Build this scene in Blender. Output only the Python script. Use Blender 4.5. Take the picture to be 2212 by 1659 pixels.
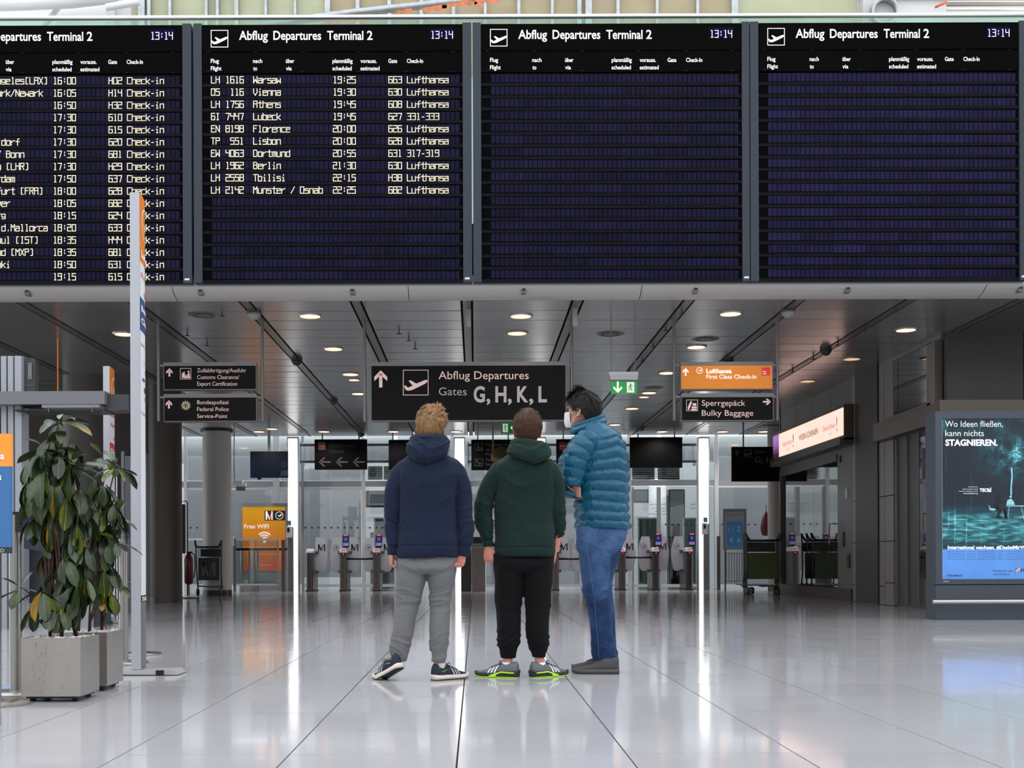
import bpy, bmesh, math, random
import numpy as np
from mathutils import Vector, Matrix, noise
random.seed(7); np.random.seed(7)
scene = bpy.context.scene
col = scene.collection
for o in list(bpy.data.objects): bpy.data.objects.remove(o)
PI = math.pi
# ---------------------------------------------------------------- camera, world, light, exposure
F = 2600.0; VX, VY = 1027.0, 1213.0; CH = 0.72; ROLL = 0.0035
cam = bpy.data.cameras.new('camera'); camo = bpy.data.objects.new('camera', cam); col.objects.link(camo)
cam.sensor_width = 36; cam.sensor_fit = 'HORIZONTAL'; cam.lens = 36 * F / 2212
cam.shift_x = (1106 - VX) / 2212; cam.shift_y = (VY - 829.5) / 2212
cam.clip_start = 0.05; cam.clip_end = 300
camo.matrix_world = Matrix.Translation((0, 0, CH)) @ Matrix.Rotation(PI / 2, 4, 'X') @ Matrix.Rotation(-ROLL, 4, 'Z')
scene.camera = camo
world = bpy.data.worlds.new('sky'); scene.world = world; world.use_nodes = True
bg = world.node_tree.nodes['Background']; bg.inputs[0].default_value = (0.95, 0.965, 1.0, 1); bg.inputs[1].default_value = 2.3
scene.view_settings.view_transform = 'Standard'; scene.view_settings.look = 'None'
scene.view_settings.exposure = 0.0; scene.view_settings.gamma = 1; scene.view_settings.use_curve_mapping = False

def area(name, loc, rot, sx, sy, power, color=(1, 1, 1)):
    l = bpy.data.lights.new(name, 'AREA'); l.shape = 'RECTANGLE'; l.size = sx; l.size_y = sy; l.energy = power; l.color = color
    o = bpy.data.objects.new(name, l); col.objects.link(o); o.location = loc; o.rotation_euler = rot
    return o
area('concourse_fill', (0, 34.6, 9.0), (0, 0, 0), 30, 4, 1800, (0.93, 0.97, 1))  # unseen area lamp added to brighten the space behind the glass front

# ---------------------------------------------------------------- helpers
def unroll(px, py):
    qx, qy = px - VX, py - VY
    return qx - ROLL * qy, qy + ROLL * qx
def P(px, py, D):                                   # a sight line followed to distance D
    dx, dy = unroll(px, py)
    return Vector((dx * D / F, D, CH - dy * D / F))
def GD(py): return F * CH / (py - VY)               # distance of a floor point

_m = {}
def lin(c):
    return tuple(((x / 12.92) if x <= 0.04045 else ((x + 0.055) / 1.055) ** 2.4) for x in [v / 255 for v in c])
def mat(name, rgb, rough=0.5, metal=0.0, emit=0.0, spec=0.5, var=0.0, vscale=30.0, bump=0.0, bscale=200.0, rgb2=None, coat=0.0, objvar=0.0, stretch=(1, 1, 1), sheen=0.0):
    if name in _m: return _m[name]
    m = bpy.data.materials.new(name); m.use_nodes = True; nt = m.node_tree; n = nt.nodes; L = nt.links
    b = n['Principled BSDF']; c = lin(rgb) + (1,)
    b.inputs['Base Color'].default_value = c; b.inputs['Roughness'].default_value = rough; b.inputs['Metallic'].default_value = metal
    b.inputs['Specular IOR Level'].default_value = spec; b.inputs['Coat Weight'].default_value = coat
    if sheen: b.inputs['Sheen Weight'].default_value = sheen
    if emit:
        b.inputs['Emission Color'].default_value = c; b.inputs['Emission Strength'].default_value = emit
    tc = None
    if var or bump:
        tc = n.new('ShaderNodeTexCoord'); mp = n.new('ShaderNodeMapping'); L.new(tc.outputs['Object'], mp.inputs[0])
        mp.inputs['Scale'].default_value = stretch
    out = None
    if var:
        t = n.new('ShaderNodeTexNoise'); t.inputs['Scale'].default_value = vscale; t.inputs['Detail'].default_value = 4
        L.new(mp.outputs[0], t.inputs['Vector'])
        r = n.new('ShaderNodeValToRGB'); r.color_ramp.elements[0].position = 0.3; r.color_ramp.elements[1].position = 0.7
        c2 = lin(rgb2) if rgb2 else tuple(min(1, x * (1 + var)) for x in c[:3])
        c1 = c[:3] if rgb2 else tuple(x * (1 - var) for x in c[:3])
        r.color_ramp.elements[0].color = c1 + (1,); r.color_ramp.elements[1].color = c2 + (1,)
        L.new(t.outputs['Fac'], r.inputs[0]); out = r.outputs[0]
    if objvar:
        oi = n.new('ShaderNodeObjectInfo'); mr = n.new('ShaderNodeMapRange'); L.new(oi.outputs['Random'], mr.inputs[0])
        mr.inputs[3].default_value = 1 - objvar; mr.inputs[4].default_value = 1 + objvar
        hs = n.new('ShaderNodeHueSaturation')
        if out: L.new(out, hs.inputs['Color'])
        else: hs.inputs['Color'].default_value = c
        L.new(mr.outputs[0], hs.inputs['Value']); out = hs.outputs[0]
    if out:
        L.new(out, b.inputs['Base Color'])
        if emit: L.new(out, b.inputs['Emission Color'])
    if bump:
        t = n.new('ShaderNodeTexNoise'); t.inputs['Scale'].default_value = bscale; t.inputs['Detail'].default_value = 3
        L.new(mp.outputs[0], t.inputs['Vector']); bp = n.new('ShaderNodeBump'); bp.inputs['Strength'].default_value = bump; bp.inputs['Distance'].default_value = 0.002
        L.new(t.outputs['Fac'], bp.inputs['Height']); L.new(bp.outputs[0], b.inputs['Normal'])
    _m[name] = m; return m
def glass(name, rgb=(235, 245, 243), refl=0.10, rough=0.0, solid=0.0, solid_rgb=(160, 170, 175)):
    if name in _m: return _m[name]
    m = bpy.data.materials.new(name); m.use_nodes = True; nt = m.node_tree; n = nt.nodes; L = nt.links
    n.remove(n['Principled BSDF']); o = n['Material Output']
    t = n.new('ShaderNodeBsdfTransparent'); t.inputs[0].default_value = lin(rgb) + (1,)
    g = n.new('ShaderNodeBsdfGlossy'); g.inputs['Roughness'].default_value = rough; g.inputs[0].default_value = (1, 1, 1, 1)
    lw = n.new('ShaderNodeFresnel'); lw.inputs[0].default_value = 1.5
    ad = n.new('ShaderNodeMath'); ad.operation = 'ADD'; ad.inputs[1].default_value = refl; ad.use_clamp = True
    L.new(lw.outputs[0], ad.inputs[0]); mx = n.new('ShaderNodeMixShader'); L.new(ad.outputs[0], mx.inputs[0])
    if solid:
        d = n.new('ShaderNodeBsdfDiffuse'); d.inputs[0].default_value = lin(solid_rgb) + (1,)
        m2 = n.new('ShaderNodeMixShader'); m2.inputs[0].default_value = solid
        L.new(t.outputs[0], m2.inputs[1]); L.new(d.outputs[0], m2.inputs[2]); L.new(m2.outputs[0], mx.inputs[1])
    else: L.new(t.outputs[0], mx.inputs[1])
    L.new(g.outputs[0], mx.inputs[2]); L.new(mx.outputs[0], o.inputs[0])
    _m[name] = m; return m

class MB:
    """collects geometry in world coordinates; build() links it as one mesh object"""
    def __init__(s): s.v = []; s.f = []
    def add(s, vs, fs):
        o = len(s.v); s.v += [tuple(p) for p in vs]; s.f += [tuple(i + o for i in f) for f in fs]; return s
    def box(s, x0, x1, y0, y1, z0, z1, M=None):
        vs = [(x, y, z) for x in (x0, x1) for y in (y0, y1) for z in (z0, z1)]
        if M is not None: vs = [M @ Vector(p) for p in vs]
        return s.add(vs, [(0, 1, 3, 2), (4, 6, 7, 5), (0, 4, 5, 1), (2, 3, 7, 6), (0, 2, 6, 4), (1, 5, 7, 3)])
    def bbox(s, x0, x1, y0, y1, z0, z1, b):            # box with chamfered vertical outline front edges
        pts = [(x0 + b, z0), (x1 - b, z0), (x1, z0 + b), (x1, z1 - b), (x1 - b, z1), (x0 + b, z1), (x0, z1 - b), (x0, z0 + b)]
        return s.prism(pts, lambda a, c, t: (a, y0 + t * (y1 - y0), c))
    def prism(s, pts, fn):
        n = len(pts); vs = [fn(a, c, 0) for a, c in pts] + [fn(a, c, 1) for a, c in pts]
        return s.add(vs, [tuple(range(n)), tuple(range(2 * n - 1, n - 1, -1))] + [(i, n + i, n + (i + 1) % n, (i + 1) % n) for i in range(n)])
    def tube(s, path, r, seg=10, cap=True):
        path = [Vector(p) for p in path]; n = len(path); rs = r if hasattr(r, '__len__') else [r] * n
        vs = []; up = None
        for i, p in enumerate(path):
            t = (path[min(i + 1, n - 1)] - path[max(i - 1, 0)]).normalized()
            if up is None: up = Vector((0, 0, 1)) if abs(t.z) < 0.9 else Vector((1, 0, 0))
            a = t.cross(up).normalized(); b = a.cross(t).normalized(); up = b
            for k in range(seg):
                w = 2 * PI * k / seg; vs.append(p + rs[i] * (math.cos(w) * a + math.sin(w) * b))
        fs = [(i * seg + k, i * seg + (k + 1) % seg, (i + 1) * seg + (k + 1) % seg, (i + 1) * seg + k) for i in range(n - 1) for k in range(seg)]
        if cap: fs += [tuple(range(seg - 1, -1, -1)), tuple(range((n - 1) * seg, n * seg))]
        return s.add(vs, fs)
    def lathe(s, prof, c, seg=24, axis='z', cap=True):           # prof: (r, h)
        vs = []
        for r, h in prof:
            for k in range(seg):
                w = 2 * PI * k / seg; a, b = r * math.cos(w), r * math.sin(w)
                vs.append((c[0] + a, c[1] + b, c[2] + h) if axis == 'z' else ((c[0] + a, c[1] + h, c[2] + b) if axis == 'y' else (c[0] + h, c[1] + a, c[2] + b)))
        n = len(prof)
        fs = [(i * seg + k, i * seg + (k + 1) % seg, (i + 1) * seg + (k + 1) % seg, (i + 1) * seg + k) for i in range(n - 1) for k in range(seg)]
        if cap: fs += [tuple(range(seg - 1, -1, -1)), tuple(range((n - 1) * seg, n * seg))]
        return s.add(vs, fs)
    def build(s, name, m, parent=None, smooth=False, fix=True):
        off = Vector(parent.matrix_world.translation) if parent is not None and parent.get('_loc') is None else Vector((0, 0, 0))
        if parent is not None and parent.get('_loc') is not None: off = Vector(parent['_loc'])
        me = bpy.data.meshes.new(name)
        me.from_pydata([(p[0] - off.x, p[1] - off.y, p[2] - off.z) for p in s.v], [], s.f)
        if fix:
            bm = bmesh.new(); bm.from_mesh(me); bmesh.ops.recalc_face_normals(bm, faces=bm.faces); bm.to_mesh(me); bm.free()
        me.materials.append(m)
        if smooth: me.polygons.foreach_set('use_smooth', [True] * len(me.polygons)); 
        if smooth == 'auto': me.set_sharp_from_angle(angle=math.radians(40))
        return link(name, me, parent, off)
def link(name, me, parent=None, off=(0, 0, 0)):
    o = bpy.data.objects.new(name, me); col.objects.link(o)
    o['_loc'] = tuple(off)
    if parent is not None: o.parent = parent
    return o
def thing(name, label, cat, loc=(0, 0, 0), group=None):
    o = bpy.data.objects.new(name, None); col.objects.link(o); o.location = loc; o['_loc'] = tuple(loc)
    o.empty_display_size = 0.1
    o['label'] = label; o['category'] = cat
    if group: o['group'] = group
    return o
def tag(o, label, cat, group=None):
    o['label'] = label; o['category'] = cat
    if group: o['group'] = group
    return o
def struct(name, mb, m, parent=None, smooth=False):
    o = mb.build(name, m, parent, smooth)
    if parent is None: o['kind'] = 'structure'
    return o
def dup(root, loc, label=None, group=None):
    def cp(o, par):
        c = o.copy(); col.objects.link(c); c.parent = par
        for ch in list(o.children): cp(ch, c)
        return c
    r = cp(root, None); r.location = loc; r['_loc'] = tuple(loc)
    if label: r['label'] = label
    if group: r['group'] = group
    return r

# ---- flat lettering and marks: pieces a few mm proud of their sheet
_tc = {}
def tgeo(s, bold=0.0):
    k = (s, bold)
    if k in _tc: return _tc[k]
    cu = bpy.data.curves.new('t', 'FONT'); cu.body = s; cu.offset = bold; cu.resolution_u = 3; cu.fill_mode = 'FRONT'
    o = bpy.data.objects.new('t', cu); col.objects.link(o)
    dg = bpy.context.evaluated_depsgraph_get(); me = bpy.data.meshes.new_from_object(o.evaluated_get(dg))
    vs = [(v.co.x, v.co.y) for v in me.vertices]; fs = [tuple(p.vertices) for p in me.polygons]
    bpy.data.objects.remove(o); bpy.data.meshes.remove(me); bpy.data.curves.remove(cu)
    _tc[k] = (vs, fs); return _tc[k]
class Sheet:
    """2-D drawing in picture-like units (x right, y down) mapped on a plane of the scene"""
    def __init__(s, fn, n=(0, -1, 0), t=0.003): s.fn = fn; s.n = Vector(n); s.t = t; s.mb = MB()
    def poly(s, pts):
        s.mb.add([s.fn(x, y) + s.n * s.t for x, y in pts], [tuple(range(len(pts)))]); return s
    def rect(s, x0, y0, x1, y1): return s.poly([(x0, y0), (x1, y0), (x1, y1), (x0, y1)])
    def frame(s, x0, y0, x1, y1, w):
        s.rect(x0, y0, x1, y0 + w).rect(x0, y1 - w, x1, y1).rect(x0, y0 + w, x0 + w, y1 - w).rect(x1 - w, y0 + w, x1, y1 - w); return s
    def line(s, pts, w):
        for (x0, y0), (x1, y1) in zip(pts, pts[1:]):
            dx, dy = x1 - x0, y1 - y0; l = math.hypot(dx, dy) or 1; dx, dy = dx / l * w / 2, dy / l * w / 2
            s.poly([(x0 - dx - dy, y0 - dy + dx), (x1 + dx - dy, y1 + dy + dx), (x1 + dx + dy, y1 + dy - dx), (x0 - dx + dy, y0 - dy - dx)])
        return s
    def disc(s, x, y, r, n=20): return s.poly([(x + r * math.cos(2 * PI * k / n), y + r * math.sin(2 * PI * k / n)) for k in range(n)])
    def ring(s, x, y, r, w, n=28, a0=0.0, a1=2 * PI, ry=None):
        ry = ry or r; q = w / r
        p = [(x + r * f * math.cos(a0 + (a1 - a0) * k / n), y + ry * f * math.sin(a0 + (a1 - a0) * k / n)) for f in (1, 1 - q) for k in range(n + 1)]
        s.mb.add([s.fn(*c) + s.n * s.t for c in p], [(k, k + 1, n + 2 + k, n + 1 + k) for k in range(n)]); return s
    def text(s, txt, x0, x1, yb, cap, bold=0.0, slant=0.0):
        vs, fs = tgeo(txt, bold)
        if not vs: return s
        a = min(v[0] for v in vs); b = max(v[0] for v in vs); k = (x1 - x0) / (b - a); q = cap / 0.729
        s.mb.add([s.fn(x0 + (x - a) * k + slant * y, yb - y * q) + s.n * s.t for x, y in vs], fs); return s
    def build(s, name, m, parent): return s.mb.build(name, m, parent, fix=False)
def front(D): return lambda x, y: P(x, y, D)

PLANE = [(.04, .64), (.09, .61), (.2, .70), (.38, .62), (.22, .43), (.30, .41), (.52, .54), (.70, .47), (.86, .40), (.96, .40), (.96, .47), (.86, .55), (.62, .67), (.34, .80), (.2, .82), (.1, .78)]
def plane_icon(sh, x0, y0, sz, w=1.2, fr=True):
    if fr: sh.frame(x0, y0, x0 + sz, y0 + sz, w)
    sh.poly([(x0 + a * sz, y0 + b * sz) for a, b in PLANE]); return sh
BIRD = [(-.75, -.12), (-.2, .02), (.12, -.12), (.35, -.38), (.55, -.42), (.78, -.30), (.55, -.22), (.48, .05), (.2, .28), (-.1, .33), (-.32, .25), (-.05, .18)]
def bird_icon(sh, x, y, r, w, sx=1.0):
    sh.ring(x, y, r * sx, w, 28, ry=r)
    sh.poly([(x + a * r * sx, y + b * r) for a, b in BIRD]); return sh
def arrow(sh, x, y, L, w, d):                        # d: up/left/right/down
    h = L * .38
    R = {'up': lambda a, b: (x + a, y + b), 'down': lambda a, b: (x - a, y - b), 'left': lambda a, b: (x + b, y - a), 'right': lambda a, b: (x - b, y + a)}[d]
    sh.poly([R(*p) for p in [(-w / 2, L / 2), (w / 2, L / 2), (w / 2, -L / 2 + w), (-w / 2, -L / 2 + w)]])
    for q in (-1, 1):
        sh.poly([R(*p) for p in [(0, -L / 2), (q * h, -L / 2 + h), (q * h, -L / 2 + h + w * 1.3), (0, -L / 2 + w * 1.5)]])
    return sh
# ---------------------------------------------------------------- materials of the setting
def floor_mat():
    m = mat('granite', (150, 151, 155), 0.07, spec=0.27, objvar=0.035)
    nt = m.node_tree; n = nt.nodes; L = nt.links; b = n['Principled BSDF']
    hs = [x for x in n if x.type == 'HUE_SAT'][0]
    tc = n.new('ShaderNodeTexCoord')
    t = n.new('ShaderNodeTexNoise'); t.inputs['Scale'].default_value = 260; t.inputs['Detail'].default_value = 2
    t2 = n.new('ShaderNodeTexNoise'); t2.inputs['Scale'].default_value = 3.0; t2.inputs['Detail'].default_value = 3
    geo = n.new('ShaderNodeNewGeometry')
    L.new(geo.outputs['Position'], t.inputs['Vector']); L.new(geo.outputs['Position'], t2.inputs['Vector'])
    r = n.new('ShaderNodeValToRGB'); r.color_ramp.elements[0].position = .36; r.color_ramp.elements[1].position = .64
    r.color_ramp.elements[0].color = lin((161, 161, 165)) + (1,); r.color_ramp.elements[1].color = lin((188, 188, 192)) + (1,)
    L.new(t.outputs['Fac'], r.inputs[0]); L.new(r.outputs[0], hs.inputs['Color'])
    mr = n.new('ShaderNodeMapRange'); L.new(t2.outputs['Fac'], mr.inputs[0]); mr.inputs[1].default_value = .3; mr.inputs[2].default_value = .7
    mr.inputs[3].default_value = .06; mr.inputs[4].default_value = .11; L.new(mr.outputs[0], b.inputs['Roughness'])
    return m
GRAN = floor_mat()
JOINT = mat('joint', (48, 46, 46), 0.8)
ALU = mat('ceiling_aluminium', (168, 166, 165), 0.24, 0.7, objvar=0.06)
ALU2 = mat('channel_metal', (125, 124, 122), 0.35, 0.7)
DARKV = mat('dark_void', (18, 18, 18), 0.9)
FASC = mat('fascia_white', (185, 184, 182), 0.4)
STEEL = mat('brushed_steel', (170, 168, 164), 0.28, 0.95)
STEELD = mat('dark_steel', (110, 106, 102), 0.35, 0.9)
BLACK = mat('black_matte', (20, 21, 23), 0.45)
WHITE = mat('white_paint', (225, 226, 228), 0.45)
BLUEGREY = mat('bluegrey_paint', (74, 84, 97), 0.45)
GREYP = mat('grey_paint', (120, 123, 126), 0.45)

# ---------------------------------------------------------------- floor
fl = struct('floor', MB().box(-16, 16, -12, 46, -0.30, -0.012), JOINT)
TS = 0.63; X0 = -0.069 - TS * 40; Y0 = 3.87 - TS * 30
tv = MB(); g = 0.0013; gl = 0.0034
tm = bpy.data.meshes.new('tile')
h = TS / 2
tvs = [(-h + gl, -h + g, 0), (h - gl, -h + g, 0), (h - gl, h - g, 0), (-h + gl, h - g, 0)]
tvs += [(x, y, -0.012) for x, y, z in tvs]
tm.from_pydata(tvs, [], [(0, 1, 2, 3), (0, 4, 5, 1), (1, 5, 6, 2), (2, 6, 7, 3), (3, 7, 4, 0)]); tm.materials.append(GRAN)
far = MB(); cnt = 0
for j in range(0, 96):
    y = Y0 + (j + .5) * TS
    for i in range(0, 84):
        x = X0 + (i + .5) * TS
        if abs(x) > 16 or y > 45.5 or y < -11.5: continue
        vis = (3.87 < y < 14.6) and (-0.40 * (y + h) - h < x < 0.462 * (y + h) + h)
        if vis and cnt < 292:
            o = link('tile', tm, fl); o.location = (x, y, 0); cnt += 1
            o.rotation_euler = (random.gauss(0, .0005), random.gauss(0, .0007), 0)
        else:
            tx, ty = random.gauss(0, .0007), random.gauss(0, .0005)
            far.add([(x + a, y + b, tx * a + ty * b - .0002) for a, b, c in tvs[:4]], [(0, 1, 2, 3)])
o = far.build('tile_field', GRAN, fl, fix=False); o['kind'] = 'stuff'

# ---------------------------------------------------------------- hall around the camera (skylit, open to the sky above)
HALLW = mat('hall_wall', (205, 205, 205), 0.7)
struct('wall_rear', MB().box(-16, 16, -12.3, -12, 0, 9), HALLW)
struct('wall_hall_left', MB().box(-16.3, -16, -12, 15, 0, 9), HALLW)
struct('wall_hall_right', MB().box(16, 16.3, -12, 15, 0, 9), HALLW)

# ---------------------------------------------------------------- low ceiling behind the boards
ZC = CH + 3.17; CY0, CY1 = 14.62, 30.3
cl = struct('ceiling', MB().box(-14, 14, 14.75, 30.4, ZC + 0.10, ZC + 0.30), DARKV)
SX = 1.352; SXC = -0.095
pm = bpy.data.meshes.new('ceiling_panel'); pw = SX / 2 - 0.078; pl = 0.2925
pm.from_pydata([(-pw, -pl, 0), (pw, -pl, 0), (pw, pl, 0), (-pw, pl, 0), (-pw, -pl, .03), (pw, -pl, .03), (pw, pl, .03), (-pw, pl, .03)], [], [(3, 2, 1, 0), (4, 0, 1, 5), (5, 1, 2, 6), (6, 2, 3, 7), (7, 3, 0, 4)])
pm.materials.append(ALU)
for j in range(26):
    for k in range(-6, 5):
        o = link('panel', pm, cl); o.location = (SXC + (k + .5) * SX, CY0 + .3 + .603 * j, ZC)
        o.rotation_euler = (random.gauss(0, .0035), random.gauss(0, .002), 0)
for k in range(-6, 6):
    x = SXC + k * SX
    MB().box(x - .050, x + .050, CY0, CY1, ZC - .004, ZC + .03).build('channel_strip', ALU2, cl)
# left over field of ceiling beyond the panels (left), plain
MB().box(-14, SXC - 6 * SX - .08, CY0, CY1, ZC, ZC + .03).build('side_panel', ALU2, cl)
MB().box(SXC + 5 * SX + .08, 14, CY0, CY1, ZC, ZC + .03).build('side_panel', ALU2, cl)
# rounded front edge of the ceiling and the fascia strip above it
prof = [(14.30, 4.11), (14.30, 4.03), (14.34, 3.985), (14.40, 3.95), (14.48, 3.915), (14.56, 3.895), (14.62, ZC)]
CREAM = mat('soffit_cream', (196, 192, 188), 0.35, 0.25)
tr = None
for i, (a, b) in enumerate([(-14, -7.8), (-7.8, -3.6), (-3.6, -.79), (-.79, 1.995), (1.995, 6.1), (6.1, 14)]):
    mb = MB(); vs = [(x, y, z) for x in (a + .004, b - .004) for y, z in prof]; n = len(prof)
    mb.add(vs, [(q, q + 1, n + q + 1, n + q) for q in range(n - 1)])
    if tr is None: tr = mb.build('trim_1', CREAM, None, 'auto'); tr['kind'] = 'structure'; tr['_loc'] = (0, 0, 0)
    else: mb.build('soffit_panel', CREAM, tr, 'auto')
MB().box(-14, 14, 14.31, 14.5, 4.00, 4.13).build('fascia_strip', FASC, tr)
struct('trim_2', MB().box(-14, 14, 14.28, 14.36, 4.055, 4.075), WHITE)
# upper floor slab, balustrade, handrail
struct('floor_upper', MB().box(-14, 14, 14.5, 30.4, ZC + .32, ZC + .9), mat('slab', (120, 118, 116), .8))
bal = thing('balustrade', 'glass balustrade with round steel handrail running above the departure boards', 'railing', (0, 14.9, ZC + .9))
ga = P(1000, 36, 14.9).z; 
gp = glass('green_glass', (205, 228, 216), 0.03)
xe = [-6.6, -4.84, -3.1, -1.36, .38, 2.12, 3.85, 5.05, 6.8, 8.6]
for a, b in zip(xe, xe[1:]):
    MB().box(a + .006, b - .006, 14.90, 14.912, ZC + .9, ga).build('glass_pane', gp, bal)
MB().tube([(-7, 14.906, ga), (9, 14.906, ga)], 0.030, 14).build('handrail', mat('rail_steel', (225, 225, 225), .22, .9), bal, True)

# upper back wall: stud framing over green and beige board
UY = 21.0
def U(px, py): return P(px, py, UY)
uw = MB().box(-16, 16, UY, UY + .2, 4.8, 12.5)
UB = mat('plaster_green', (172, 176, 146), .8, var=.08, vscale=1.5)
UW = struct('wall_upper', uw, mat('plaster_white', (214, 215, 214), .8, var=.06, vscale=1.0))
MB().box(U(285, 0).x, U(1850, 0).x, UY - .03, UY, 9.2, 12.5).build('green_board', UB, UW)
MB().box(U(700, 0).x, U(1580, 0).x, UY - .05, UY - .03, 9.2, 12.5).build('beige_board', mat('board_beige', (166, 155, 126), .8, var=.08, vscale=2), UW)
GALV = mat('galvanised', (168, 174, 178), .4, .6, var=.15, vscale=8)
for px, w in [(310, 14), (326, 7), (371, 6), (449, 6), (473, 6), (514, 8), (577, 5), (640, 5), (709, 12), (774, 8), (842, 8), (911, 8), (980, 7), (1048, 6), (1120, 7), (1192, 6), (1250, 9), (1270, 14), (1333, 7), (1417, 6), (1504, 6), (1584, 14)]:
    c = U(px, 20).x; w = w * UY / F / 2
    MB().box(c - w, c + w, UY - .14, UY - .05, 9.2, 12.5).build('stud', GALV, UW)
MB().box(U(1856, 0).x, U(1925, 0).x, UY - .2, UY, 9.2, 12.5).build('pier', mat('plaster_grey', (190, 188, 186), .8, var=.1, vscale=3), UW)
MB().box(U(1926, 0).x, U(2212, 0).x + 1, UY - .1, UY, P(0, 24, UY).z + .15, 12.5).build('brown_cladding', mat('brown_clad', (88, 72, 66), .6, var=.3, vscale=6), UW)
for i, (y0, y1, c) in enumerate([(2, 7, (195, 196, 196)), (9, 13, (150, 128, 110)), (18, 23, (225, 222, 216))]):
    a = P(2045, y0, UY - .3); b = P(2260, y1, UY - .3)
    MB().tube([(a.x, UY - .3, (a.z + b.z) / 2), (b.x, UY - .3, (a.z + b.z) / 2)], (a.z - b.z) / 2, 10).build('conduit', mat('conduit%d' % i, c, .4, .3), UW, True)
MB().tube([P(2020, 16, UY - .35), P(2030, 11, UY - .37), P(2045, 5, UY - .38)], .022, 8).build('orange_hose', mat('orange_plastic', (215, 90, 40), .4), UW, True)
MB().lathe([(.24, 0), (.24, .12), (.19, .12), (.19, 0), (.24, 0)], (U(1899, 42).x, UY - .34, U(1899, 42).z), 24, 'y', cap=False).build('pipe_collar', GALV, UW, True)
# slanted broken duct with torn orange insulation
sd = thing('insulated_duct', 'slanting silver duct with torn orange insulation behind the balustrade', 'duct', tuple(P(860, 30, 20.3)))
MB().tube([P(560, 54, 20.3), P(760, 28, 20.3), P(980, 4, 20.3), P(1120, -14, 20.3)], .065, 12).build('duct_pipe', GALV, sd, True)
OR = mat('torn_insulation', (196, 120, 84), .9, var=.25, vscale=12, bump=.6, bscale=40)
rr = random.Random(3)
for (x0, y0, x1, y1) in [(855, 27, 890, 23), (912, 22, 965, 13), (955, 16, 1010, 3), (1010, 6, 1045, 12), (1025, 4, 1100, -4), (700, 48, 745, 44), (745, 46, 790, 42)]:
    n = 9; up = []; dn = []
    for k in range(n):
        t = k / (n - 1); x = x0 + (x1 - x0) * t; y = y0 + (y1 - y0) * t
        up.append((x, y - 3 - rr.random() * 3)); dn.append((x, y + 2 + rr.random() * 6))
    mb = MB(); pts = up + dn[::-1]
    mb.prism(pts, lambda a, c, t: P(a, c, 20.16 + .07 * t)); mb.build('insulation_tear', OR, sd)
# white vault construction far left above
vt = MB()
vt.tube([P(0, 8, 20), P(150, 2, 20), P(250, -10, 20)], .12, 12); vt.tube([P(95, 56, 20.2), P(135, 4, 20.2)], .05, 8); vt.tube([P(230, 16, 19.8), P(300, 4, 19.8)], .06, 8)
tag(vt.build('roof_truss', WHITE, None, True), 'white tubular roof struts above the leftmost departure board', 'truss')
struct('wall_stair', MB().box(P(133, 0, 20.6).x, P(236, 0, 20.6).x, 20.4, 20.9, 9.0, 12.5), mat('plaster_w2', (226, 226, 228), .8))
for a, b in ((250, 270), (275, 283), (288, 297)):
    pass
# ---------------------------------------------------------------- departure boards
LED = {'A':'00074740 0444','B':'00073746453404 3443413000','C':'47070040','D':'00073746413000','E':'47070040 0434','F':'000747 0434','G':'470700404414','H':'0007 4047 0444','I':'1737 2720 1030','K':'0007 4704 0440','L':'070040','M':'0007244740','N':'00074047','O':'0007474000','P':'0007474404','R':'0007474404 2440','S':'470704444000','T':'0747 2720','U':'07004047','V':'0703204347','W':'0700244047','X':'0047 0740','Y':'072447 2420','Z':'07470040',
'a':'05454000 000343','b':'0700404505','c':'45050040','d':'4740000545','e':'400005454303','f':'20263747 0444','g':'45050242 454000','h':'0007 053545404540','i':'1424 2024 2627 1030','k':'0007 4502 1340','l':'172720 1030','m':'00054540 2520','n':'00054540','o':'0005454000','p':'0005454202','r':'0005 033545','s':'450503434000','t':'272040 0545','u':'05004045','v':'0502204245','w':'0500234045','y':'050242 454000','z':'05450040',
'0':'0007474000','1':'172720 1030','2':'074744040040','3':'07474000 1444','4':'070444 4740','5':'470704444000','6':'470700404404','7':'074720','8':'0007474000 0444','9':'440407474000',':':'2223 2526','-':'1333','/':'0047','.':'2021','(':'37171030',')':'17373010'}
def led(sh, s, x, yb, pitch=10.1, gw=7.4, gh=14.0, w=1.55):
    for i, ch in enumerate(s):
        for pl in LED.get(ch, '').split():
            pts = [(x + i * pitch + int(pl[q]) * gw / 4 + .6, yb - int(pl[q + 1]) * gh / 7) for q in range(0, len(pl), 2)]
            sh.line(pts, w)
PANELBLK = mat('board_black', (11, 12, 14), .8, spec=.0)
PANELHD = mat('board_header_black', (13, 13, 13), .8, spec=.0)
SLAT = mat('board_slat', (22, 24, 27), .5, spec=.1)
BFR = mat('board_frame', (55, 61, 69), .5, spec=.15)
LETW = mat('letter_white', (238, 238, 238), .5, emit=.35)
LETY = mat('led_cream', (235, 225, 190), .5, emit=.42)
CELLS = [mat('cell_blue%d' % i, c, .35) for i, c in enumerate([(27, 27, 56), (32, 29, 62), (24, 26, 52), (26, 34, 78), (36, 28, 58), (23, 24, 44)])]
def cell_material():
    m = bpy.data.materials.new('display_cells'); m.use_nodes = True; nt = m.node_tree; b = nt.nodes['Principled BSDF']; b.inputs['Roughness'].default_value = .5; b.inputs['Specular IOR Level'].default_value = .06
    a = nt.nodes.new('ShaderNodeAttribute'); a.attribute_name = 'tint'; nt.links.new(a.outputs['Color'], b.inputs['Base Color']); return m
CELLM = cell_material()
DB = 14.20; BK = DB / F
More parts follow.
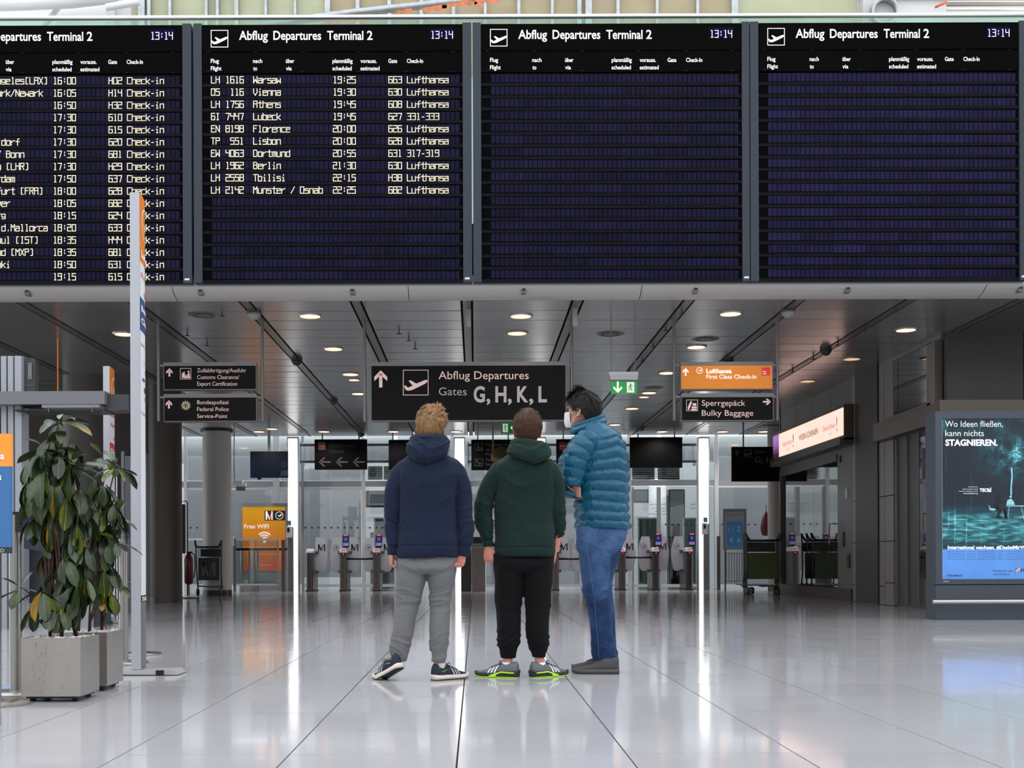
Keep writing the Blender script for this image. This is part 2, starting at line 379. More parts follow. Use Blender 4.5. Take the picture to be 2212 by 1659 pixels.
def board(off, label, rows, header=True, bright=1.0):
    s = off * BK                                          # shift along the hall
    B = lambda x, y, d=0.0: P(x, y, DB) + Vector((s, d, 0))
    p0 = B(728, 612)
    root = thing('departure_board', label, 'board', (p0.x, DB + .1, p0.z), 'departure boards over the hall')
    zt, zb = B(728, 53).z, B(728, 609).z
    xl, xr = B(418.5, 330).x, B(1016.6 if off > 100 else 1019.6, 330).x; il, ir = B(437, 330).x, B(1000, 330).x
    MB().box(xl + .004, xr - .004, DB + .05, DB + .28, zb - .012, zt + .012).build('housing', BLUEGREY, root)
    MB().box(xl + .004, il, DB - .02, DB + .05, zb - .01, zt + .01).build('side_frame', BFR, root)
    MB().box(ir, xr - .004, DB - .02, DB + .05, zb - .01, zt + .01).build('side_frame', BFR, root)
    MB().box(il, ir, DB, DB + .05, B(728, 157).z, zt).build('backing_panel', PANELBLK, root)
    hd = MB().box(il + .01, ir - .01, DB - .012, DB, B(728, 111).z, B(728, 57).z).build('header_panel', PANELHD, root)
    MB().box(il + .01, ir - .01, DB - .012, DB, B(728, 158).z, B(728, 115).z).build('column_title_panel', PANELHD, root)
    for lx in (450, 552, 655, 776, 878, 979):
        for yy in (113.5, 156):
            c = B(lx, yy); MB().box(c.x - .022, c.x + .022, DB - .02, DB - .012, c.z - .004, c.z + .004).build('clip', SLAT, root)
    fn = lambda x, y: B(x, y, -.012)
    sh = Sheet(fn)
    for t, a, b in (('Abflug', 517, 579), ('Departures', 591, 694), ('Terminal', 707, 785), ('2', 793, 805)): Sheet(fn).text(t, a, b, 87, 20, .014).build('title_word', LETW, root)
    sh = Sheet(fn); plane_icon(sh, 456, 66, 37.5, 1.5); sh.build('takeoff_symbol', LETW, root)
    sh = Sheet(fn)
    for t, a, b, y in (('Flug', 456, 473.5, 137), ('Flight', 456, 479, 153), ('nach', 547, 567, 137), ('to', 547.5, 556, 153), ('über', 618, 636, 137), ('via', 618, 630.5, 153), ('planmäßig', 718.5, 762, 137), ('scheduled', 718.5, 760, 153), ('vorauss.', 779, 814, 137), ('estimated', 779, 820, 153), ('Gate', 839, 858, 137), ('Check-In', 879, 914, 137)):
        Sheet(fn).text(t, a, b, y, 9.2, .012).build('column_title', LETW, root)
    sh = Sheet(fn); led(sh, '13:14', 931, 84, 9.7, 7.2, 15); sh.build('clock_digits', mat('clock_white', (235, 230, 226), .5, emit=.3), root)
    MB().box(B(929, 0).x, B(980, 0).x, DB - .0125, DB - .012, B(0, 88).z, B(0, 66).z).build('clock_window', mat('clock_navy', (18, 18, 52), .8, spec=.0), root)
    # seventeen display rows
    rc = []; rowobj = []
    rg = random.Random(int(off) + 5)
    mbc = MB()
    for r in range(17):
        y0 = 161 + 26.45 * r
        y1 = y0 + 26.45
        ro = MB().box(il + .003, ir - .003, DB + .006, DB + .05, B(728, y1 - 6.6).z, B(728, y0 + .4).z).build('display_row', PANELBLK, root)
        ro['_loc'] = root['_loc']; rowobj.append(ro)
        mb = MB(); za, zbb = B(728, y1 - 6.4).z, B(728, y1 - .2).z
        mb.prism([(za, -.006), (za - .004, -.02), ((za + zbb) / 2, -.012), (zbb, -.004), (zbb, .05), (za, .05)], lambda a, c, t: ((il + .003) + t * (ir - il - .006), DB + c, a))
        mb.build('row_slat', SLAT, root)
        for c in range(53):
            x = 458.5 + 10.1 * c
            A = B(x, y0 + 1.6); C = B(x + 8.7, y0 + 18.6)
            mbc.add([(A.x, DB + .001, C.z), (C.x, DB + .001, C.z), (C.x, DB + .001, A.z), (A.x, DB + .001, A.z), (A.x, DB + .006, C.z), (C.x, DB + .006, C.z), (C.x, DB + .006, A.z), (A.x, DB + .006, A.z)],
                    [(0, 1, 2, 3), (0, 4, 5, 1), (1, 5, 6, 2), (2, 6, 7, 3), (3, 7, 4, 0)])
            u = noise.noise(Vector((c // 7 * 1.7 + off, r * .9, 0))) + rg.gauss(0, .12)
            base_c = np.array(lin((20, 19, 44))) * (1 + .55 * u) * bright
            if c // 7 % 3 == rg.randrange(3): base_c = base_c * np.array([1.25, .9, 1.0])
            rc += [tuple(np.clip(base_c, 0, 1)) + (1,)] * 5
    co = mbc.build('display_cells', CELLM, root, fix=False); co['kind'] = 'stuff'
    at = co.data.attributes.new('tint', 'FLOAT_COLOR', 'FACE'); at.data.foreach_set('color', np.array(rc, dtype=np.float32).ravel())
    for r, row in enumerate(rows):
        yb = 161 + 26.45 * r + 18.6
        for x, t, nm in zip((456, 487.5, 547.3, 719.5, 839.3, 879.3), row, ('airline_code', 'flight_number', 'destination_text', 'time_text', 'gate_text', 'desk_text')):
            if t:
                sh = Sheet(lambda x, y: B(x, y, 0.0), t=.002); led(sh, t, x, yb); sh.build(nm, LETY, rowobj[r])
    sh = Sheet(lambda x, y: B(x, y, -.02), t=.001); sh.text('AEG', 1003.5, 1014.5, 604, 4.2, .03); sh.build('maker_mark', LETW, root)
    return root
R2 = [('LH', '1616', 'Warsaw', '19:25', 'G63', 'Lufthansa'), ('OS', ' 116', 'Vienna', '19:30', 'G30', 'Lufthansa'), ('LH', '1756', 'Athens', '19:45', 'G08', 'Lufthansa'), ('6I', '7447', 'Lubeck', '19:45', 'G27', '331-333'), ('EN', '8198', 'Florence', '20:00', 'G26', 'Lufthansa'), ('TP', ' 551', 'Lisbon', '20:00', 'G28', 'Lufthansa'), ('EW', '4063', 'Dortmund', '20:55', 'G31', '317-319'), ('LH', '1962', 'Berlin', '21:30', 'G30', 'Lufthansa'), ('LH', '2558', 'Tbilisi', '22:15', 'H38', 'Lufthansa'), ('LH', '2142', 'Munster / Osnab', '22:25', 'G82', 'Lufthansa')]
D1 = ['Los Angeles(LAX)', 'New York/Newark', '', '', '', 'Dusseldorf', 'Koln / Bonn', 'London (LHR)', 'Amsterdam', 'Frankfurt (FRA)', 'Hannover', 'Hamburg', 'Palma d.Mallorca', 'Istanbul (IST)', 'Mailand (MXP)', 'Helsinki', '']
T1 = '16:00 16:05 16:50 17:30 17:30 17:30 17:30 17:30 17:50 18:00 18:05 18:15 18:20 18:35 18:35 18:50 19:15'.split()
G1 = 'H02 H14 H32 G10 G15 G20 G81 H29 G37 G28 G82 G24 G33 H44 G81 G31 G15'.split()
board(-604.5, 'leftmost departure board with full rows of check-in flights, cut by the frame', [('', '', d, t, g, 'Check-in') for d, t, g in zip(D1, T1, G1)])
board(0, 'departure board listing ten flights from Warsaw to Munster, lower rows empty', R2)
board(602.5, 'empty departure board directly right of the board with ten flights', [])
board(1201, 'empty departure board at the far right with bluer rows', [], bright=1.5)
# ---------------------------------------------------------------- far end: glass front, light columns, gates
def bpx(mb, x0, x1, y0, y1, D, dep):
    a = P(x0, (y0 + y1) / 2, D); b = P(x1, (y0 + y1) / 2, D); t = P((x0 + x1) / 2, y0, D).z; u = P((x0 + x1) / 2, y1, D).z
    return mb.box(a.x, b.x, D, D + dep, u, t)
def bpxf(mb, x0, x1, y0, D, dep):                    # standing on the floor
    a = P(x0, (y0 + 1270) / 2, D); b = P(x1, (y0 + 1270) / 2, D); t = P((x0 + x1) / 2, y0, D).z
    return mb.box(a.x, b.x, D, D + dep, 0, t)
WB = mat('far_wall', (184, 186, 187), .6)
struct('wall_back', MB().box(-15, 15, 37, 37.3, 0, 8), WB)
struct('wall_back_left', MB().box(-15.3, -15, 30.5, 37, 0, 8), WB)
struct('wall_back_right', MB().box(15, 15.3, 30.5, 37, 0, 8), WB)
# round duct along the top behind the glass
dk = tag(MB().tube([(-14, 34.2, 4.05), (14, 34.2, 4.05)], .52, 28).build('air_duct', mat('duct_white', (205, 208, 210), .35, .2), None, True), 'wide pale round duct running high behind the glass front', 'duct')
# glass front
FY = 31.2
fr = MB(); w1 = None
MF = mat('frame_pale', (226, 230, 233), .4)
MG = mat('frame_grey', (168, 173, 176), .4)
w1 = struct('window_1', bpx(MB(), 380, 1720, 1038, 1050, FY, .12), MG)
for x0, x1, y0, m in [(397, 403, 940, MF), (590, 604, 940, MF), (651, 656, 940, MG), (781, 789, 945, MF), (974, 981, 940, MF), (1110, 1117, 940, MF), (1356, 1364, 935, MF), (1544, 1552, 935, MF), (1420, 1428, 1052, MG), (1506, 1511, 950, MG), (1366, 1369, 1052, MG), (851, 858, 1052, MF), (1253, 1261, 940, MF), (1715, 1722, 935, MF)]:
    bpxf(MB(), x0, x1, y0, FY - .03, .12).build('mullion', m, w1)
bpx(MB(), 400, 782, 1054, 1058, FY - .02, .08).build('transom', MF, w1)
bpx(MB(), 1548, 1720, 1049, 1053, FY - .02, .08).build('transom', MF, w1)
bpx(MB(), 400, 460, 1163, 1167, FY - .04, .06).build('handrail', mat('white_rail', (235, 236, 238), .3), w1)
for a, b in ((653, 781), (789, 860), (1364, 1544), (974, 1356)):
    bpx(MB(), a, b, 1262, 1268, FY - .02, .1).build('sill_rail', MF, w1)
gl1 = glass('clear_glass', (234, 238, 238), .04)
for a, b in ((403, 590), (604, 651), (656, 781), (789, 851), (858, 974), (981, 1110), (1117, 1253), (1261, 1356), (1364, 1420), (1428, 1506), (1511, 1544), (1552, 1715)):
    bpxf(MB(), a + 1, b - 1, 1051, FY + .02, .02).build('glass_pane', gl1, w1)
    bpx(MB(), a + 1, b - 1, 942, 1037, FY + .02, .02).build('glass_pane', gl1, w1)
# louvre grilles above the doors
LV = mat('louvre', (150, 153, 154), .45, .3)
for a, b in ((795, 826), (829, 850), (1365, 1414), (1421, 1468)):
    root = bpx(MB(), a, b, 1007, 1036, FY + .45, .02).build('louvre_grille', mat('louvre_dark', (70, 74, 75), .6), w1)
    for k in range(7):
        z = P(0, 1010 + 4 * k, FY).z
        xa, xb = P(a, 1020, FY + .3).x, P(b, 1020, FY + .3).x
        MB().box(xa, xb, FY + .3, FY + .4, z - .008, z + .014).build('slat', LV, root)
# frosted panels that close most of the lower glass front
FR = mat('frosted_panel', (200, 201, 202), .55)
_n = FR.node_tree; _b = _n.nodes['Principled BSDF']; _t = _n.nodes.new('ShaderNodeBsdfTranslucent'); _t.inputs[0].default_value = lin((216, 217, 220)) + (1,)
_x = _n.nodes.new('ShaderNodeMixShader'); _x.inputs[0].default_value = .6; _n.links.new(_b.outputs[0], _x.inputs[1]); _n.links.new(_t.outputs[0], _x.inputs[2]); _n.links.new(_x.outputs[0], _n.nodes['Material Output'].inputs[0])
DOTM = mat('safety_dot', (44, 48, 52), .6)
fp = None
for i, (a, b, y0) in enumerate([(404, 462, 985), (463, 585, 985), (586, 652, 985), (657, 715, 1012), (716, 780, 1012), (1114, 1174, 985), (1176, 1252, 985), (990, 1048, 985), (1050, 1112, 985), (1553, 1610, 985), (1611, 1716, 985)]):
    D = FY + .8
    o = bpx(MB(), a, b, y0, 1247 if a in (657, 716) else 1262, D, .03).build('screen_panel', FR, w1)
def dots(xs, y, D, nm, lab):
    sh = Sheet(front(D), t=.004)
    for x in xs: sh.disc(x, y, 2.1, 12)
    o = sh.build('safety_dots', DOTM, w1); o['kind'] = 'stuff'; return o
dots([412, 426, 521, 590] + [660 + 14 * k for k in range(9)] + [799, 813, 826], 1140, FY - .0, '', '')
dots([1368 + 14 * k for k in range(10)] + [1617, 1631, 1645, 1560], 1133, FY - .0, '', '')

# things behind the doors
BOOTH = glass('green_tint_glass', (120, 140, 134), .05, solid=.25, solid_rgb=(84, 98, 94))
def booth(x0, x1, y0, lab):
    root = thing('glass_booth', lab, 'booth', (P((x0 + x1) / 2, 1260, 32.6).x, 32.6, 0))
    bpxf(MB(), x0, x1, y0, 32.6, .02).build('front_pane', BOOTH, root)
    bpx(MB(), x0, x1, y0 - 2, y0 + 1, 32.57, .06).build('top_rail', MG, root)
    bpxf(MB(), x0, x0 + 3, y0, 32.57, .06).build('post', MG, root); bpxf(MB(), x1 - 3, x1, y0, 32.57, .06).build('post', MG, root)
booth(1378, 1428, 1120, 'greenish glass booth behind the door left leaf next to the blue jacket')
booth(1476, 1506, 1120, 'greenish glass booth half hidden behind the tall light column at the right')
booth(808, 862, 1120, 'greenish glass booth behind the navy hoodie')
ic = tag(bpxf(MB().lathe([(.24, 0), (.24, 3.0)], (P(1420, 1200, 33.6).x, 33.6, 0), 24), 1419, 1421, 1100, 33.5, .05).build('inner_column', mat('inner_white', (232, 234, 236), .5), None, True), 'white round column seen through the glass door right of the blue jacket', 'column')
dkm = mat('interior_dark', (62, 64, 66), .7)
for x0, x1, y0, y1, lab in [(1368, 1404, 1057, 1085, 'dark lintel box high behind the glass door'), (1445, 1480, 1057, 1262, 'dark cabinet standing behind the right door leaf'), (790, 850, 1060, 1095, 'dark lintel box behind the door beside the blond boy'), (800, 850, 1150, 1262, 'dark counter behind the gates beside the navy hoodie'), (1450, 1472, 1130, 1262, 'dark narrow locker behind the right door leaf')]:
    root = thing('cabinet', lab, 'cabinet', tuple(P((x0 + x1) / 2, y1, 33.8)))
    (bpxf(MB(), x0, x1, y0, 33.8, .4) if y1 > 1255 else bpx(MB(), x0, x1, y0, y1, 33.8, .4)).build('body', dkm, root)
    bpx(MB(), x0 + 3, x1 - 3, y0 + 3, min(y1 - 3, 1250), 33.77, .03).build('door', mat('interior_grey', (96, 100, 102), .6), root)
sh = Sheet(front(FY + .045), t=0)
for t, a, b, y in (('Bitte beachten', 1404, 1438, 1091), ('Zugang nur mit', 1408, 1438, 1099), ('Please note:', 1414, 1438, 1105.5), ('Access with ticket', 1400, 1438, 1112), ('Bitte', 1492, 1502, 1091), ('Zugang', 1492, 1502, 1099)):
    sh2 = Sheet(lambda x, y, a=a, b=b: P(a + b - x, y, FY + .043), t=0); sh2.text(t, a, b, y, 4.2)
    sh.mb.add(sh2.mb.v, sh2.mb.f)
sh.build('mirrored_notice', mat('notice_grey', (120, 124, 128), .6), w1)

# light columns
LC = mat('light_diffuser', (255, 255, 255), .4, emit=1.12)
def light_col(x0, x1, lab, y0=947, low=None):
    D = 30.2; root = thing('light_column', lab, 'light column', (P((x0 + x1) / 2, 1250, D).x, D, 0), 'tall light columns at the glass front')
    bpxf(MB(), x0 - 2, x1 + 2, y0 - 3, D + .012, .2).build('housing', MG, root)
    bpxf(MB(), x0, x1, y0, D, .012).build('diffuser', LC, root)
light_col(622.5, 643, 'tall white light column right of the orange free wifi poster')
light_col(983, 1003, 'tall white light column between the two boys')
light_col(1157, 1178, 'tall white light column mostly hidden behind the green hoodie boy')
light_col(1510, 1531, 'tall white light column right of the black screen, beside the hygiene dispenser')
def dispenser(x0, x1, yt, lab, sx0, sx1):
    D = 29.9; root = thing('hand_sanitiser_station', lab, 'dispenser', (P((x0 + x1) / 2, 1250, D).x, D, 0))
    bpxf(MB(), x0, x1, yt + 14, D, .1).build('post', GREYP, root)
    bpx(MB(), sx0, sx1, yt + 12, yt + 36, D - .14, .14).build('dispenser_box', WHITE, root)
    bpx(MB(), sx0 + 2, sx1 - 4, yt + 15, yt + 24, D - .15, .01).build('window', BLACK, root)
    bpx(MB(), sx0 + 2, sx1 - 1, yt, yt + 10, D - .02, .02).build('blue_sign', mat('sign_blue', (24, 96, 138), .5), root)
    sh = Sheet(front(D - .02), t=.003); sh.disc((sx0 + sx1) / 2, yt + 3, 1.3, 10).line([((sx0 + sx1) / 2, yt + 3), ((sx0 + sx1) / 2, yt + 8)], 1.5); sh.build('symbol', mat('sym_lb', (120, 180, 210), .5), root)
dispenser(622, 633, 1125, 'hand sanitiser dispenser on grey post in front of the left light column', 618, 629.5)
dispenser(1521, 1532, 1118, 'hand sanitiser dispenser on grey post in front of the right light column', 1518, 1529)
# horizontal rails that carry the screens
for a, b in ((648, 860), (1010, 1260), (1345, 1508)):
    for y in (961, 997): bpx(MB(), a, b, y - 2.5, y + 2.5, 30.6, .05).build('support_rail', mat('rail_dark', (96, 98, 100), .5), w1)
    for x in (a + 2, b - 2): bpx(MB(), x - 1.5, x + 1.5, 955, 1003, 30.65, .55).build('rail_bracket', MG, w1)

# ---- gates
def gate(x, lab, M=True, bird=True, screen=True, reader=True):
    D = 29.6; c = P(x, 1230, D); X = c.x; k = D / F
    root = thing('boarding_gate', lab, 'gate', (X, D, 0), 'self-service boarding gates in a row at the glass front')
    w = .082
    mb = MB(); mb.prism([(X - w, D), (X - w * .85, D - .03), (X + w * .85, D - .03), (X + w, D), (X + w, D + .9), (X - w, D + .9)], lambda a, c, t: (a, c, .03 + t * .92)); mb.build('pedestal', mat('gate_steel', (104, 99, 96), .3, .85), root)
    MB().box(X - .035, X + .035, D - .036, D - .03, .06, .93).build('front_inlay', mat('gate_inlay', (88, 80, 76), .25, .8), root)
    MB().box(X - w - .012, X + w + .012, D - .045, D + .91, 0, .03).build('base', BLACK, root)
    MB().prism([(D - .045, .95), (D - .02, .99), (D + .12, 1.05), (D + .88, 1.05), (D + .9, .95)], lambda a, c, t: (X - w - .004 + t * (2 * w + .008), a, c)).build('top_cap', mat('cap_pale', (205, 200, 205), .35), root)
    if reader:
        MB().prism([(-.062, .045), (-.045, -.02), (.045, -.02), (.062, .045)], lambda a, c, t: (X + a, D - .045 + .015 * t, .90 + c)).build('reader_window', BLACK, root)
        MB().lathe([(.017, 0), (.017, .006)], (X + .004, D - .052, .912), 14, 'y').build('red_lamp', mat('red_led', (255, 30, 36), .4, emit=2.2), root)
        MB().box(X - .05, X + .05, D + .0, D + .03, 1.01, 1.026).build('cap_glow', mat('cap_pink', (240, 140, 140), .4, emit=.2), root)
    if screen:
        sx = X + .06
        MB().tube([(sx + .02, D + .1, 1.05), (sx + .02, D + .07, 1.12), (sx, D + .05, 1.18)], .018, 8).build('screen_arm', STEEL, root, True)
        s = MB().bbox(sx - .075, sx + .085, D + .0, D + .035, 1.075, 1.40, .02).build('screen', BLACK, root); s['_loc'] = root['_loc']
        MB().box(sx - .062, sx + .072, D - .004, D, 1.20, 1.355).build('display', mat('display_blue', (24, 44, 110), .2, emit=.35), s)
        MB().box(sx - .062, sx + .072, D - .004, D, 1.115, 1.19).build('display_footer', mat('display_lilac', (150, 140, 200), .2, emit=.4), s)
        MB().bbox(sx - .05, sx + .06, D - .006, D, 1.365, 1.392, .006).build('red_light_bar', mat('bar_red', (255, 96, 90), .3, emit=.9), s)
        sh = Sheet(lambda a, b: Vector((sx + .005 + a * .001, D - .004, 1.28 - b * .001)), t=.003); sh.line([(-26, -28), (26, 28)], 9).line([(26, -28), (-26, 28)], 9); sh.build('cross_mark', mat('mark_pale', (150, 170, 220), .4, emit=.5), s)
    GP = glass('paddle_glass', (170, 172, 188), .04, rough=.2, solid=.86, solid_rgb=(228, 229, 242))
    mk = mat('paddle_mark', (86, 88, 98), .5); mk2 = mat('paddle_mark_dark', (54, 54, 62), .5)
    def paddle(sgn, name, cx):
        # outline measured from the hinge side outward
        o = [(.10, 1.33), (.30, 1.33), (.335, 1.22), (.385, .98), (.388, .84), (.365, .68), (.335, .52), (.30, .475), (.13, .475), (.085, .50), (.075, .90), (.085, 1.10)]
        p = MB().prism([(sgn * (a + cx), b) for a, b in o], lambda a, c, t: (X + a, D + .42 + .012 * t, c)).build(name, GP, root); p['_loc'] = root['_loc']
        MB().box(X + sgn * w, X + sgn * (w + .09), D + .40, D + .46, .92, .99).build('hinge', STEELD, root)
        MB().box(X + sgn * w, X + sgn * (w + .09), D + .40, D + .46, .44, .51).build('hinge', STEELD, root)
        fnn = lambda a, b: Vector((X + sgn * (.245 + cx) + a, D + .42, 1.08 - b))
        if name == 'letter_paddle':
            sh = Sheet(fnn, t=.002); sh.line([(-.075, .07), (-.075, -.07)], .034).line([(-.072, -.06), (-.012, .06)], .034).line([(-.012, .06), (.038, -.06)], .02).line([(.07, .07), (.07, -.07)], .034); sh.build('letter_mark', mk2, p)
        else:
            sh = Sheet(fnn, t=.002); bird_icon(sh, 0, 0, .075, .008); sh.build('bird_mark', mk, p)
    if M: paddle(1, 'letter_paddle', 0)
    if bird: paddle(-1, 'bird_paddle', -.01)
    return root
gate(669, 'first boarding gate pedestal from the orange free wifi poster, pale cap and no screen', True, False, False, False)
gate(741.5, 'second boarding gate pedestal from the orange poster, screen with a cross', True, True)
gate(813, 'boarding gate pedestal nearest the left arm of the navy hoodie', True, True)
gate(885, 'boarding gate pedestal hidden behind the blond boy', True, True)
gate(957, 'boarding gate pedestal hidden behind the grey trousers', False, True)
gate(1200, 'boarding gate pedestal just right of the black trousers', True, True)
gate(1272, 'boarding gate pedestal hidden behind the blue jeans', True, True)
gate(1344, 'boarding gate pedestal beside the back of the blue jeans', True, True, False)
gate(1416.5, 'second boarding gate pedestal from the right light column', True, True)
gate(1489, 'boarding gate pedestal nearest the right light column', False, True)
for a, b, y, lab in ((749, 806, 1207, 'black bar closing the lane between second and third gate from the left'), (1206, 1266, 1207, 'black bar closing the lane between black trousers and jeans'), (1352, 1409, 1204, 'black bar closing the lane right of the jeans'), (893, 950, 1207, 'black bar closing the lane behind the grey trousers')):
    p, q = P(a, y, 29.7), P(b, y, 29.7)
    tag(MB().tube([p, (p + q) / 2 + Vector((0, 0, -.006)), q], .024, 8).build('lane_bar', BLACK, None, True), lab, 'bar', 'black bars across the gate lanes')
# litter bin between the boys
rb = thing('waste_bin', 'grey-brown waste bin with black top between the two boys', 'bin', (P(1034, 1270, 28.9).x, 28.9, 0))
bpxf(MB(), 1019, 1048, 1175, 28.9, .4).build('body', mat('bin_brown', (112, 104, 98), .35, .6), rb)
bpx(MB(), 1021, 1047, 1160, 1174, 28.93, .34).build('hood', BLACK, rb)
bpx(MB(), 1023, 1045, 1181, 1184, 28.88, .02).build('slot_label', mat('bin_label', (150, 146, 142), .5), rb)
bpxf(MB(), 996, 1018, 1190, 29.0, .3).build('side_unit', mat('unit_black', (30, 29, 28), .4), rb)

# ---- hanging signs at the far end
SGB = mat('sign_black', (7, 7, 8), .6, spec=.08)
DIM = mat('letter_dim', (82, 78, 80), .5, spec=.1); DIM2 = mat('letter_dim2', (48, 48, 51), .5, spec=.1); REDM = mat('no_entry_red', (88, 20, 26), .5)
def hang(name, x0, x1, y0, y1, D, lab, cat='sign', dep=.12, m=None):
    root = thing(name, lab, cat, tuple(P((x0 + x1) / 2, y1, D)))
    c = bpx(MB(), x0, x1, y0, y1, D, dep).build('face', m or SGB, root)
    for x in (x0 + (x1 - x0) * .15, x1 - (x1 - x0) * .15):
        p = P(x, y0, D + dep / 2); MB().box(p.x - .015, p.x + .015, D + dep / 2 - .015, D + dep / 2 + .015, p.z, max(ZC + .09, p.z + .05)).build('hanger_rod', GREYP, root)
    return root
r1 = hang('closed_sign', 679.5, 792.5, 949, 1014, 29.9, 'hanging black sign reading Geschlossen Closed with three left arrows')
f = front(29.9)
Sheet(f).text('Geschlossen', 711, 770.5, 965.5, 8.5).text('Closed', 711, 742, 979, 8.5).build('lettering', DIM2, r1)
Sheet(f).poly([(687, 957), (689, 955), (701, 955), (703, 957), (703, 970), (701, 972), (689, 972), (687, 970)]).build('no_entry_symbol', REDM, r1)
Sheet(f, t=.006).rect(689, 962.5, 701, 964.5).build('no_entry_bar', mat('pinkish', (150, 90, 95), .5), r1)
sh = Sheet(f)
for x in (701.5, 738.5, 775): arrow(sh, x, 998, 26, 3.6, 'left')
sh.build('arrows', DIM, r1)
hang('black_screen', 839.5, 900, 950, 1014, 29.9, 'blank black screen left of the blond boy hood', 'screen')
hang('black_screen', 1361, 1474, 944.5, 1010, 29.9, 'large blank black screen right of the blue jacket', 'screen')
r2 = hang('passenger_sign', 1018, 1112, 949.5, 1015, 29.9, 'black sign with wheelchair and family pictograms behind the green hoodie')
Sheet(f).text('Fluggäste mit', 1050, 1104, 964, 7).text('eingeschr.', 1050, 1088, 974, 7).text('Mobilität', 1050, 1082, 984, 7).text('Familien', 1050, 1082, 996, 7).text('besondere', 1050, 1090, 1006, 7).build('lettering', mat('dim3', (70, 70, 73), .5), r2)
sh = Sheet(f).frame(1026, 957, 1043, 973, .8).frame(1026, 991, 1043, 1007, .8)
sh.disc(1033, 960.5, 1.5).line([(1033, 962), (1034, 967), (1038, 967.5), (1040, 971)], 1.5).ring(1034, 968.5, 3, .8)
sh.disc(1031, 994.5, 1.5).line([(1031, 996), (1032, 1000), (1038, 1000), (1036, 1004)], 1.5).disc(1031, 1005, 1).disc(1037, 1005, 1); sh.build('pictograms', mat('dim4', (92, 92, 95), .5), r2)
r3 = hang('closed_sign', 1202, 1300, 948.5, 1013, 29.9, 'hanging black sign with red no-entry symbol behind the blue jacket')
Sheet(f).poly([(1208, 957), (1210, 955), (1222, 955), (1224, 957), (1224, 970), (1222, 972), (1210, 972), (1208, 970)]).build('no_entry_symbol', mat('ne2', (110, 22, 28), .5), r3)
Sheet(f, t=.006).rect(1210, 962.5, 1222, 964.8).build('no_entry_bar', mat('pinkish2', (190, 120, 120), .5), r3)
Sheet(f).text('Geschlossen', 1232, 1290, 965, 8.5).text('Closed', 1232, 1262, 979, 8.5).build('lettering', DIM2, r3)
r4 = hang('gate_sign', 1582, 1740, 965, 1039.5, 26.8, 'wide black Gates sign partly behind the glowing shop sign')
f = front(26.8); Sheet(f).text('Gates', 1630, 1652.5, 979, 7, .01).text('G, H, K, L', 1630, 1712, 999.5, 14, .02).build('lettering', DIM, r4)
arrow(Sheet(f), 1592, 979.5, 15, 2.6, 'up').build('arrow', DIM, r4)
sh = Sheet(f); plane_icon(sh, 1607.5, 971.5, 16, .9); sh.build('takeoff_symbol', mat('dim5', (92, 90, 92), .5), r4)
# tv
tv_ = thing('television', 'flat television hanging left of the left light column', 'television', tuple(P(581, 1033, 30.0)))
bpx(MB(), 540.5, 622, 975, 1032, 30.0, .06).build('screen', mat('tv_navy', (10, 20, 36), .4, spec=.2, emit=.1), tv_)
bpx(MB(), 556, 564, 1032, 1036, 30.02, .03).build('foot', BLACK, tv_)
bpx(MB(), 578, 584, 940, 975, 30.05, .03).build('bracket', MG, tv_)
Sheet(front(30.0)).ring(614, 1003, 6, 2.2).poly([(608, 1016), (622, 1016), (622, 1028), (605, 1028)]).build('screen_image', mat('tv_img', (40, 56, 74), .3), tv_)
# second exit sign and mirror
def running_man(sh, x, y, w, h):
    S = lambda p: [(x + a * w, y + b * h) for a, b in p]
    sh.disc(x + .52 * w, y + .17 * h, .085 * h, 12)
    sh.line(S([(.50, .28), (.46, .52)]), .17 * w).line(S([(.50, .30), (.72, .38), (.80, .30)]), .08 * w).line(S([(.48, .32), (.26, .36), (.20, .52)]), .08 * w)
    sh.line(S([(.47, .52), (.66, .62), (.62, .84), (.74, .86)]), .1 * w).line(S([(.45, .54), (.38, .72), (.16, .80)]), .1 * w)
    return sh
GRN = mat('exit_green', (18, 120, 62), .5, emit=.22); GW = mat('exit_white', (226, 232, 206), .5, emit=.45)
e2 = thing('exit_sign', 'small green emergency exit sign above the brown-haired boy', 'sign', tuple(P(1110, 936, 22.5)))
bpx(MB(), 1082, 1142, 912, 936, 22.5, .06).build('face', GRN, e2)
Sheet(front(22.5)).rect(1086, 915.5, 1097, 933.5).build('white_field', GW, e2)
running_man(Sheet(front(22.5), t=.006), 1086.5, 916, 10, 17).build('running_figure', GRN, e2)
arrow(Sheet(front(22.5)), 1110, 924, 16, 2.6, 'left').build('arrow', GW, e2)
p = P(1105, 912, 22.53); MB().box(p.x - .3, p.x - .28, 22.52, 22.54, p.z, ZC + .05).build('hanger_rod', GREYP, e2)
mrr = thing('round_mirror', 'brass round mirror on a thin hanging pole left of the green hoodie', 'mirror', tuple(P(1070, 1000, 23.5)))
MB().box(P(1060, 0, 23.5).x, P(1063, 0, 23.5).x, 23.5, 23.53, P(0, 1000, 23.5).z, ZC + .05).build('pole', mat('brass_pole', (120, 98, 66), .4, .6), mrr)
c = P(1082, 987, 23.5); MB().lathe([(.0, 0), (.17, .02), (.195, .05), (.195, .06), (0, .06)], (c.x, 23.45, c.z), 28, 'y').build('mirror_disc', mat('brass_disc', (112, 98, 66), .35, .6), mrr, True)

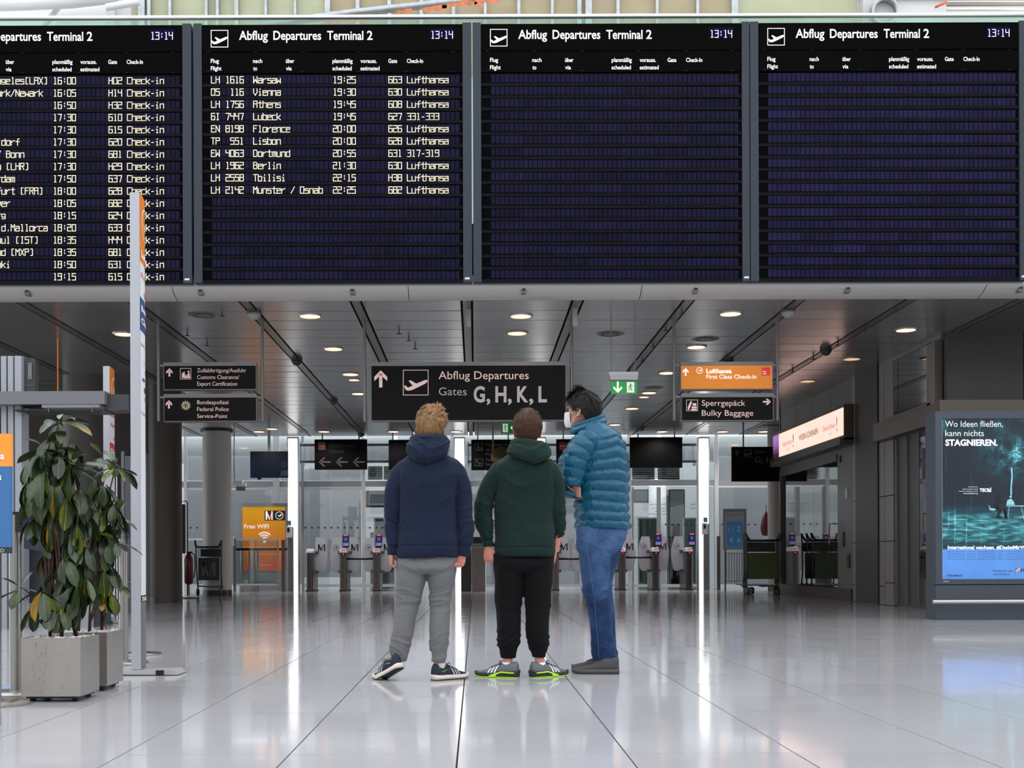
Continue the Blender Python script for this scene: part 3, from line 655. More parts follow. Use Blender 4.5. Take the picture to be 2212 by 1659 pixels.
# ---- columns
def column(name, x0, x1, D, yt, lab, m, cap=None):
    c = P((x0 + x1) / 2, 1240, D).x; r = (x1 - x0) / 2 * D / F
    root = thing(name, lab, 'column', (c, D, 0))
    MB().lathe([(r, 0), (r, ZC + .05)], (c, D, 0), 36).build('shaft', m, root, 'auto')
    MB().lathe([(r * 1.02, .0), (r * 1.02, .12), (r, .125)], (c, D, 0), 36).build('base_ring', mat('base_ring', (58, 54, 50), .4), root, 'auto')
    if cap: 
        MB().lathe([(r * 1.13, 0), (r * 1.13, .07)], (c, D, P(0, cap, D).z), 36).build('collar', mat('collar_dark', (50, 50, 50), .5), root, 'auto')
        MB().box(c - r * 2.0, c + r * 2.0, D - r * 1.2, D + r * 1.2, ZC - .012, ZC).build('ceiling_plate', mat('plate_dark', (66, 65, 64), .4, .4), root)
    return root
column('round_column', 439, 500, 26.2, 920, 'grey round column behind the small luggage cart', mat('column_grey', (205, 202, 198), .45), 935)
column('round_column', 1659, 1696, 28.4, 920, 'pale round column at the right behind the stacked luggage carts', mat('column_pale', (150, 145, 140), .45), 921)
column('dark_column', 322, 393, 21.6, 900, 'thick dark brown round column left of the small luggage cart', mat('column_brown', (66, 58, 52), .5), None)
column('upper_left_column', 139, 226, 20.5, 780, 'large dim round column behind the short totem', mat('column_dim', (92, 88, 85), .5), None)

# ---- free wifi poster and glass gate
pw_ = thing('wifi_poster', 'orange Free WIFI poster board left of the light column', 'poster', (P(570, 1260, 30.6).x, 30.6, 0))
bpxf(MB(), 517, 622, 1087, 30.63, .12).build('board', mat('poster_frame', (168, 172, 178), .4, .3), pw_)
def grad(name, c0, c1, z0, z1, emit):
    m = bpy.data.materials.new(name); m.use_nodes = True; nt = m.node_tree; b = nt.nodes['Principled BSDF']
    g = nt.nodes.new('ShaderNodeNewGeometry'); s = nt.nodes.new('ShaderNodeSeparateXYZ'); r = nt.nodes.new('ShaderNodeMapRange'); mx = nt.nodes.new('ShaderNodeMix'); mx.data_type = 'RGBA'
    nt.links.new(g.outputs['Position'], s.inputs[0]); nt.links.new(s.outputs['Z'], r.inputs[0]); r.inputs[1].default_value = z0; r.inputs[2].default_value = z1
    nt.links.new(r.outputs[0], mx.inputs[0]); mx.inputs[6].default_value = lin(c0) + (1,); mx.inputs[7].default_value = lin(c1) + (1,)
    nt.links.new(mx.outputs[2], b.inputs['Base Color']); nt.links.new(mx.outputs[2], b.inputs['Emission Color']); b.inputs['Emission Strength'].default_value = emit; b.inputs['Roughness'].default_value = .4
    return m
z0, z1 = P(0, 1233, 30.6).z, P(0, 1095, 30.6).z
bpx(MB(), 524, 616, 1095, 1233, 30.61, .02).build('print', grad('orange_gradient', (228, 88, 48), (226, 168, 28), z0, z1, .22), pw_)
f = front(30.605); WL = mat('white_print', (245, 240, 235), .5, emit=.4)
bpx(MB(), 571.5, 616, 1103, 1124, 30.603, .006).build('logo_panel', mat('logo_black', (44, 40, 30), .5), pw_)
Sheet(f).line([(575.5, 1121), (575.5, 1106)], 3.4).line([(576, 1106), (582, 1121)], 3).line([(587.5, 1121), (587.5, 1106)], 3.4).build('logo_letter', WL, pw_)
Sheet(f).line([(582, 1120), (587, 1108)], 2).build('logo_letter_stroke', mat('salmon', (240, 140, 100), .5, emit=.4), pw_)
bird_icon(Sheet(f, t=.006), 603.5, 1113.5, 8.6, 1.3).build('bird_emblem', WL, pw_)
Sheet(f).text('Free', 527.5, 551.5, 1141.5, 9.5, .015).text('WIFI', 555.5, 580.5, 1141.5, 9.5, .015).build('headline', WL, pw_)
sh = Sheet(f)
for r_, w_ in ((17.5, 3.2), (12, 3), (6.8, 3)): sh.ring(571.5, 1166, r_, w_, 16, -2.42, -.72)
sh.disc(571.5, 1170, 3.2, 14); sh.build('wifi_symbol', WL, pw_)
Sheet(f).text('Surfen Sie mit Ihrem Laptop oder Handy', 528, 612, 1183, 3).text('kostenlos im Internet', 538, 600, 1198, 3).text('munich-airport.de/wifi', 546, 586, 1222, 3).build('small_print', mat('print_peach', (245, 190, 160), .5, emit=.4), pw_)
gg = thing('glass_gate', 'low glass swing gate in a pale metal frame before the free wifi poster', 'gate', (P(555, 1270, 29.3).x, 29.3, 0))
bpxf(MB(), 504, 509, 1163, 29.3, .06).build('post', STEEL, gg); bpxf(MB(), 608, 615, 1166, 29.3, .07).build('post', STEELD, gg)
bpx(MB(), 506, 602, 1163.5, 1167.5, 29.3, .05).build('top_rail', MF, gg); bpx(MB(), 506, 602, 1261, 1265, 29.3, .05).build('bottom_rail', MF, gg)
bpx(MB(), 598, 602, 1167, 1262, 29.3, .05).build('side_rail', MG, gg); bpx(MB(), 509, 598, 1167.5, 1261, 29.32, .012).build('pane', glass('gate_glass', (225, 235, 235), .03), gg)
bpx(MB(), 505, 620, 1184, 1189, 29.36, .03).build('black_belt', BLACK, gg); bpx(MB(), 501, 505, 1159, 1179, 29.27, .06).build('handle', WHITE, gg)
for i, x in enumerate((523, 537, 545, 551)):
    c = P(x, 1200, 29.75); tag(MB().lathe([(.04, 0), (.04, 1.02), (.035, 1.03)], (c.x, 29.75 + .1 * i, 0), 14).build('steel_post', STEEL, None, True), ('leftmost', 'second from the left', 'third from the left', 'rightmost')[i] + ' of the four thin steel posts behind the low glass gate', 'post', 'steel posts stored behind the glass gate')
# red extinguisher, tall rack, small cart near the dark column
def fire(x, yb, yt, lab):
    D = GD(yb); root = thing('fire_extinguisher', lab, 'fire extinguisher', (P(x, yb, D).x, D, 0)); X = P(x, yb, D).x; k = D / F
    MB().tube([(X, D, .06), (X, D, .30)], .02, 8).build('stand', STEELD, root)
    MB().lathe([(.11, 0), (.17, 0), (.17, .015), (.02, .03)], (X, D, 0), 20).build('foot', BLACK, root)
    zt = P(x, yt, D).z
    MB().lathe([(.05, .28), (.085, .31), (.088, zt - .22), (.06, zt - .14), (.03, zt - .10)], (X, D, 0), 20).build('cylinder', mat('ext_red', (110, 18, 22), .35), root, True)
    MB().box(X - .03, X + .07, D - .02, D + .02, zt - .1, zt - .06).build('valve', BLACK, root)
    MB().tube([(X + .03, D, zt - .08), (X + .12, D, zt - .12), (X + .13, D, zt - .4), (X + .1, D, zt - .6)], .012, 8).build('hose', BLACK, root, True)
fire(408, 1290, 1185, 'dark red fire extinguisher on a stand beside the small luggage cart')
rk = thing('rack', 'tall thin dark rack beside the dark brown column', 'rack', (P(400, 1290, 24.2).x, 24.2, 0))
a, b = P(391, 1200, 24.2).x, P(405, 1200, 24.2).x; zt = P(0, 1084, 24.2).z
MB().tube([(a, 24.2, 0), (a, 24.2, zt), (b - .02, 24.2, zt), (b, 24.2, zt - .03), (b, 24.2, .05)], .013, 8).build('bent_frame', BLACK, rk, True)
MB().bbox(a + .02, b - .04, 24.19, 24.22, .9, zt - .06, .02).build('panel', BLACK, rk)

def cart(x0, x1, yt, yb, lab, panel, sign=None, n=1, red=None):
    D = GD(yb); c = P((x0 + x1) / 2, yb, D).x; w = (x1 - x0) / 2 * D / F; H = P(0, yt, D).z
    root = thing('luggage_cart', lab, 'luggage cart', (c, D, 0))
    FRM = mat('cart_frame', (88, 88, 86), .35, .7)
    for s in (-1, 1):
        MB().tube([(c + s * w * .86, D + .1, .16), (c + s * w * .86, D, .5), (c + s * w * .9, D - .03, H - .16), (c + s * w * .95, D - .05, H - .02)], .017, 8).build('side_post', FRM, root, True)
        MB().tube([(c + s * w * .95, D - .04, H - .02), (c + s * w * .88, D - .1, H - .1), (c + s * w * .78, D - .12, H - .16)], .022, 8).build('grip_horn', BLACK, root, True)
        MB().lathe([(.0, -.02), (.075, -.02), (.085, 0), (.075, .02), (0, .02)], (c + s * w * .8, D + .02, .085), 16, 'x').build('wheel', BLACK, root, True)
        MB().tube([(c + s * w * .8, D + .02, .09), (c + s * w * .84, D + .06, .26)], .016, 8).build('wheel_fork', FRM, root)
        MB().tube([(c + s * w * .8, D + .08, .22), (c + s * w * .5, D + .9, .17)], .016, 8).build('chassis_rail', FRM, root)
    MB().tube([(c - w * .8, D - .12, H - .16), (c + w * .8, D - .12, H - .16)], .018, 8).build('push_bar', BLACK, root, True)
    MB().lathe([(.0, -.02), (.07, -.02), (.08, 0), (.07, .02), (0, .02)], (c, D + .95, .08), 16, 'x').build('front_wheel', BLACK, root, True)
    MB().box(c - w * .8, c + w * .8, D + .1, D + .95, .20, .22).build('platform', FRM, root)
    wb = MB()
    for k in range(9):
        x = c - w * .72 + k * w * .18; wb.box(x - .004, x + .004, D - .005, D + .005, H * .70, H - .18)
    for k in range(5):
        z = H * .70 + k * (H * .30 - .18) / 4; wb.box(c - w * .74, c + w * .74, D - .006, D + .004, z - .004, z + .004)
    wb.box(c - w * .74, c + w * .74, D + .20, D + .21, H * .70, H - .2)
    wb.build('wire_basket', mat('basket_dark', (62, 60, 58), .5, .4), root)
    p = MB().box(c - w * .74, c + w * .74, D - .02, D, .34, H * .68).build('advert_panel', panel, root); p['_loc'] = root['_loc']
    if sign:
        fnn = lambda a, b: Vector((c + a, D - .02, (.34 + H * .68) / 2 - b)); s2 = mat('cart_letter', (104, 104, 104), .5)
        Sheet(fnn).line([(-.12, .13), (-.12, -.13)], .055).line([(-.115, -.11), (-.02, .11)], .05).line([(.12, .13), (.12, -.13)], .05).build('panel_letter', s2, p)
        Sheet(fnn).line([(.03, .10), (.09, -.11)], .035).build('letter_stroke', mat('cart_rose', (120, 82, 74), .5), p)
    return root
cart(421, 482, 1167, 1286, 'small luggage cart with dark letter panel in front of the round grey column', mat('cart_black', (34, 36, 36), .4), True)
LGN = mat('cart_green', (62, 78, 30), .5)
ct = cart(1608, 1690, 1156, 1289, 'stack of luggage carts with green panel beside the shop window', LGN)
L0 = Vector(ct['_loc'])
for k in (1, 2):
    dup(ct, (L0.x + .03 * k, L0.y + .26 * k, 0), {1: 'second nested luggage cart pushed into the green-panelled one', 2: 'third nested luggage cart at the rear of the stack with the green panel'}[k], 'nested luggage carts')
# notice board 'we care'
nb = thing('notice_board', 'grey framed hygiene notice board with blue pictogram panel', 'notice board', (P(1588, 1270, 28.8).x, 28.8, 0))
bpx(MB(), 1562, 1612.5, 1099, 1187, 28.8, .06).build('frame', mat('nb_frame', (150, 152, 154), .4, .3), nb)
bpx(MB(), 1567, 1607, 1106, 1183, 28.79, .01).build('sheet', mat('nb_sheet', (176, 178, 182), .5), nb)
bpx(MB(), 1569.5, 1605, 1127, 1181, 28.783, .008).build('blue_panel', mat('nb_blue', (58, 118, 172), .5, emit=.15), nb)
f = front(28.783); sh = Sheet(f)
for x in (1575, 1584): sh.disc(x, 1138, 1.3, 10).line([(x, 1139), (x, 1148)], 2.4)
sh.disc(1596, 1139, 3, 14).poly([(1592, 1148), (1593, 1143), (1599, 1143), (1600, 1148)])
sh.poly([(1576, 1171), (1578, 1160), (1582, 1160), (1583, 1168), (1580, 1172)]).poly([(1592, 1171), (1593, 1164), (1598, 1162), (1600, 1170)])
sh.build('pictograms', mat('nb_pale', (185, 205, 222), .5), nb)
Sheet(front(28.79)).text('We care', 1570, 1586, 1114.5, 3.6).ring(1594.5, 1111.5, 2.2, .6).text('M', 1600, 1604, 1113.5, 3.6).build('headline', mat('nb_dark', (90, 92, 96), .5), nb)
for x in (1567, 1607): bpxf(MB(), x - 1.5, x + 1.5, 1187, 28.82, .03).build('leg', STEELD, nb)
cbm = mat('rail_fence', (150, 152, 152), .4, .5)
bf = thing('barrier_fence', 'low steel bar fence under the hygiene notice board', 'fence', (P(1588, 1270, 29.6).x, 29.6, 0))
for y in (1195, 1256): bpx(MB(), 1564, 1612, y - 1, y + 1, 29.6, .03).build('rail', cbm, bf)
for k in range(8): bpx(MB(), 1568 + 5.6 * k, 1570.4 + 5.6 * k, 1196, 1256, 29.6, .02).build('bar', cbm, bf)
for x in (1565, 1610): bpxf(MB(), x, x + 2.5, 1160, 29.58, .04).build('post', cbm, bf)
tag(bpxf(MB(), 1549, 1556, 1158, 29.5, .08).build('steel_post', STEELD, None), 'square steel post between light column and hygiene notice board', 'post')
tag(MB().lathe([(.0, 0), (.10, .02), (.14, .18), (.10, .42), (.03, .56), (.008, .6), (.008, .75)], tuple(P(1655, 1158, 28.7)), 16).build('red_bag', mat('bag_red', (96, 20, 24), .6), None, True), 'dark red bag hanging beside the pale round column', 'bag')
# small ceiling-lamp and sign hung left of the tv
es = thing('grey_sign_box', 'small pale sign box hanging beside the round grey column', 'sign', tuple(P(520, 1060, 29.0)))
bpx(MB(), 503, 524, 1038, 1047, 29.0, .1).build('lamp_housing', WHITE, es); bpx(MB(), 509, 531, 1042, 1050, 29.05, .08).build('bracket', MF, es); bpx(MB(), 510, 530, 1051, 1060, 29.05, .03).build('plate', GREYP, es); q_ = P(506, 1038, 29.05); MB().box(q_.x - .01, q_.x + .01, 29.04, 29.06, q_.z, ZC + .02).build('hanger_rod', GREYP, es)
# ---------------------------------------------------------------- right side wall (runs away from the hall at RX)
RX = 6.55
WP = mat('wall_panel_metal', (112, 108, 106), .38, .35, objvar=.03)
WPD = mat('wall_dark', (46, 44, 43), .45)
WPL = mat('wall_light_strip', (140, 136, 132), .4, .3)
def RD(px, X=RX): return X * F / (px - VX)
def RZ(py, D): return CH + (VY - py) * D / F
rw = struct('wall_right', MB().box(RX + .9, RX + 1.1, 16.8, 25.9, 0, ZC + .05), WPD)
def rbox(y0, y1, z0, z1, x0=RX, x1=RX + .1): return MB().box(x0, x1, min(y0, y1), max(y0, y1), z0, z1)
MB().box(RX, RX + 6, 25.85, 25.9, 0, ZC + .05).build('end_panel', WP, rw)
# upper band above the shop, in panels
ys = [RD(x) for x in (1850, 1797, 1757, 1720, 1688)]
for a, b in zip(ys, ys[1:]): rbox(a + .008, b - .008, 2.62, ZC + .02).build('wall_panel', WP, rw)
# pillar
struct('trim_3', MB().box(RX - .03, RX + .5, RD(1900), RD(1852), 0, ZC + .05), mat('pillar_dark', (48, 46, 46), .4))
for y0, y1 in ((RD(1852), RD(1843)), (RD(1912), RD(1901))):
    zs = [0, .30, 1.02, 1.74, 2.62, ZC + .02]
    for z0, z1 in zip(zs, zs[1:]): rbox(y0 + .003, y1 - .003, z0 + .006, z1 - .006, RX - .01).build('wall_panel', WPL, rw)
for y0, y1 in ((RD(1931), RD(1912)),):
    zs = [0, .36, 1.02, 1.74, 2.62, ZC + .02]
    for z0, z1 in zip(zs, zs[1:]): rbox(y0 + .003, y1 - .003, z0 + .006, z1 - .006, RX - .005).build('wall_panel', WPL, rw)
# shop window: maroon plinth, mirror-like panes, header
d1 = struct('window_2', rbox(25.7, RD(1843), 0, .22, RX - .04), mat('plinth_maroon', (58, 34, 36), .35))
SG = mat('shop_glass', (30, 34, 36), .03, 0, spec=1.0, coat=1.0)
ye = [RD(x) for x in (1810, 1782, 1757, 1735, 1714, 1697)]
for a, b in zip(ye, ye[1:]):
    o = rbox(a + .004, b - .004, .23, 2.52, RX + .01, RX + .03).build('glass_pane', SG, d1); o.rotation_euler = (0, 0, 0)
rbox(25.75, RD(1810), 2.52, 2.64, RX - .03).build('header', mat('header_grey', (98, 96, 94), .4, .3), d1)
dd = struct('door_1', rbox(RD(1842.5), RD(1811), .22, 2.62, RX - .01), WP)
for pz, py_ in (((1815, 987), (1819, 1003)), ((1822, 1152), (1826, 1184)), ((1833, 1200), (1838, 1230))):
    D = RD(pz[0]); rbox(RD(py_[0]), RD(pz[0]), RZ(py_[1], D), RZ(pz[1], D), RX - .03, RX).build('lock_plate', mat('plate_blk', (28, 28, 28), .4), dd)
D = RD(1832); rbox(RD(1834), RD(1830), RZ(1080, D), RZ(1058, D), RX - .03, RX).build('push_plate', STEEL, dd)
D = RD(1806); hx = RX - .12
MB().tube([(RX, D, RZ(1134, D)), (hx, D, RZ(1134, D)), (hx, D, RZ(1179, D)), (RX, D, RZ(1179, D))], .014, 8).build('pull_handle', STEELD, dd)
# glowing shop sign
sg = thing('light_box_sign', 'glowing pink shop light box along the dark right wall', 'sign', (RX - .1, 23.2, 2.85))
ya, yb, ym = RD(1822, 6.36), RD(1684, 6.36), RD(1739, 6.36)
MB().box(6.37, RX, ya - .02, yb + .55, 2.80, 3.42).build('housing', mat('bronze', (92, 82, 68), .35, .6), sg)
MB().box(6.30, RX, ya - .02, yb + .55, 2.72, 2.84).build('bottom_ledge', mat('ledge', (84, 80, 76), .35, .6), sg)
PK = mat('sign_glow', (250, 205, 190), .5, emit=1.15, var=.06, vscale=1.2)
for a, b in ((ya, ym - .01), (ym + .01, yb)): MB().box(6.355, 6.37, a, b, 2.885, 3.36).build('lit_panel', PK, sg)
MB().box(6.355, 6.37, yb + .01, yb + .5, 2.885, 3.36).build('lit_panel', grad('skyline_glow', (60, 20, 50), (160, 110, 190), 2.95, 3.25, .8), sg)
def sidef(X): return lambda px, z: Vector((X, RD(px, X), 3.36 - z * .475))
def stext(txt, p0, p1, zb, cap, name, m, bold=0.0):
    vs, fs = tgeo(txt, bold); a = min(v[0] for v in vs); b = max(v[0] for v in vs); y0, y1 = RD(p0, 6.355), RD(p1, 6.355)
    mb = MB(); mb.add([Vector((6.352, y0 + (x - a) / (b - a) * (y1 - y0), 3.36 - .475 * zb + y * cap * .475 / .729)) for x, y in vs], fs); return mb.build(name, m, sg, fix=False)
RDM = mat('letter_pinkred', (205, 70, 84), .5, emit=.3); DKM = mat('letter_dark', (74, 60, 60), .5)
stext('Deutsches Museum', 1779, 1805, .62, .22, 'museum_lettering', RDM); stext('Deutsches Museum', 1692, 1712, .62, .22, 'museum_lettering', RDM)
stext('WISSEN SCHENKEN', 1727, 1768, .62, .24, 'shop_lettering', DKM, .01)
for p in (1714, 1808): stext('!', p, p + 1.6, .78, .55, 'stroke_mark', DKM)
for p in (1700, 1792): stext('3.7', p, p + 5, .86, .1, 'small_lettering', DKM)
# door bay nearest the hall
struct('door_2', rbox(RD(1935), RD(2011), 0, 2.62, RX + .02), mat('door_grey', (86, 84, 83), .4, .3))
db = bpy.data.objects['door_2']
for x in (1935, 1957, 1983): rbox(RD(x) - .02, RD(x + 3), .05, 2.60, RX - .01, RX + .02).build('door_stile', WP, db)
rbox(RD(1987), RD(2008), .45, 2.52, RX + .0, RX + .02).build('glass_pane', SG, db)
rbox(RD(1987), RD(2008), .83, .87, RX - .02, RX + .02).build('mid_rail', mat('plate_blk', (28, 28, 28)), db)
D = RD(2009); MB().tube([(RX, D, RZ(1113, D)), (RX - .1, D, RZ(1113, D)), (RX - .1, D, RZ(1174, D)), (RX, D, RZ(1174, D))], .016, 8).build('pull_handle', STEELD, db)
rbox(RD(1993), RD(2008), 1.9, 2.35, RX - .004, RX).build('door_notice', mat('plate_blk', (28, 28, 28)), db)
# bronze lintel and upper glazing
struct('trim_4', rbox(RD(1908), 16.75, 2.62, 2.90, RX - .16, RX + .05), mat('bronze_lintel', (104, 96, 88), .35, .5))
w3 = struct('window_3', rbox(RD(1915), RD(2012), 2.90, 2.98, RX - .01), WP)
for a, b in ((1916, 1941), (1941, 2004)): rbox(RD(a) - .01, RD(b) + .01, 2.98, ZC - .06, RX, RX + .02).build('glass_pane', SG, w3)
rbox(RD(1912), RD(2035), ZC - .06, ZC + .02, RX - .01).build('head_rail', WPL, w3)
rbox(RD(2004), RD(2022), 2.9, ZC - .05, RX - .01).build('corner_panel', WPL, w3)
# return wall facing the hall
rt = struct('wall_return_right', MB().box(RX + .05, 15, 16.75, 16.95, 0, ZC + .05), WPD)
for a, b in ((RX + .0, RX + 1.06), (RX + 1.07, RX + 2.6), (RX + 2.61, 10.8), (10.82, 13)): MB().box(a, b, 16.70, 16.75, 2.93, ZC + .02).build('wall_panel', mat('ret_panel', (66, 65, 64), .4, .3), rt)
MB().box(RX - .16, 13, 16.55, 16.75, 2.66, 2.92).build('lintel', mat('bronze_lintel', (104, 96, 88), .35, .5), rt)
MB().box(RX + .05, 13, 16.66, 16.74, 0, 2.6).build('lower_panel', mat('ret_low', (70, 68, 67), .4, .3), rt)

# ---------------------------------------------------------------- backlit advertising box
pb = thing('advertising_light_box', 'large backlit advertising box with teal picture and blue text strip', 'advertising display', (7.0, 14.5, 0))
XA = P(2021.5, 1200, 14.4).x; PX = lambda x: P(x, 1200, 14.4).x; PZ = lambda y: P(2120, y, 14.4).z
XB = PX(2480); FRB = mat('box_bluegrey', (62, 70, 80), .4)
MB().box(XA, XB, 14.46, 14.72, 0, PZ(888)).build('body', FRB, pb)
MB().box(XA - .0, PX(2036), 14.40, 14.46, PZ(1262), PZ(888)).build('frame_side', FRB, pb)
MB().box(PX(2466), XB, 14.40, 14.46, PZ(1262), PZ(888)).build('frame_side', FRB, pb)
MB().box(PX(2036), PX(2466), 14.40, 14.46, PZ(904), PZ(888)).build('frame_top', FRB, pb)
MB().box(PX(2036), PX(2466), 14.40, 14.46, PZ(1262), PZ(1251)).build('frame_bottom', FRB, pb)
MB().box(XA, XB, 14.405, 14.46, 0, PZ(1264)).build('base_panel', FRB, pb)
rl = PZ(1299); MB().tube([(PX(2006), 14.28, rl), (XB + .1, 14.28, rl)], .024, 14).build('guard_rail', mat('rail_satin', (190, 186, 182), .3, .8), pb, 'auto')
for x in (2030, 2300, 2460): MB().tube([(PX(x), 14.28, rl), (PX(x), 14.41, rl)], .012, 8).build('rail_bracket', STEEL, pb)
def teal_art():
    m = bpy.data.materials.new('advert_picture'); m.use_nodes = True; nt = m.node_tree; n = nt.nodes; L = nt.links; b = n['Principled BSDF']; b.inputs['Roughness'].default_value = .12
    g = n.new('ShaderNodeNewGeometry'); s = n.new('ShaderNodeSeparateXYZ'); L.new(g.outputs['Position'], s.inputs[0])
    def noise_(sc, st, det=8, dis=0.0):
        mp = n.new('ShaderNodeMapping'); mp.inputs['Scale'].default_value = st; L.new(g.outputs['Position'], mp.inputs[0]); t = n.new('ShaderNodeTexNoise'); t.inputs['Scale'].default_value = sc; t.inputs['Detail'].default_value = det; t.inputs['Distortion'].default_value = dis; L.new(mp.outputs[0], t.inputs['Vector']); return t.outputs['Fac']
    def math_(op, a, c, cl=False):
        k = n.new('ShaderNodeMath'); k.operation = op; k.use_clamp = cl
        for i, v in enumerate((a, c)):
            if hasattr(v, 'default_value') or hasattr(v, 'links'): L.new(v, k.inputs[i])
            else: k.inputs[i].default_value = v
        return k.outputs[0]
    def rng(v, a, c, d=0, e=1):
        r = n.new('ShaderNodeMapRange'); r.interpolation_type = 'SMOOTHSTEP'; L.new(v, r.inputs[0]); r.inputs[1].default_value = a; r.inputs[2].default_value = c; r.inputs[3].default_value = d; r.inputs[4].default_value = e; return r.outputs[0]
    x, z = s.outputs['X'], s.outputs['Z']
    # spray cloud around (cx, cz)
    cx, cz = PX(2200), PZ(985)
    dx = math_('MULTIPLY', math_('SUBTRACT', x, cx), 1.0); dz = math_('MULTIPLY', math_('SUBTRACT', z, cz), 1.6)
    r2 = math_('SQRT', math_('ADD', math_('MULTIPLY', dx, dx), math_('MULTIPLY', dz, dz)), 0)
    cloud = math_('MULTIPLY', rng(r2, .62, .0), math_('MULTIPLY', rng(noise_(7, (1, 1, 1.2), 10, .4), .34, .7), rng(noise_(60, (1, 1, 1), 4), .3, .75, .45, 1.15)))
    wfade = math_('MULTIPLY', rng(z, PZ(1086), PZ(1125)), rng(z, PZ(1190), PZ(1150), .25, 1))
    water = math_('MULTIPLY', wfade, rng(noise_(5, (1.2, 1, 6), 10, .5), .36, .72))
    floorw = math_('MULTIPLY', wfade, .26)
    streak = math_('MULTIPLY', rng(noise_(10, (3, 1, .12), 3), .58, .72), .22)
    upper = math_('MULTIPLY', rng(z, PZ(960), PZ(905)), math_('MULTIPLY', rng(noise_(4, (1, 1, 1)), .4, .7), .5))
    tot = math_('ADD', math_('ADD', cloud, math_('MULTIPLY', water, .5)), math_('ADD', math_('ADD', streak, upper), floorw), True)
    cr = n.new('ShaderNodeValToRGB'); e = cr.color_ramp; e.elements[0].color = lin((27, 36, 45)) + (1,); e.elements[1].color = lin((205, 236, 240)) + (1,)
    for p, c in ((.25, (30, 66, 76)), (.5, (52, 118, 124)), (.75, (96, 170, 180))):
        q = e.elements.new(p); q.color = lin(c) + (1,)
    L.new(tot, cr.inputs[0]); L.new(cr.outputs[0], b.inputs['Base Color']); L.new(cr.outputs[0], b.inputs['Emission Color']); b.inputs['Emission Strength'].default_value = .45
    return m
MB().box(PX(2037), PX(2466), 14.42, 14.45, PZ(1186), PZ(904)).build('picture', teal_art(), pb)
MB().box(PX(2037), PX(2466), 14.42, 14.45, PZ(1251), PZ(1186)).build('blue_strip', mat('strip_blue', (84, 136, 205), .2, emit=.35, var=.12, vscale=3), pb)
MB().box(PX(2036), PX(2037.2), 14.415, 14.45, PZ(1252), PZ(906)).build('light_edge', mat('edge_lit', (240, 242, 244), .5, emit=.7), pb)
f = front(14.42); AW = mat('advert_white', (232, 236, 236), .4, emit=.5)
Sheet(f).text('Wo Ideen fließen,', 2041.5, 2166, 922, 13.5, -.006).text('kann nichts', 2042, 2125, 942, 13.5, -.006).text('STAGNIEREN.', 2042, 2155, 962.5, 13.5, .035).build('headline', AW, pb)
Sheet(f).text('International wachsen. #DasIstMirWichtig', 2047, 2240, 1186, 7.6, .03).build('slogan', AW, pb)
Sheet(f).text('TECE', 2116, 2137, 1062, 7, .04).line([(2140, 1054), (2140, 1062)], 1.6).line([(2138, 1058), (2138, 1062)], 1.4).build('company_name', AW, pb)
sh = Sheet(f)
for y, a in ((1052.5, 2091), (1057.5, 2079), (1062, 2071)): sh.text('mmm nnnmm mnm', a, 2112, y, 2.2)
sh.text('Geschäftsführung', 2081, 2112, 1067, 2.6); sh.build('fine_print', AW, pb)
NV = mat('advert_navy', (38, 62, 120), .5)
sh = Sheet(f)
for k in range(4): sh.text('nmunrm nmn mununm nm runmnu mn nmunmn urm nmunrm', 2047, 2330, 1192.8 + 5.2 * k, 2.4)
sh.build('copy_text', NV, pb)['kind'] = 'stuff'
Sheet(f).text('hvb.de/tece', 2047, 2078, 1245, 5, .02).text('Die Bank für alles,', 2145, 2189, 1235, 4.4).text('was wichtig ist.', 2146, 2182, 1242, 4.4).line([(2192, 1226), (2192, 1244)], .5).text('HypoVereinsbank', 2205, 2290, 1235, 7.5, .03).build('bank_text', NV, pb)
Sheet(f).disc(2199, 1231, 4).build('red_dot_logo', mat('logo_red', (206, 60, 50), .4, emit=.4), pb)
Sheet(f, t=.005).line([(2196, 1234), (2202, 1228)], 1.6).build('logo_slash', AW, pb)
FGD = mat('figure_dark', (22, 28, 32), .3, emit=.1); FGW = mat('figure_pale', (120, 176, 184), .3, emit=.6)
sh = Sheet(f); sh.disc(2157.5, 1071, 3.4, 14).poly([(2154, 1075), (2160, 1075), (2163, 1082), (2170, 1087), (2169, 1090), (2160, 1087), (2158, 1098), (2146, 1097), (2149, 1082)]).poly([(2149, 1096), (2160, 1097), (2166, 1103), (2158, 1113), (2166, 1119), (2152, 1119), (2155, 1108)]).line([(2171, 1100), (2172, 1119)], 4).line([(2167, 1098), (2176, 1120)], 3); sh.build('sitting_figure', FGD, pb)
sh = Sheet(f); sh.poly([(2173, 1091), (2176, 1080), (2184, 1077), (2190, 1084), (2192, 1091)]).disc(2183, 1073, 2.6, 12).rect(2174, 1092, 2260, 1094).line([(2180, 1094), (2177, 1121)], 1).line([(2206, 1094), (2211, 1121)], 1).poly([(2135, 1090), (2140, 1098), (2152, 1099), (2147, 1103), (2138, 1102)]).line([(2184, 1068), (2184, 1052), (2186, 1030), (2185, 1012)], 3.2); sh.build('table_scene', FGW, pb)
Sheet(front(14.40)).text('stroer.de', 2037.5, 2049, 1257, 2.2).build('maker_mark', AW, pb)

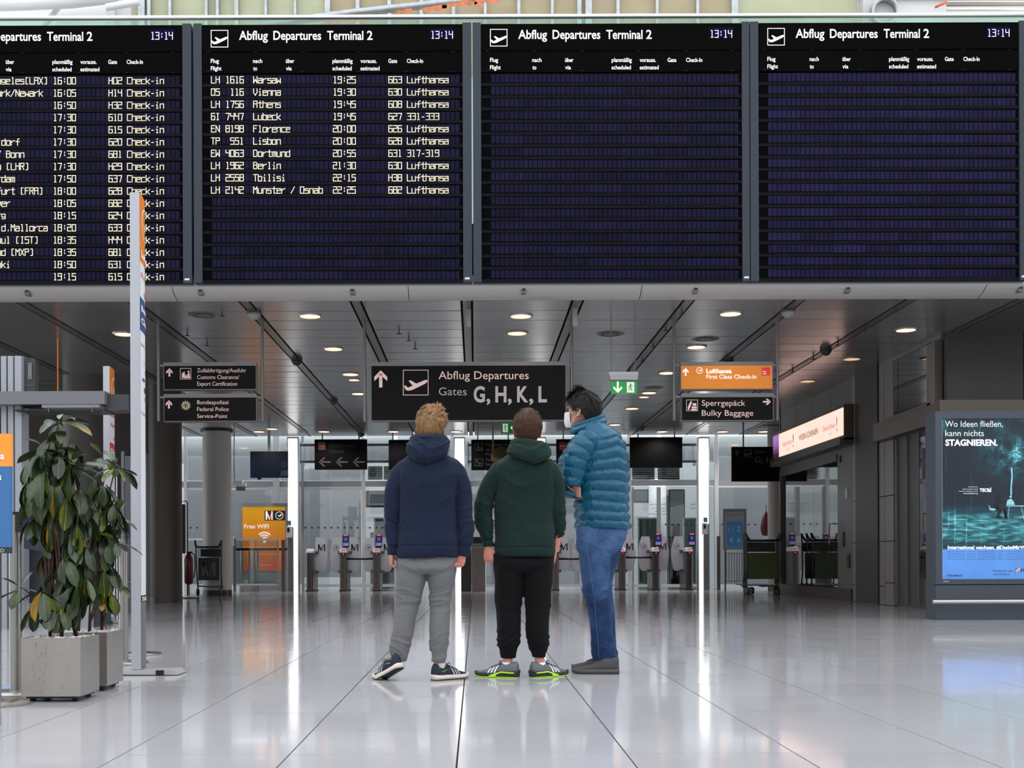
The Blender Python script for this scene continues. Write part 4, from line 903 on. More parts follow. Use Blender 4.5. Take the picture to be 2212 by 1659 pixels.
# ---------------------------------------------------------------- hanging direction signs
SD = 15.76
STOP = mat('sign_top_grey', (112, 110, 108), .4, .3); SBK = mat('sign_face_black', (21, 21, 22), .6, spec=.08); SRM = mat('sign_rim', (120, 118, 116), .4, .3)
LP = mat('letter_pink', (226, 196, 188), .5, emit=.12); LG = mat('letter_grey', (168, 160, 164), .5, emit=.1)
f = front(SD)
def rods(root, xs, ytop, ybot):
    for x in xs:
        p = P(x, ytop, SD + .06); q = P(x, ybot, SD + .06)
        MB().tube([(q.x, SD + .06, q.z), (q.x, SD + .06, ZC + .01)], .021, 12).build('rod', mat('rod_grey', (112, 112, 110), .4, .5), root, 'auto')
        MB().lathe([(.05, 0), (.05, .012)], (q.x, SD + .06, ZC - .012), 16).build('ceiling_rose', SRM, root)
def dsign(x0, x1, y0, y1, ytop, lab, face=SBK, rx=None, name='direction_sign'):
    root = thing(name, lab, 'sign', tuple(P((x0 + x1) / 2, y1, SD)))
    bpx(MB(), x0, x1, y0, y1, SD + .012, .12).build('housing', STOP, root)
    bpx(MB(), x0 + 1.5, x1 - 1.5, ytop, y1 - 2.5, SD, .013).build('face', face, root)
    if rx:
        for x, e in rx:
            a, b = P(min(x, e), y0 + 6, SD), P(max(x, e), y0 + 6, SD); MB().box(a.x, b.x, SD + .05, SD + .07, a.z - .012, a.z + .012).build('bracket_arm', SRM, root)
    return root
s1 = dsign(353, 553.5, 782.5, 842.5, 790.5, 'dark hanging sign for customs clearance, upper of the left pair', rx=((343, 353), (553, 567)))
rods(s1, (343, 567), 690, 910)
arrow(Sheet(f), 366, 804.5, 18, 4, 'up').build('arrow', LP, s1)
sh = Sheet(f).frame(389, 795.5, 413, 819.5, 1); sh.poly([(393, 817), (393, 807), (399, 802), (399.5, 811), (395, 816)]).disc(407.5, 803, 2.2).poly([(405, 817), (406, 806), (409.5, 806), (411, 817)]).rect(396, 812.5, 406, 817).line([(399, 811), (405, 810)], 1.6); sh.build('customs_symbol', LP, s1)
Sheet(f).text('Zollabfertigung/Ausfuhr', 426, 532, 804.3, 9).text('Customs Clearance/', 426, 517, 818.8, 9).text('Export Certification', 426, 512, 833.2, 9).build('lettering', LP, s1)
s2 = dsign(353.5, 554, 851, 911, 859, 'dark hanging sign for federal police, lower of the left pair', rx=((343, 353), (554, 567)))
arrow(Sheet(f), 365, 873.5, 18, 4, 'up').build('arrow', LP, s2)
sh = Sheet(f); sh.poly([(401.5 + r * math.cos(PI * k / 12 + .13), 876 + r * math.sin(PI * k / 12 + .13)) for k in range(24) for r in [(11.5 if k % 2 else 7)]]); sh.build('police_star', mat('star_silver', (176, 166, 160), .4, .3), s2)
Sheet(f, t=.006).disc(401.5, 876, 5.5).build('star_centre', mat('star_gold', (176, 144, 60), .4, .3), s2)
Sheet(f, t=.009).line([(401.5, 871.5), (401.5, 880)], 1.6).line([(398, 873), (398, 878)], 1.2).line([(405, 873), (405, 878)], 1.2).build('eagle', SBK, s2)
Sheet(f).text('Bundespolizei', 426, 493.5, 873.2, 9).text('Federal Police', 426, 494, 888, 9).text('Service-Point', 426, 491, 903, 9).build('lettering', LP, s2)
s3 = dsign(801, 1223, 781.5, 909.5, 790, 'large central hanging sign reading Abflug Departures Gates G, H, K, L', rx=((791, 801), (1223, 1235)))
rods(s3, (788, 1235), 690, 911)
arrow(Sheet(f), 822.5, 818.5, 37, 7, 'up').build('arrow', LP, s3)
sh = Sheet(f); plane_icon(sh, 870.5, 799, 55, 1.4); sh.build('takeoff_symbol', LP, s3)
Sheet(f).text('Abflug', 947.5, 1015, 819, 18).text('Departures', 1024.5, 1142, 819, 18).build('lettering', LP, s3)
Sheet(f).text('Gates', 948, 1008, 854, 18, -.004).build('gates_lettering', LG, s3)
Sheet(f).text('G', 1023, 1047.5, 868, 34.5, .03).text(',', 1051, 1059, 868, 34.5, .02).text('H', 1070, 1094, 868, 34.5, .03).text(',', 1097, 1105.5, 868, 34.5, .02).text('K', 1117, 1141, 868, 34.5, .03).text(',', 1143, 1152, 868, 34.5, .02).text('L', 1163, 1181.5, 868, 34.5, .03).build('gate_letters', LG, s3)
s4 = dsign(1470, 1669.5, 781.5, 842, 790, 'orange hanging first class check-in sign, upper of the right pair', mat('sign_orange', (214, 124, 16), .4, emit=.18), rx=((1457, 1470), (1669, 1679)))
rods(s4, (1456.5, 1679), 687, 908)
WH2 = mat('letter_warmwhite', (246, 232, 222), .5, emit=.35)
arrow(Sheet(f), 1481, 803.5, 17, 3.6, 'up').build('arrow', WH2, s4)
sh = Sheet(f); bird_icon(sh, 1511, 800.5, 7, 1.3); sh.build('bird_emblem', WH2, s4)
Sheet(f).text('Lufthansa', 1525.5, 1580.5, 806, 9.5, .045).text('First Class Check-in', 1525.5, 1634, 818, 9.3, .02).build('lettering', WH2, s4)
Sheet(f).rect(1645.5, 794, 1663, 811).build('red_square', mat('sq_red', (206, 30, 28), .4, emit=.25), s4)
Sheet(f, t=.006).text('First', 1647.5, 1655, 804, 3, .02).text('Class', 1647.5, 1655.5, 808.5, 3, .02).build('square_lettering', WH2, s4)
s5 = dsign(1472, 1671, 849.5, 909.5, 858, 'black bulky baggage hanging sign with right arrow, lower of the right pair', rx=((1457, 1472), (1671, 1679)))
arrow(Sheet(f), 1656.5, 868, 17, 3.6, 'right').build('arrow', LP, s5)
sh = Sheet(f).frame(1482.5, 863.5, 1507.5, 888, 1); sh.poly([(1486, 886), (1485.5, 880), (1490, 869), (1494, 865.5), (1494.5, 870), (1490, 882), (1488, 886)]).rect(1496, 871, 1504, 876.5).rect(1494, 878, 1505, 882).rect(1493, 883, 1505, 886.5); sh.build('baggage_symbol', LP, s5)
Sheet(f).text('Sperrgepäck', 1516, 1609.5, 876.5, 12.8).text('Bulky Baggage', 1516, 1627, 898, 12.8).build('lettering', LP, s5)
# emergency exit lamp
ex = thing('exit_lamp', 'hanging green emergency exit lamp with down arrow and running figure', 'exit sign', tuple(P(1348, 851, 15.7)))
bpx(MB(), 1316, 1379, 803, 811, 15.68, .1).build('lamp_housing', mat('lamp_white', (196, 196, 198), .4), ex); bpx(MB(), 1318, 1378, 811, 820, 15.66, .13).build('lamp_bottom', mat('lamp_white2', (178, 178, 182), .4), ex)
bpx(MB(), 1320, 1376, 823, 851, 15.7, .02).build('green_plate', mat('exit_green_bright', (16, 140, 66), .4, emit=.35), ex)
bpx(MB(), 1318.5, 1377.5, 820, 823, 15.69, .05).build('plate_holder', GREYP, ex)
f2 = front(15.70); arrow(Sheet(f2), 1334.5, 836.5, 25, 4.4, 'down').build('arrow', GW, ex)
Sheet(f2).rect(1354, 825.5, 1370, 848).build('white_field', GW, ex)
running_man(Sheet(f2, t=.006), 1354.5, 826.5, 15, 20).build('running_figure', mat('exit_green_bright', (16, 140, 66)), ex)
for x in (1320, 1372):
    p = P(x, 803, 15.73); MB().tube([(p.x, 15.73, p.z), (p.x, 15.73, ZC + .01)], .006, 8).build('wire', SRM, ex)

# ---------------------------------------------------------------- ceiling fittings
WARM = mat('lamp_warm', (255, 226, 190), .4, emit=1.3); WARM2 = mat('lamp_warm_dim', (215, 195, 170), .4, emit=.45)
def cpt(px, py):
    dx, dy = unroll(px, py); D = (ZC - CH) * F / (-dy); return Vector((dx * D / F, D, ZC))
RG = mat('lamp_ring', (176, 170, 160), .3, .8)
for i, (px, py, lit, lab) in enumerate([(670, 682, 1, 'round ceiling downlight above the left gap between boards'), (1125, 682, 1, 'round ceiling downlight above the central sign, front one'), (1117, 719, 1, 'round ceiling downlight above the central sign, rear one'), (1578, 677, 1, 'round ceiling downlight in front of the orange sign'), (1504, 749, 1, 'round ceiling downlight just above the orange sign, left part'), (720, 753, 1, 'round ceiling downlight left of the central sign, front one'), (757, 808, 1, 'round ceiling downlight left of the central sign rods, middle one'), (765, 820, 1, 'small round ceiling downlight close below the middle one'), (1441, 805, 1, 'round ceiling downlight left of the orange sign'), (1402, 848, 1, 'round ceiling downlight right of the exit lamp'), (1391, 857, 1, 'small round ceiling downlight just below its neighbour right of the exit lamp'), (1365, 882, 1, 'round ceiling downlight right of the dark-haired head'), (268, 721, 1, 'round ceiling downlight beside the tall totem'), (1957, 712, 1, 'round ceiling downlight near the upper right wall'), (1840, 775, 0, 'unlit round ceiling downlight before the dark pillar'), (1744, 823, 0, 'unlit round ceiling downlight above the pink sign'), (1328, 917, 1, 'round ceiling downlight right of the masked face'), (588, 926, 1, 'round ceiling downlight far back left of the light column'), (775, 850, 1, 'far round ceiling downlight behind the left rod')] + [(x_, 932, 2, 'tiny far downlight added at the ceiling end to light the glass front, ' + t_) for x_, t_ in ((455, 'above the round grey column'), (560, 'left of the left light column'), (700, 'over the sign with three arrows'), (850, 'over the gap beside the three-arrow sign'), (985, 'over the column between the boys'), (1155, 'behind the brown-haired head'), (1290, 'just right of the masked man'), (1430, 'over the large black screen'), (1560, 'right of the rightmost light column'), (1650, 'before the pale round column'))]):  # last row, at the ceiling end, is added to brighten gates and mullions
    c = cpt(px, py); r = .155 if i not in (7, 10) else .11
    root = thing('downlight', lab, 'ceiling light', tuple(c), 'downlights in the low ceiling')
    MB().lathe([(r, -.014), (r * 1.04, 0), (r * .84, 0), (r * .84, -.014), (r, -.014)], c, 24, cap=False).build('ring', RG, root)
    MB().lathe([(.001, -.006), (r * .82, -.006)], c, 20).build('lens', WARM if lit else WARM2, root)
    if lit:
        l = bpy.data.lights.new('downlight_lamp', 'SPOT'); l.energy = 75 if lit == 2 else 14; l.color = (1, .97, .93) if lit == 2 else (1, .88, .74); l.shadow_soft_size = .1; l.spot_size = 2.75 if lit == 2 else 2.0; l.spot_blend = .6
        lo = bpy.data.objects.new('lamp', l); col.objects.link(lo); lo.parent = root; lo.location = (0, 0, -.03)
for i, (px, py) in enumerate([(440, 680), (1524, 732), (868, 795), (1318, 721), (1412, 837)]):
    c = cpt(px, py); root = thing('ceiling_vent', ['flush round ceiling vent above the left sign pair', 'flush round ceiling vent above the orange sign', 'flush round ceiling vent above the arrow of the central sign', 'small flat ceiling box between the exit lamp wires', 'flush ceiling vent right of the exit lamp'][i], 'vent', tuple(c))
    MB().lathe([(.02, -.01), (.10, -.012), (.19, -.006), (.2, 0)], c, 28).build('disc', mat('vent_disc', (120, 118, 116), .4, .4), root, 'auto')
    MB().lathe([(.11, -.016), (.13, -.016), (.13, -.008), (.11, -.008), (.11, -.016)], c, 28, cap=False).build('groove', mat('vent_dark', (50, 50, 50), .5), root)
DK = mat('detector_dark', (58, 57, 56), .4)
for i, (px, py, big) in enumerate([(641, 775, 1), (720, 863, 1), (1573, 776, 1), (1784, 753, 1), (549, 672, 1), (1702, 668, 1), (1387, 921, 1), (780, 938, 2)]):
    c = cpt(px, min(py, 935)); lab = ['dark dome sensor on the ceiling channel left of centre', 'greenish dome sensor lower on the same ceiling channel', 'dark dome sensor on the channel above the orange sign', 'dark dome sensor on the channel before the right wall', 'pale dome sensor near the front edge left', 'pale dome sensor near the front edge right', 'small dark dome sensor on a channel right of the blue jacket', 'dome camera hanging at the ceiling end above the closed sign'][i]
    root = thing('ceiling_sensor', lab, 'sensor', tuple(c)); m = {1: mat('sensor_green', (78, 82, 50), .4), 4: mat('sensor_pale', (150, 150, 148), .4), 5: mat('sensor_pale', (150, 150, 148), .4)}.get(i, DK)
    MB().lathe([(.09, 0), (.09, -.03)][::-1], c, 20).build('mount', DK, root)
    MB().lathe([(0, -.11), (.04, -.10), (.07, -.07), (.085, -.03)], c, 20).build('dome', m, root, True)
HL = ['just right of the tall totem', 'first above the central sign on the channel left of it', 'second above the central sign on the channel left of it', 'third above the central sign, lowest on the channel left of it', 'highest on the channel right of the exit lamp', 'second from the top on the channel right of the exit lamp', 'third from the top on the channel right of the exit lamp', 'fourth from the top, nearest the exit lamp', 'highest of the row before the dark right wall', 'second of the row before the dark right wall', 'third of the row before the dark right wall', 'fourth of the row before the dark right wall', 'lowest of the row before the dark right wall', 'first above the left sign pair', 'second above the left sign pair', 'just below the exit lamp level, right of it', 'behind the exit lamp, lowest on its channel']
for i, (px, py) in enumerate([(480, 673 + 0), (862, 712), (883, 727), (897, 745), (1473, 668), (1438, 705), (1411, 740), (1388, 773), (1936, 664), (1867, 706), (1810, 737), (1757, 768), (1712, 796), (405, 716), (448, 738), (1360, 800), (1330, 840)]):
    c = cpt(px, py)
    hk = MB().box(c.x - .008, c.x + .008, c.y - .008, c.y + .008, c.z - .06, c.z); hk.box(c.x - .035, c.x + .035, c.y - .008, c.y + .008, c.z - .065, c.z - .052)
    tag(hk.build('ceiling_hook', DK), 'small T-shaped ceiling hook, ' + HL[i], 'hook', 'hooks under the ceiling channels')
for i, (px, ) in enumerate([(62,), (435,), (762,), (1131,), (1501,), (1829,), (2201,)]):
    p = P(px, 636, 14.42); mb = MB().box(p.x - .028, p.x + .028, 14.36, 14.46, 3.92, 4.02)
    r_ = thing('soffit_camera', ['small square fitting on the rounded soffit, %s' % t for t in ('leftmost near the frame edge', 'right of the tall totem', 'left of the centre boards gap', 'above the central sign', 'above the orange sign', 'toward the upper right wall', 'rightmost at the frame edge')][i], 'fitting', (p.x, 14.42, 3.95))
    mb.build('body', mat('fit_grey', (110, 108, 106), .4), r_); MB().lathe([(0, -.004), (.016, -.004), (.016, 0), (0, 0)], (p.x, 14.358, 3.965), 12, 'y').build('eye', BLACK, r_)
for i, (px, y0, y1) in enumerate([(1012.5, 669, 706), (1242, 667, 705)]):
    c = cpt(px, y0); tag(MB().box(c.x - .03, c.x + .03, c.y - .03, c.y + .03, P(px, y1, c.y).z, ZC - .004).build('hanging_rod_stub', mat('stub_pale', (150, 150, 150), .4), None), ['short pale square rod under the ceiling above the plane symbol sign', 'short pale square rod under the ceiling right of the central sign'][i], 'rod')
# ---------------------------------------------------------------- left side: dim check-in zone
LW = mat('left_wall', (62, 56, 53), .6, var=.1, vscale=1)
struct('wall_left', MB().box(-14, P(330, 0, 24.6).x, 24.6, 24.8, 0, ZC + .05), LW)
wl = bpx(MB(), 262, 322, 985, 1270, 24.0, .1).build('door_3', mat('left_door', (96, 100, 104), .5), None); wl['kind'] = 'structure'; wl['_loc'] = (0, 0, 0)
for a, b, m in ((262, 266, GREYP), (276, 279, BLACK), (316, 320, GREYP)): bpxf(MB(), a, b, 980, 23.95, .05).build('door_frame', m, wl)
bpx(MB(), 279, 316, 1000, 1262, 23.97, .02).build('glass_pane', glass('door_glass', (150, 165, 170), .12), wl)
tag(MB().box(P(120, 0, 17).x, P(122, 0, 17).x, 17.01, 17.03, P(0, 886, 17).z, ZC + .02).box(P(95, 0, 17).x, P(150, 0, 17).x, 17, 17.05, P(0, 896, 17).z, P(0, 884, 17).z).build('orange_lamp_bar', mat('orange_glow', (190, 104, 36), .5, emit=.5), None), 'dim orange light bar glimpsed under the grey canopy', 'lamp')
# info pylon
ip = thing('information_pylon', 'fluted silver pylon with dark side sign behind the potted plant', 'pylon', (P(38, 0, 13.2).x, 13.2, 0))
SIL = mat('silver_paint', (158, 162, 168), .35, .35)
def pz(y, D): return P(30, y, D).z
for a, b in ((4, 18), (19, 33), (34, 52)):
    c = P((a + b) / 2, 1100, 13.2).x; r = (b - a) / 2 * 13.2 / F
    MB().prism([(c - r, 13.2), (c - r * .8, 13.2 - r * .9), (c + r * .8, 13.2 - r * .9), (c + r, 13.2), (c + r, 13.35), (c - r, 13.35)], lambda x, y, t: (x, y, t * pz(770, 13.2))).build('flute', SIL, ip)
bpx(MB(), 52.5, 76, 774, 880, 13.22, .1).build('side_sign', mat('pylon_sign', (48, 50, 54), .4), ip)
Sheet(front(13.21)).frame(61, 784, 68.5, 819, 2).line([(64.8, 789), (64.8, 814)], 2).build('letter_i', mat('pylon_mark', (128, 130, 134), .5), ip)
Sheet(front(13.21)).text('Infoline', 58, 71, 835, 6).build('lettering', mat('pylon_mark2', (92, 94, 98), .5), ip)
cb = thing('canopy_beam', 'grey horizontal canopy beam crossing the pylon behind the plant', 'canopy', tuple(P(100, 875, 13.0)))
bpx(MB(), -60, 226, 845, 873, 13.0, .3).build('beam', mat('beam_grey', (112, 114, 118), .4, .3), cb)
bpx(MB(), 226, 278, 852, 886, 13.1, .3).build('end_unit', mat('beam_dark', (52, 52, 54), .4), cb)
bpx(MB(), 90, 214, 873.5, 880, 13.05, .2).build('diffuser', mat('diffuser_grey', (168, 170, 172), .5, emit=.15), cb)
bpx(MB(), 30, 226, 884, 887, 13.05, .4).build('glass_shelf_edge', BLACK, cb)
for x in (104, 198): bpx(MB(), x, x + 2.5, 880, 890, 13.02, .03).build('clip', STEELD, cb)
MB().box(P(-50, 0, 13.1).x, P(-44, 0, 13.1).x, 13.1, 13.25, 0, pz(872, 13.1)).build('post', SIL, cb)
# counter
ctr = thing('check_in_counter', 'dark check-in counter with white top behind the potted plants', 'counter', (P(150, 0, 13.5).x, 13.5, 0))
bpxf(MB(), 50, 205, 1170, 13.5, .6).build('body', mat('counter_dark', (44, 50, 58), .5), ctr)
bpx(MB(), 42, 210, 1152, 1165, 13.42, .75).build('top', WHITE, ctr)
bpxf(MB(), 60, 200, 1303, 13.46, .04).build('kick_panel', mat('counter_grey', (140, 143, 148), .5), ctr)
bpx(MB(), 44, 120, 1163, 1172, 13.40, .02).build('edge_strip', mat('navy_strip', (26, 30, 70), .5), ctr)
# glass partition with pale frame behind the short totem
gp2 = thing('glass_partition', 'slim glass partition with pale edge behind the tall totem', 'partition', (P(272, 0, 17).x, 17, 0))
bpxf(MB(), 262, 268, 975, 17.0, .05).build('post', GREYP, gp2); bpxf(MB(), 268.5, 282, 985, 17.02, .015).build('pane', glass('pane_bluegrey', (130, 145, 155), .1), gp2)
bpxf(MB(), 251, 253, 1010, 16.9, .02).build('pale_edge', WHITE, gp2)

# totems
TXT = {}
def totem(p0, p1, p2, D, ztop, depth, bulge, bands, texts, lab, plate):
    root = thing('advertising_totem', lab, 'totem', (P(p1, 1200, D).x, D, 0))
    A = P(p0, 1213, D).x; B_ = P(p1, 1213, D).x; N = 14
    K = D / F
    def cur(t, off=0.0):
        d = D + depth * t; px = p1 + (p2 - p1) * .45 * t + bulge * math.sin(PI * min(t * 1.0, 1)) ; return (((px - VX) * d / F) + off, d)
    pts = [(A, D), (B_, D)] + [cur(k / N) for k in range(1, N + 1)]
    x_, y_ = pts[-1]; pts.append((x_ - (B_ - A), y_))
    MB().prism(pts, lambda x, y, t: (x, y, .035 + t * (ztop - .035))).build('column', mat('totem_grey', (176, 179, 186), .42, .2), root, 'auto')
    Z = lambda py: ztop + (plate[0] - py) * K
    for i, (ya, yb, m, nm) in enumerate(bands):
        mb = MB(); vs = []
        for k in range(N + 1):
            x, y = cur(k / N, .0015); vs += [(x, y, Z(yb)), (x, y, Z(ya))]
        mb.add(vs, [(2 * k, 2 * k + 2, 2 * k + 3, 2 * k + 1) for k in range(N)]); mb.build(nm, m, root, fix=False)
    for (txt, t0, t1, yb, cap, m, bold, nm) in texts:
        fn = lambda u, v: Vector((cur(u)[0] + .004, cur(u)[1], Z(v)))
        sh = Sheet(fn, n=(1, -.2, 0), t=.001)
        if txt == '@bird':
            sh.mb = MB(); n = 30; r = (t1 - t0) / 2; c = (t0 + t1) / 2; q = cap / 2
            for f_, g_ in ((1, .86),):
                vs = [fn(c + r * f * math.cos(2 * PI * k / n), yb + q * f * math.sin(2 * PI * k / n)) for f in (1, .9) for k in range(n + 1)]
                sh.mb.add(vs, [(k, k + 1, n + 2 + k, n + 1 + k) for k in range(n)])
            sh.t = 0; sh.poly([(c + a * r, yb + b * q) for a, b in BIRD])
        elif txt == '@rect': sh.poly([(t0, yb - cap), (t1, yb - cap), (t1, yb), (t0, yb)])
        else: sh.text(txt, t0, t1, yb, cap, bold)
        sh.build(nm, m, root)
    pl0, pl1, py0, py1 = plate[1:]
    a, b = (pl0 - VX) * K, (pl1 - VX) * K
    MB().prism([(a, .008), (a, .03), (b - .03, .034), (b, .012), (b, .004)], lambda x, z, t: (x, D - .05 + .22 * t, z)).build('base_plate', mat('plate_steel', (196, 195, 193), .4, .5), root)
    MB().box(b - .14, b - .09, D - .06, D - .04, .006, .034).build('plate_clip', BLACK, root)
    return root
TO = mat('totem_orange', (238, 134, 30), .45); TW = mat('totem_white', (226, 227, 232), .5); TB = mat('totem_blue', (44, 82, 130), .5); TRD = mat('totem_red', (206, 54, 64), .5); TDK = mat('totem_black', (34, 38, 44), .5); TMG = mat('totem_midgrey', (100, 103, 108), .4)
WTX = mat('totem_letter_white', (244, 244, 244), .5)
tz = CH + (VY - 413) * 7.72 / F
totem(283, 304, 317, 7.72, tz, .46, 7.5, [(412, 561, TO, 'orange_band'), (561, 637, TW, 'white_band'), (637, 710, TB, 'blue_band'), (710, 1284, TW, 'white_band'), (1284, 1299, TDK, 'black_band'), (1299, 1446, TMG, 'grey_band')],
      [('@bird', .10, .86, 471, 78, WTX, 0, 'bird_emblem'), ('Lufthansa', .06, 1.0, 549, 15, WTX, .05, 'airline_name'), ('Austrian', .06, .8, 593, 14, TRD, 0, 'partner_name'), ('Swiss', .3, .9, 630, 12, TRD, .03, 'partner_name'), ('Business', .05, .98, 667, 13, WTX, .03, 'class_name'), ('Class', .05, .7, 693, 13, WTX, .03, 'class_name'), ('Star Alliance', .04, .9, 741, 6, TDK, 0, 'list_text'), ('Air India', .4, .9, 761, 4, TRD, 0, 'list_text'), ('TURKISH', .2, .9, 777, 4, TMG, 0, 'list_text'), ('Egyptair', .35, .9, 797, 6, TDK, 0, 'list_text'), ('@rect', .15, .35, 816, 6, TB, 0, 'logo_mark'), ('LOT', .4, .7, 815, 4, TDK, 0, 'list_text'), ('@rect', .3, .42, 840, 12, TB, 0, 'logo_mark'), ('B', .5, .6, 840, 6, TDK, 0, 'list_text'), ('@rect', .35, .45, 858, 10, TO, 0, 'logo_mark'), ('Cooperation', .04, .9, 890, 6, TDK, 0, 'list_text'), ('STAR ALLIANCE', .05, .85, 1296, 9, WTX, .03, 'footer_name')],
      'tall grey and white totem with orange top in front of the leftmost departure board', (413, 215, 388, 1448, 1460))
tz2 = CH + (VY - 788) * 14.3 / F
totem(224, 238, 250, 14.3, tz2, .7, 7.5, [(788, 895, TO, 'orange_band'), (895, 952, TW, 'white_band'), (952, 1000, TRD, 'red_band'), (1000, 1330, TW, 'white_band')],
      [('@bird', .10, .86, 832, 56, WTX, 0, 'bird_emblem'), ('Lufthansa', .06, 1.0, 886, 10, WTX, .05, 'airline_name'), ('Austrian', .06, .8, 917, 10, TRD, 0, 'partner_name'), ('Swiss', .3, .9, 945, 8, TRD, .03, 'partner_name'), ('First', .05, .7, 975, 10, WTX, .03, 'class_name'), ('Class', .05, .9, 992, 10, WTX, .03, 'class_name'), ('@rect', .2, .4, 1078, 5, TB, 0, 'logo_mark'), ('@rect', .35, .45, 1098, 8, TB, 0, 'logo_mark')],
      'short totem with orange top and red band standing behind the potted plants', (788, 200, 262, 1330, 1340))
# queue sign cut by the left edge of the frame
qs = thing('queue_sign', 'orange and blue class sign cut by the left edge of the picture', 'sign', (P(-40, 1500, 5.15).x, 5.15, 0))
bpx(MB(), -120, 22, 937, 1007.5, 5.15, .03).build('orange_panel', mat('qs_orange', (255, 158, 52), .5), qs)
bpx(MB(), -120, 21.5, 1007.5, 1182, 5.15, .03).build('blue_panel', mat('qs_blue', (60, 112, 168), .5), qs)
bpx(MB(), -120, 21, 1182, 1195.5, 5.15, .03).build('black_footer', mat('qs_black', (46, 50, 54), .5), qs)
Sheet(front(5.15)).text('Lufthansa', -62, 10, 992, 15.5, .03).build('airline_name', WTX, qs)
Sheet(front(5.15)).text('Business', -58, 3.5, 1037, 16, .03).build('class_name', WTX, qs)
sh = Sheet(front(5.15))
for k in range(5):
    w = 2 * PI * k / 5 - PI / 2; sh.poly([(5 + 3.6 * math.cos(w) + 1.7 * math.cos(w + j * PI / 5 * 1) * (1 if j % 2 else .45), 1189 + 3.6 * math.sin(w) + 1.7 * math.sin(w + j * PI / 5) * (1 if j % 2 else .45)) for j in range(10)])
sh.build('star_emblem', WTX, qs)
for x in (-100, -10):
    c = P(x, 1300, 5.17); MB().tube([(c.x, 5.19, .02), (c.x, 5.19, P(0, 1200, 5.15).z)], .013, 10).build('leg', STEEL, qs, True)
a = P(12, 1582, 5.05).x; MB().tube([(a - .02, 5.0, .022), (a - .9, 5.0, .022)], .016, 12).build('foot_bar', mat('foot_silver', (196, 198, 202), .3, .6), qs, True)
MB().lathe([(.016, 0), (.016, .02)], (a - .035, 5.0, 0), 12).build('foot_pad', BLACK, qs)
# belt posts
def belt_post(px, D, lab):
    c = P(px, 1300, D).x; root = thing('belt_post', lab, 'barrier post', (c, D, 0), 'steel belt posts of the queue')
    MB().lathe([(.0, .0), (.17, .0), (.172, .012), (.165, .018), (.06, .026), (.035, .03), (0, .03)], (c, D, 0), 36).build('base_disc', STEEL, root, 'auto')
    MB().lathe([(.032, .02), (.032, .99)], (c, D, 0), 24).build('tube', STEEL, root, 'auto')
    MB().lathe([(.036, .985), (.036, 1.0), (.0, 1.003)], (c, D, 0), 24).build('cap', BLACK, root, 'auto')
    for s in (-1, 1): MB().box(c + s * .022 - .010, c + s * .022 + .010, D - .036, D + .036, .89, .995).build('belt_socket', BLACK, root)
    return root
belt_post(34, 6.6, 'steel belt post at the left edge, in front of the silver pylon')
belt_post(267, 8.56, 'steel belt post behind the rear potted plant')
belt_post(-12, 6.12, 'steel belt post of which only the base disc shows at the left edge')
belt_post(301, 9.4, 'steel belt post hidden behind the tall totem, only its base disc shows')
NAVY = mat('belt_navy', (26, 32, 70), .6)
def belt(p0, p1, h, lab, w=.05):
    mb = MB(); n = 8; vs = []
    for k in range(n + 1):
        t = k / n; p = Vector(p0).lerp(Vector(p1), t); z = h - .02 * math.sin(PI * t); vs += [(p.x, p.y, z), (p.x, p.y, z + w), (p.x, p.y + .003, z + w), (p.x, p.y + .003, z)]
    fs = [(4 * k + i, 4 * k + 4 + i, 4 * k + 4 + (i + 1) % 4, 4 * k + (i + 1) % 4) for k in range(n) for i in range(4)]
    tag(mb.add(vs, fs).build('queue_belt', NAVY, None), lab, 'belt')
xa = P(34, 1300, 6.6).x; xb = P(267, 1300, 8.56).x
belt((xa + .035, 6.6, 0), (xb - .033, 8.56, 0), .93, 'navy queue belt running from the front post behind the potted plants')
belt((xa + .035, 6.63, 0), (P(230, 0, 11).x, 11, 0), .80, 'lower bright navy queue belt behind the potted plants', .07)
belt((xb + .035, 8.56, 0), (P(301, 1300, 9.4).x - .034, 9.38, 0), .93, 'short navy queue belt between the rear posts beside the tall totem')
tag(MB().box(P(-40, 0, 6.9).x, P(22, 0, 6.9).x, 6.85, 6.97, .001, .003).build('floor_sticker', mat('sticker_blue', (110, 165, 225), .4), None), 'pale blue floor sticker strip beside the left belt post base', 'sticker')

